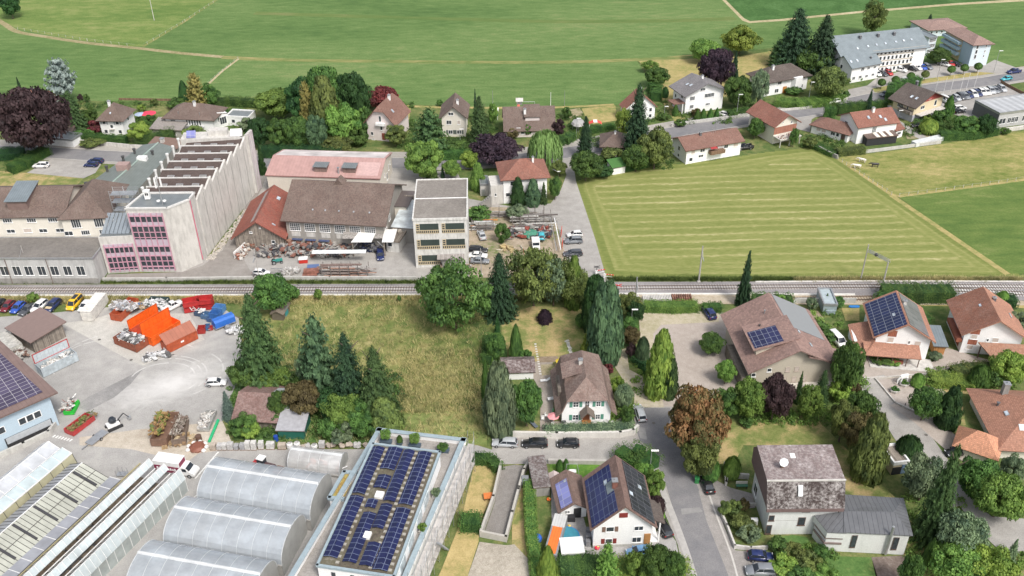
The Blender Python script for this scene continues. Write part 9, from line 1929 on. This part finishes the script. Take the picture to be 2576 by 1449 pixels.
def ps_(p,r,h,col,label):o=ro('parasol',p,0,label,'parasol');m_=MB();m_.tb((0,0,0),(0,0,h),.04,n=6);m_.bl('pole',SL,o);m_=MB();m_.lt([[(r*math.cos(i*.785),r*math.sin(i*.785),h-.35) for i in range(8)],[(.03*math.cos(i*.785),.03*math.sin(i*.785),h+.1) for i in range(8)]]);m_.bl('canopy',pl('parasol_'+label[:6],col,.7,var=.05),o)
ps_(Tp(0,0,1510,1200),2.4,2.4,(.75,.05,.10),'bright red parasol in the garden left of the long bungalow');ps_(Tp(0,0,1425,1205),1.9,2.3,(.35,.42,.55),'pale blue grey parasol beside the red one');ps_(Tp(2,2,415,1365),1.15,2.2,(.72,.30,.32),'pink round parasol on the villa terrace');ps_(Tp(2,2,478,800),.9,2.0,(.75,.55,.05),'yellow parasol behind the villa');
o=ro('closed_parasol',Tp(2,2,410,1300),0,'closed green parasol at the villa wall','parasol');m_=MB();m_.tb((0,0,.6),(0,0,2.3),.2,.03,8);m_.bl('cloth',pl('cloth_green',(.03,.28,.12),.7),o);m_=MB();m_.tb((0,0,0),(0,0,.6),.04,n=6);m_.bl('pole',SL,o)
def ch_(p,rz,col,label,group=None,name='garden_chair'):
 o=ro(name,p,rz,label,'chair',group);M_=pl('chair_'+str(int(col[0]*100)),col,.6);m_=MB();m_.box(-.28,.28,-.28,.28,.4,.46);m_.bl('seat',M_,o);m_=MB();m_.box(-.28,.28,.24,.3,.46,1.0);m_.bl('backrest',M_,o)
 for sx in(-1,1):
  for sy in(-1,1):m_=MB();m_.tb((sx*.24,sy*.24,0),(sx*.24,sy*.24,.4),.025,n=4);m_.bl('leg',M_,o)
for i,(x,y,l) in enumerate([(310,1330,'white garden chair left of the pink parasol'),(345,1300,'white garden chair behind the pink parasol'),(380,1335,'white garden chair under the pink parasol'),(405,1378,'white stool in front of the pink parasol'),(915,1370,'left white chair right of the villa porch'),(945,1372,'middle white chair right of the villa porch'),(1010,1385,'cream chair at the right corner of the villa')]):ch_(Tp(2,2,x,y),i*1.1,(.72,.72,.70),l)
o=ro('garden_table',Tp(2,2,390,1140),.2,'small white garden table on the villa terrace','table');m_=MB();m_.box(-.6,.6,-.45,.45,.7,.76);m_.bl('tabletop',TI,o)
for sx in(-.5,.5):
 for sy in(-.35,.35):m_=MB();m_.tb((sx,sy,0),(sx,sy,.7),.03,n=4);m_.bl('leg',SL,o)
o=ro('sun_lounger',Tp(2,2,330,940),.1,'white sun lounger behind the villa terrace','sun lounger');m_=MB();m_.sb([(-.9,-.35,.35),(.4,-.35,.35),(.4,.35,.35),(-.9,.35,.35)],.08);m_.bl('seat',TI,o);m_=MB();m_.sb([(.4,-.35,.35),(1.0,-.35,.8),(1.0,.35,.8),(.4,.35,.35)],.08);m_.bl('backrest',TI,o)
o=ro('sun_lounger',Tp(2,2,220,1385),-1.0,'dark grey lounger on the grass left of the villa','sun lounger');m_=MB();m_.box(-1,1,-.35,.35,.3,.4);m_.bl('seat',pl('lounger_grey',(.12,.14,.17)),o)
o=ro('barbecue',Tp(2,2,520,1375),0,'black barbecue at the left corner of the villa front','barbecue');m_=MB();m_.ball((0,0,.8),.45,8,5,.6);m_.bl('bowl',BUMP,o);m_=MB();[m_.tb((x_,y_,0),(x_*.6,y_*.6,.7),.03,n=4) for x_,y_ in((-.4,-.3),(.4,-.3),(0,.4))];m_.bl('stand',BUMP,o)
m_=MB();rg_=random.Random(2)
for i in range(13):p=Tp(2,2,235+i*4.2,565+i*25);m_.ob(p[:2],(1,.1),.22,.2,.01,.06)
o=m_.bl('stepping_stones',pl('step_stone',(.55,.53,.5)));tag(o,'line of stepping stones across the villa lawn','stepping stones');o['kind']='stuff'
m_=MB()
for i in range(16):p=Tp(2,2,550+i*3.6,530+i*10);m_.ob((p.x+rg_.uniform(-.2,.2),p.y),(1,rg_.uniform(-.3,.3)),.32,.22,.01,.1)
o=m_.bl('slab_path',pl('slab_stone',(.55,.54,.5),var=.3));tag(o,'broken slab path on the right half of the villa lawn','path');o['kind']='stuff'
py('vegetable_bed',T2(2,2,[(270,690),(460,685),(470,740),(280,750)]),SOIL,.02);py('vegetable_bed',T2(2,2,[(290,770),(430,765),(440,870),(300,880)]),gm('bed_mixed',[(.12,.15,.05),(.30,.26,.16),(.4,.35,.25)],.3,1.5,5),.02)
py('vegetable_bed',T2(2,0,[(550,1110),(680,1085),(730,1160),(580,1190)]),gm('bed_mixed',[(.12,.15,.05),(.30,.26,.16),(.4,.35,.25)],.3,1.5,5),.02);py('dry_garden',T2(2,0,[(700,1090),(1040,1060),(1060,1210),(820,1250),(740,1180)]),DRY,.015);py('vegetable_bed',T2(3,0,[(1350,1250),(1480,1290),(1700,1380),(1400,1400)]),gm('bed_mixed',[(.12,.15,.05),(.30,.26,.16),(.4,.35,.25)],.3,1.5,5),.02);py('dry_garden',T2(1,0,[(1400,1080),(1560,1080),(1540,1200),(1440,1260)]),DRY,.015);py('vegetable_bed',T2(3,2,[(240,220),(500,230),(560,300),(500,370),(420,330)]),SOIL,.02)
py('dry_garden',T2(2,0,[(1480,900),(1620,930),(1600,1050),(1760,1200),(1640,1230),(1500,1000)]),DRY,.015);py('lawn_patch',T2(3,2,[(740,200),(920,200),(920,330),(780,330)]),DRY,.015);py('path',T2(3,3,[(1040,1260),(1400,1240),(1500,1449),(1520,1560),(1110,1560)]),gm('slate_path',[(.13,.10,.085),(.2,.16,.14),(.3,.26,.23)],.3,1.6,6),.03)
o=ro('garden_pool',Tp(2,3,560,1110),0,'round blue pool with turquoise cover in the family yard','pool');m_=MB();m_.lt([[(2.0*math.cos(i*.39),2.0*math.sin(i*.39)+.6,z) for i in range(16)] for z in(0,.9)]);m_.bl('pool_wall',pl('pool_blue',(.02,.20,.50),.5),o);m_=MB();m_.lt([[(r*math.cos(i*.39),r*math.sin(i*.39)+.6,z) for i in range(16)] for r,z in((1.85,.92),(.3,1.02))]);m_.bl('cover',pl('pool_cover',(.05,.24,.32),.5),o)
for i,(x,y,c_,r_,l) in enumerate([(478,950,(.12,.08,.45),.55,'purple and blue paddling ring in the family yard'),(535,940,(.8,.6,.03),.28,'left yellow toy beside the purple ring'),(577,948,(.8,.6,.03),.25,'right yellow toy beside the purple ring'),(855,1175,(.65,.03,.06),.45,'red toy shell at the corner of the family house'),(780,975,(.6,.02,.05),.3,'red ball by the left wall of the family house'),(370,685,(.8,.15,.02),.4,'orange toy car behind the outbuilding')]):
 p=Tp(2,3,x,y);o=ro('toy',p,0,l,'toy');m_=MB();m_.ball((0,0,r_*.6),r_,8,5,.6);m_.bl('shell',pl('toy_%d'%i,c_,.4),o);m_=MB();m_.ball((r_*.3,0,r_*1.0),r_*.4,6,4);m_.bl('knob',pl('toyk_%d'%(i%2),[(.7,.5,.5),(.6,.6,.2)][i%2],.4),o)
o=ro('blue_sunshade',Tp(2,3,255,1110),0,'blue cloth shade leaning between the hedge and the orange roof','parasol');m_=MB();m_.ball((0,0,.9),.8,8,5,1.0);m_.bl('cloth',pl('cloth_blue',(.03,.12,.5),.6),o)
o=ro('garden_swing',Tp(2,3,600,415),0,'white swing frame with pale canopy behind the outbuilding','swing');m_=MB()
for sx in(-1.3,1.3):
 for sy in(-.8,.8):m_.tb((sx,sy,0),(sx*.7,0,2.2),.05,n=5)
m_.tb((-1,0,2.2),(1,0,2.2),.05,n=5);m_.bl('frame',SL,o);m_=MB();m_.box(-.8,.8,-.4,.4,.5,.6);m_.bl('seat',TI,o)
o=ro('playhouse',Tp(2,3,420,500),0,'small green and white playhouse beside the lichen roofed shed','playhouse');m_=MB();m_.box(-.7,.7,-.6,.6,0,1.3);m_.bl('wall',pl('play_green',(.03,.14,.07)),o);m_=MB();m_.sb([(-.9,-.8,1.3),(0,-.8,1.9),(0,.8,1.9),(-.9,.8,1.3)][::-1],-.05);m_.sb([(0,-.8,1.9),(.9,-.8,1.3),(.9,.8,1.3),(0,.8,1.9)],-.05);m_.bl('roof',pl('play_roof',(.6,.5,.48)),o)
o=ro('covered_furniture',Tp(2,3,590,890),0,'black covered garden furniture against the outbuilding wall','furniture');m_=MB();m_.box(-.9,.7,-.4,.5,0,1.0);m_.bl('cover',pl('cover_black',(.03,.03,.035),.5),o)
for i,y in enumerate((1000,1060,1120)):o=ro('waste_bin',Tp(2,3,765,y+20),0,['furthest','middle','nearest'][i]+' grey bin in the row at the left wall of the family house','bin','grey bins at the family house');m_=MB();m_.box(-.35,.35,-.4,.4,0,1.0);m_.bl('bin',pl('bin_grey',(.25,.25,.26)),o);m_=MB();m_.box(-.38,.38,-.43,.43,1.0,1.1);m_.bl('lid',pl('bin_lid',(.18,.18,.19)),o)
o=ro('waste_bin',Tp(2,3,1858,505),-.2,'green wheeled bin at the street corner under the maple','bin');m_=MB();m_.box(-.35,.35,-.4,.4,0,1.1);m_.bl('bin',pl('bin_green',(.03,.20,.06)),o);m_=MB();m_.box(-.4,.4,-.45,.45,1.1,1.2);m_.bl('lid',pl('bin_lid_green',(.05,.28,.09)),o)
o=ro('utility_box',Tp(2,3,132,520),0,'pale blue grey utility box beside the sunken ramp','utility box');m_=MB();m_.box(-.55,.55,-.4,.4,0,1.5);m_.bl('case',pl('utility_grey',(.36,.43,.45)),o);m_=MB();m_.box(-.6,.6,-.45,.45,1.5,1.6);m_.bl('cap',ME,o)
o=ro('picnic_bench',Tp(1,3,2345,670),.1,'orange wooden table with bench beside the ramp wall','table');m_=MB();m_.box(-.9,.7,-.7,.7,.65,.75);m_.bl('tabletop',pl('orange_wood',(.62,.19,.05)),o);m_=MB();m_.box(.1,.8,-.5,.1,.3,.5);m_.bl('seat',pl('seat_red',(.3,.06,.04)),o)
for x_ in(-.7,.5):m_=MB();m_.box(x_-.05,x_+.05,-.6,.6,0,.65);m_.bl('leg',WB,o)
o=ro('play_tower',Tp(1,0,2410,1200),0,'green and white play tower at the meadow edge','play tower');m_=MB();m_.box(-.8,.8,-.8,.8,1.4,3.2);m_.bl('cabin',pl('tower_green',(.03,.16,.07)),o);m_=MB();m_.sb([(-1,-1,3.2),(1,-1,3.2),(1,0,4),(-1,0,4)],.06);m_.sb([(-1,0,4),(1,0,4),(1,1,3.2),(-1,1,3.2)],.06);m_.bl('roof',TI,o);m_=MB();[m_.box(x_-.06,x_+.06,y_-.06,y_+.06,0,1.4) for x_ in(-.7,.7) for y_ in(-.7,.7)];m_.bl('posts',TI,o,kind='stuff')
o=ro('play_tower',Tp(2,0,75,1112),0,'grey roofed play tower with red slide and climbing frame behind the wide brown roof','play tower');m_=MB();m_.box(-.9,.9,-.8,.8,2.2,3.4);m_.bl('cabin',ME,o);m_=MB();m_.sb([(-1.2,-1,3.4),(1.2,-1,3.4),(1.2,0,4.4),(-1.2,0,4.4)],.06);m_.sb([(-1.2,0,4.4),(1.2,0,4.4),(1.2,1,3.4),(-1.2,1,3.4)],.06);m_.bl('roof',CW,o);m_=MB();m_.sb([(-.7,-2.6,.4),(.1,-2.6,.4),(.1,-.8,2.4),(-.7,-.8,2.4)],.08);m_.bl('slide',pl('slide_red',(.6,.1,.06)),o);m_=MB();m_.tb((.9,0,3),(5,0,3),.06,n=5);m_.tb((5,0,3),(5,-1,0),.05,n=5);m_.tb((5,0,3),(5,1,0),.05,n=5);m_.bl('swing_beam',SL,o)
o=ro('garden_tent',Tp(2,0,835,1290),0,'red and white party tent on the lawn behind the clipped hedge','tent');m_=MB();m_.sb([(-2,-1,1.8),(-.6,-1,2.4),(-.6,1,2.4),(-2,1,1.8)],.05);m_.sb([(.6,-1,2.4),(2,-1,1.8),(2,1,1.8),(.6,1,2.4)],.05);m_.bl('red_canopy',pl('tent_red',(.7,.08,.06)),o);m_=MB();m_.sb([(-.6,-1,2.4),(.6,-1,2.4),(.6,1,2.5),(-.6,1,2.5)],.05);m_.box(-1.9,-1.8,-1,-.9,0,1.8);m_.box(1.8,1.9,-1,-.9,0,1.8);m_.bl('white_canopy',TI,o)
o=ro('grey_pavilion',Tp(2,0,665,1310),0,'round grey garden pavilion roof left of the dark spruce','pavilion');m_=MB();m_.lt([[(r*math.cos(i*.785),1.2*r*math.sin(i*.785),z) for i in range(8)] for r,z in((2.3,2.2),(1.9,2.9),(.4,3.3))]);m_.bl('roof',pl('pav_grey',(.38,.37,.36)),o);m_=MB();[m_.tb((1.8*math.cos(a),1.8*math.sin(a),0),(1.8*math.cos(a),1.8*math.sin(a),2.3),.06,n=4) for a in(0,1.57,3.14,4.71)];m_.bl('posts',ME,o,kind='stuff')
o=ro('sun_sail',Tp(2,1,470,330),.6,'white square sun sail at the drive of the brown hipped house','sun sail');m_=MB();m_.sb([(-1.3,-1.3,2.4),(1.3,-1.3,2.1),(1.3,1.3,2.5),(-1.3,1.3,2.2)],.04);m_.bl('sail',TI,o);m_=MB();m_.tb((0,0,0),(0,0,2.3),.05,n=5);m_.bl('post',SL,o)
o=ro('pond_sculpture',Tp(3,2,1355,960),.3,'white arched horse sculpture over a planter at the garden lane','sculpture');m_=MB()
for x_,y_ in((-.8,-.2),(.7,-.3),(.8,.4),(-.5,.5)):m_.tb((x_,y_,0),(x_*.8,y_*.8,1.6),.14,.18,7)
m_.lt([[(x,-.32*k,1.6),(x,0,1.5),(x,.32*k,1.6),(x,.28*k,2.15),(x,-.28*k,2.15)] for x,k in((-1.0,.5),(-.7,1),(.6,1),(.9,.6))]);m_.tb((-.9,0,1.8),(-1.4,0,1.2),.22,.12,7);m_.tb((-1.4,0,1.2),(-1.5,-.1,.4),.16,.1,7);m_.bl('figure',pl('sculpture_white',(.78,.78,.77),.5),o)
for i,(x,y) in enumerate([(1275,1045),(1370,980)]):
 o=ro('planter',Tp(3,2,x,y),.4,['grey hexagonal planter left of the white sculpture','grey planter under the white sculpture'][i],'planter');m_=MB();m_.lt([[(r*math.cos(k*1.047),r*math.sin(k*1.047)*.8,z) for k in range(6)] for r,z in((.9,0),(1.1,.6))]);m_.bl('trough',CW,o);inst(PR['bush'][0],'plant',o,(0,0,.4),scale=(.9,.8,.8),mat=FOL['hedge'])
o=ro('pond',Tp(3,2,1640,1060),0,'small garden pond with white water lilies','pond');m_=MB();m_.face([(3.2*math.cos(k*.52),2.3*math.sin(k*.52),.06) for k in range(12)]);m_.bl('water',pl('pond_water',(.10,.12,.06),.15),o);m_=MB()
for k in range(90):a=rg_.random()*6.28;r=rg_.random()**.5;m_.ob((2.9*r*math.cos(a),2.0*r*math.sin(a)),(math.cos(a),math.sin(a)),.16,.14,.08,.11)
m_.bl('lilies',pl('lily',(.50,.50,.36)),o,kind='stuff')
o=ro('solar_garden_lamp',Tp(3,2,1375,1195),0,'small black post lamp beside the pond terrace','lamp');m_=MB();m_.tb((0,0,0),(0,0,.9),.07,n=6);m_.bl('post',BUMP,o)
o=ro('hot_tub',Tp(3,2,615,250),0,'round grey covered hot tub before the pool cabin','hot tub');m_=MB();m_.lt([[(1.5*math.cos(k*.52),.9*math.sin(k*.52),z) for k in range(12)] for z in(0,1.0)]);m_.bl('shell',pl('tub_grey',(.25,.31,.33)),o);m_=MB();m_.box(-1.3,1.3,-.2,.9,1.0,1.2);m_.bl('cover',TI,o)
o=ro('paddle_boat',Tp(3,2,865,195),0,'small blue sledge on the grass behind the solar chalet','sledge');m_=MB();m_.lt([[(x,-w_,.1),(x,w_,.1),(x,w_,.35),(x,-w_,.35)] for x,w_ in((-1.2,.1),(-.8,.35),(.8,.35),(1.2,.1))]);m_.bl('hull',pl('sledge_blue',(.03,.2,.55)),o)
o=ro('stone_sign',Tp(2,2,1545,1095),0,'brick gate pillar with white top at the courtyard entrance','pillar');m_=MB();m_.box(-.9,.9,-.4,.4,0,1.2);m_.bl('base',pl('brick_pillar',(.30,.14,.1)),o);m_=MB();m_.box(-.6,.6,-.3,.3,1.2,1.9);m_.bl('top',TI,o)
o=ro('wheelbarrow_table',Tp(2,3,2310,560),0,'green garden bench beside the concrete house wall','bench');m_=MB();m_.box(-1.0,1.0,-.3,.3,.5,.6);m_.bl('seat',pl('bench_green',(.05,.16,.10)),o);m_=MB();m_.box(-1.0,1.0,.3,.38,.6,1.2);m_.bl('backrest',pl('bench_cream',(.6,.57,.5)),o);m_=MB();m_.box(-.9,-.8,-.3,.3,0,.5);m_.box(.8,.9,-.3,.3,0,.5);m_.bl('legs',BUMP,o,kind='stuff')
o=ro('air_unit',Tp(2,3,2430,935),0,'white heat pump unit beside the shrub bed','heat pump');m_=MB();m_.box(-.55,.55,-.3,.3,.1,1.4);m_.bl('case',TI,o);m_=MB();m_.tb((0,-.31,.75),(0,-.34,.75),.38,n=12);m_.bl('fan',ME,o)
mk=MB()
for i in range(7):p=Tp(0,3,545+i*28,42+i*7);mk.ob(p[:2],(.5,1),.35,.16,.024,.03)
for i in range(9):p=Tp(0,3,2185-i*26,215+i*30);mk.ob(p[:2],(-.5,-1),.4,.14,.024,.03)
p=Tp(0,3,1940,670);mk.ob(p[:2],(.55,1),1.3,.1,.024,.03);q=p+Vector((.65,1.1,0));mk.ob(q[:2],(-.2,1),.3,.25,.024,.03)
mk.bl('road_marking',pl('marking_white',(.68,.68,.66),.7),kind='structure')
mk=MB();[mk.pm([(c_.x+.34*math.cos(k),c_.y+.34*math.sin(k)) for k in[i*.785 for i in range(8)]],.03,.035) for c_ in(Tp(0,2,1000,520),Tp(0,2,1320,725),Tp(2,2,1425,1360),Tp(3,3,1590,30),Tp(3,2,2170,740))]
mk.bl('manhole_covers',pl('manhole',(.12,.11,.10),.7),kind='structure')
def cow(p,rz,patch,label):
 r_=ro('cow',p,rz,label,'cow','cows on the pasture');m_=MB()
 prof=[(-1.15,.10,1.05,.12),(-1.05,.26,1.05,.30),(-.6,.33,1.0,.38),(0,.36,.96,.42),(.5,.32,1.0,.38),(.85,.2,1.15,.26),(1.15,.15,1.2,.2),(1.4,.15,1.1,.17),(1.7,.10,.92,.11),(1.8,.06,.88,.07)]
 m_.lt([[(x,w_*math.cos(k*.785),z+h_*math.sin(k*.785)) for k in range(8)] for x,w_,z,h_ in prof])
 for sx in(.62,-.85):
  for sy in(-.2,.2):m_.tb((sx,sy,.85),(sx+(.03 if sx>0 else-.06),sy,.42),.15,.07,6);m_.tb((sx+(.03 if sx>0 else-.06),sy,.44),(sx,sy,0),.07,.055,6)
 m_.tb((-1.15,0,1.2),(-1.25,0,.5),.04,.03,5);m_.tb((1.35,.1,1.3),(1.3,.3,1.3),.06,.02,4);m_.tb((1.35,-.1,1.3),(1.3,-.3,1.3),.06,.02,4)
 if patch not in MT:
  mm,t,pp=_new(patch);n=nz(t,cd(t,'Object'),1.1,2);r=ramp(t,n,{'cow_white':[(.0,(.7,.66,.6)),(.53,(.7,.66,.6)),(.56,(.04,.035,.03)),(1,(.04,.035,.03))],'cow_black':[(0,(.03,.03,.03)),(1,(.05,.045,.045))]}[patch]);t.links.new(r.outputs[0],pp.inputs['Base Color']);MT[patch]=mm
 m_.bl('body',MT[patch],r_,smooth=True)
cow(Tp(3,1,940,185),2.6,'cow_white','white and black cow, furthest of the three on the pasture');cow(Tp(3,1,890,245),2.9,'cow_white','white and dark cow, nearest the field fence');cow(Tp(3,1,1070,232),3.0,'cow_black','black cow, rightmost of the three on the pasture')
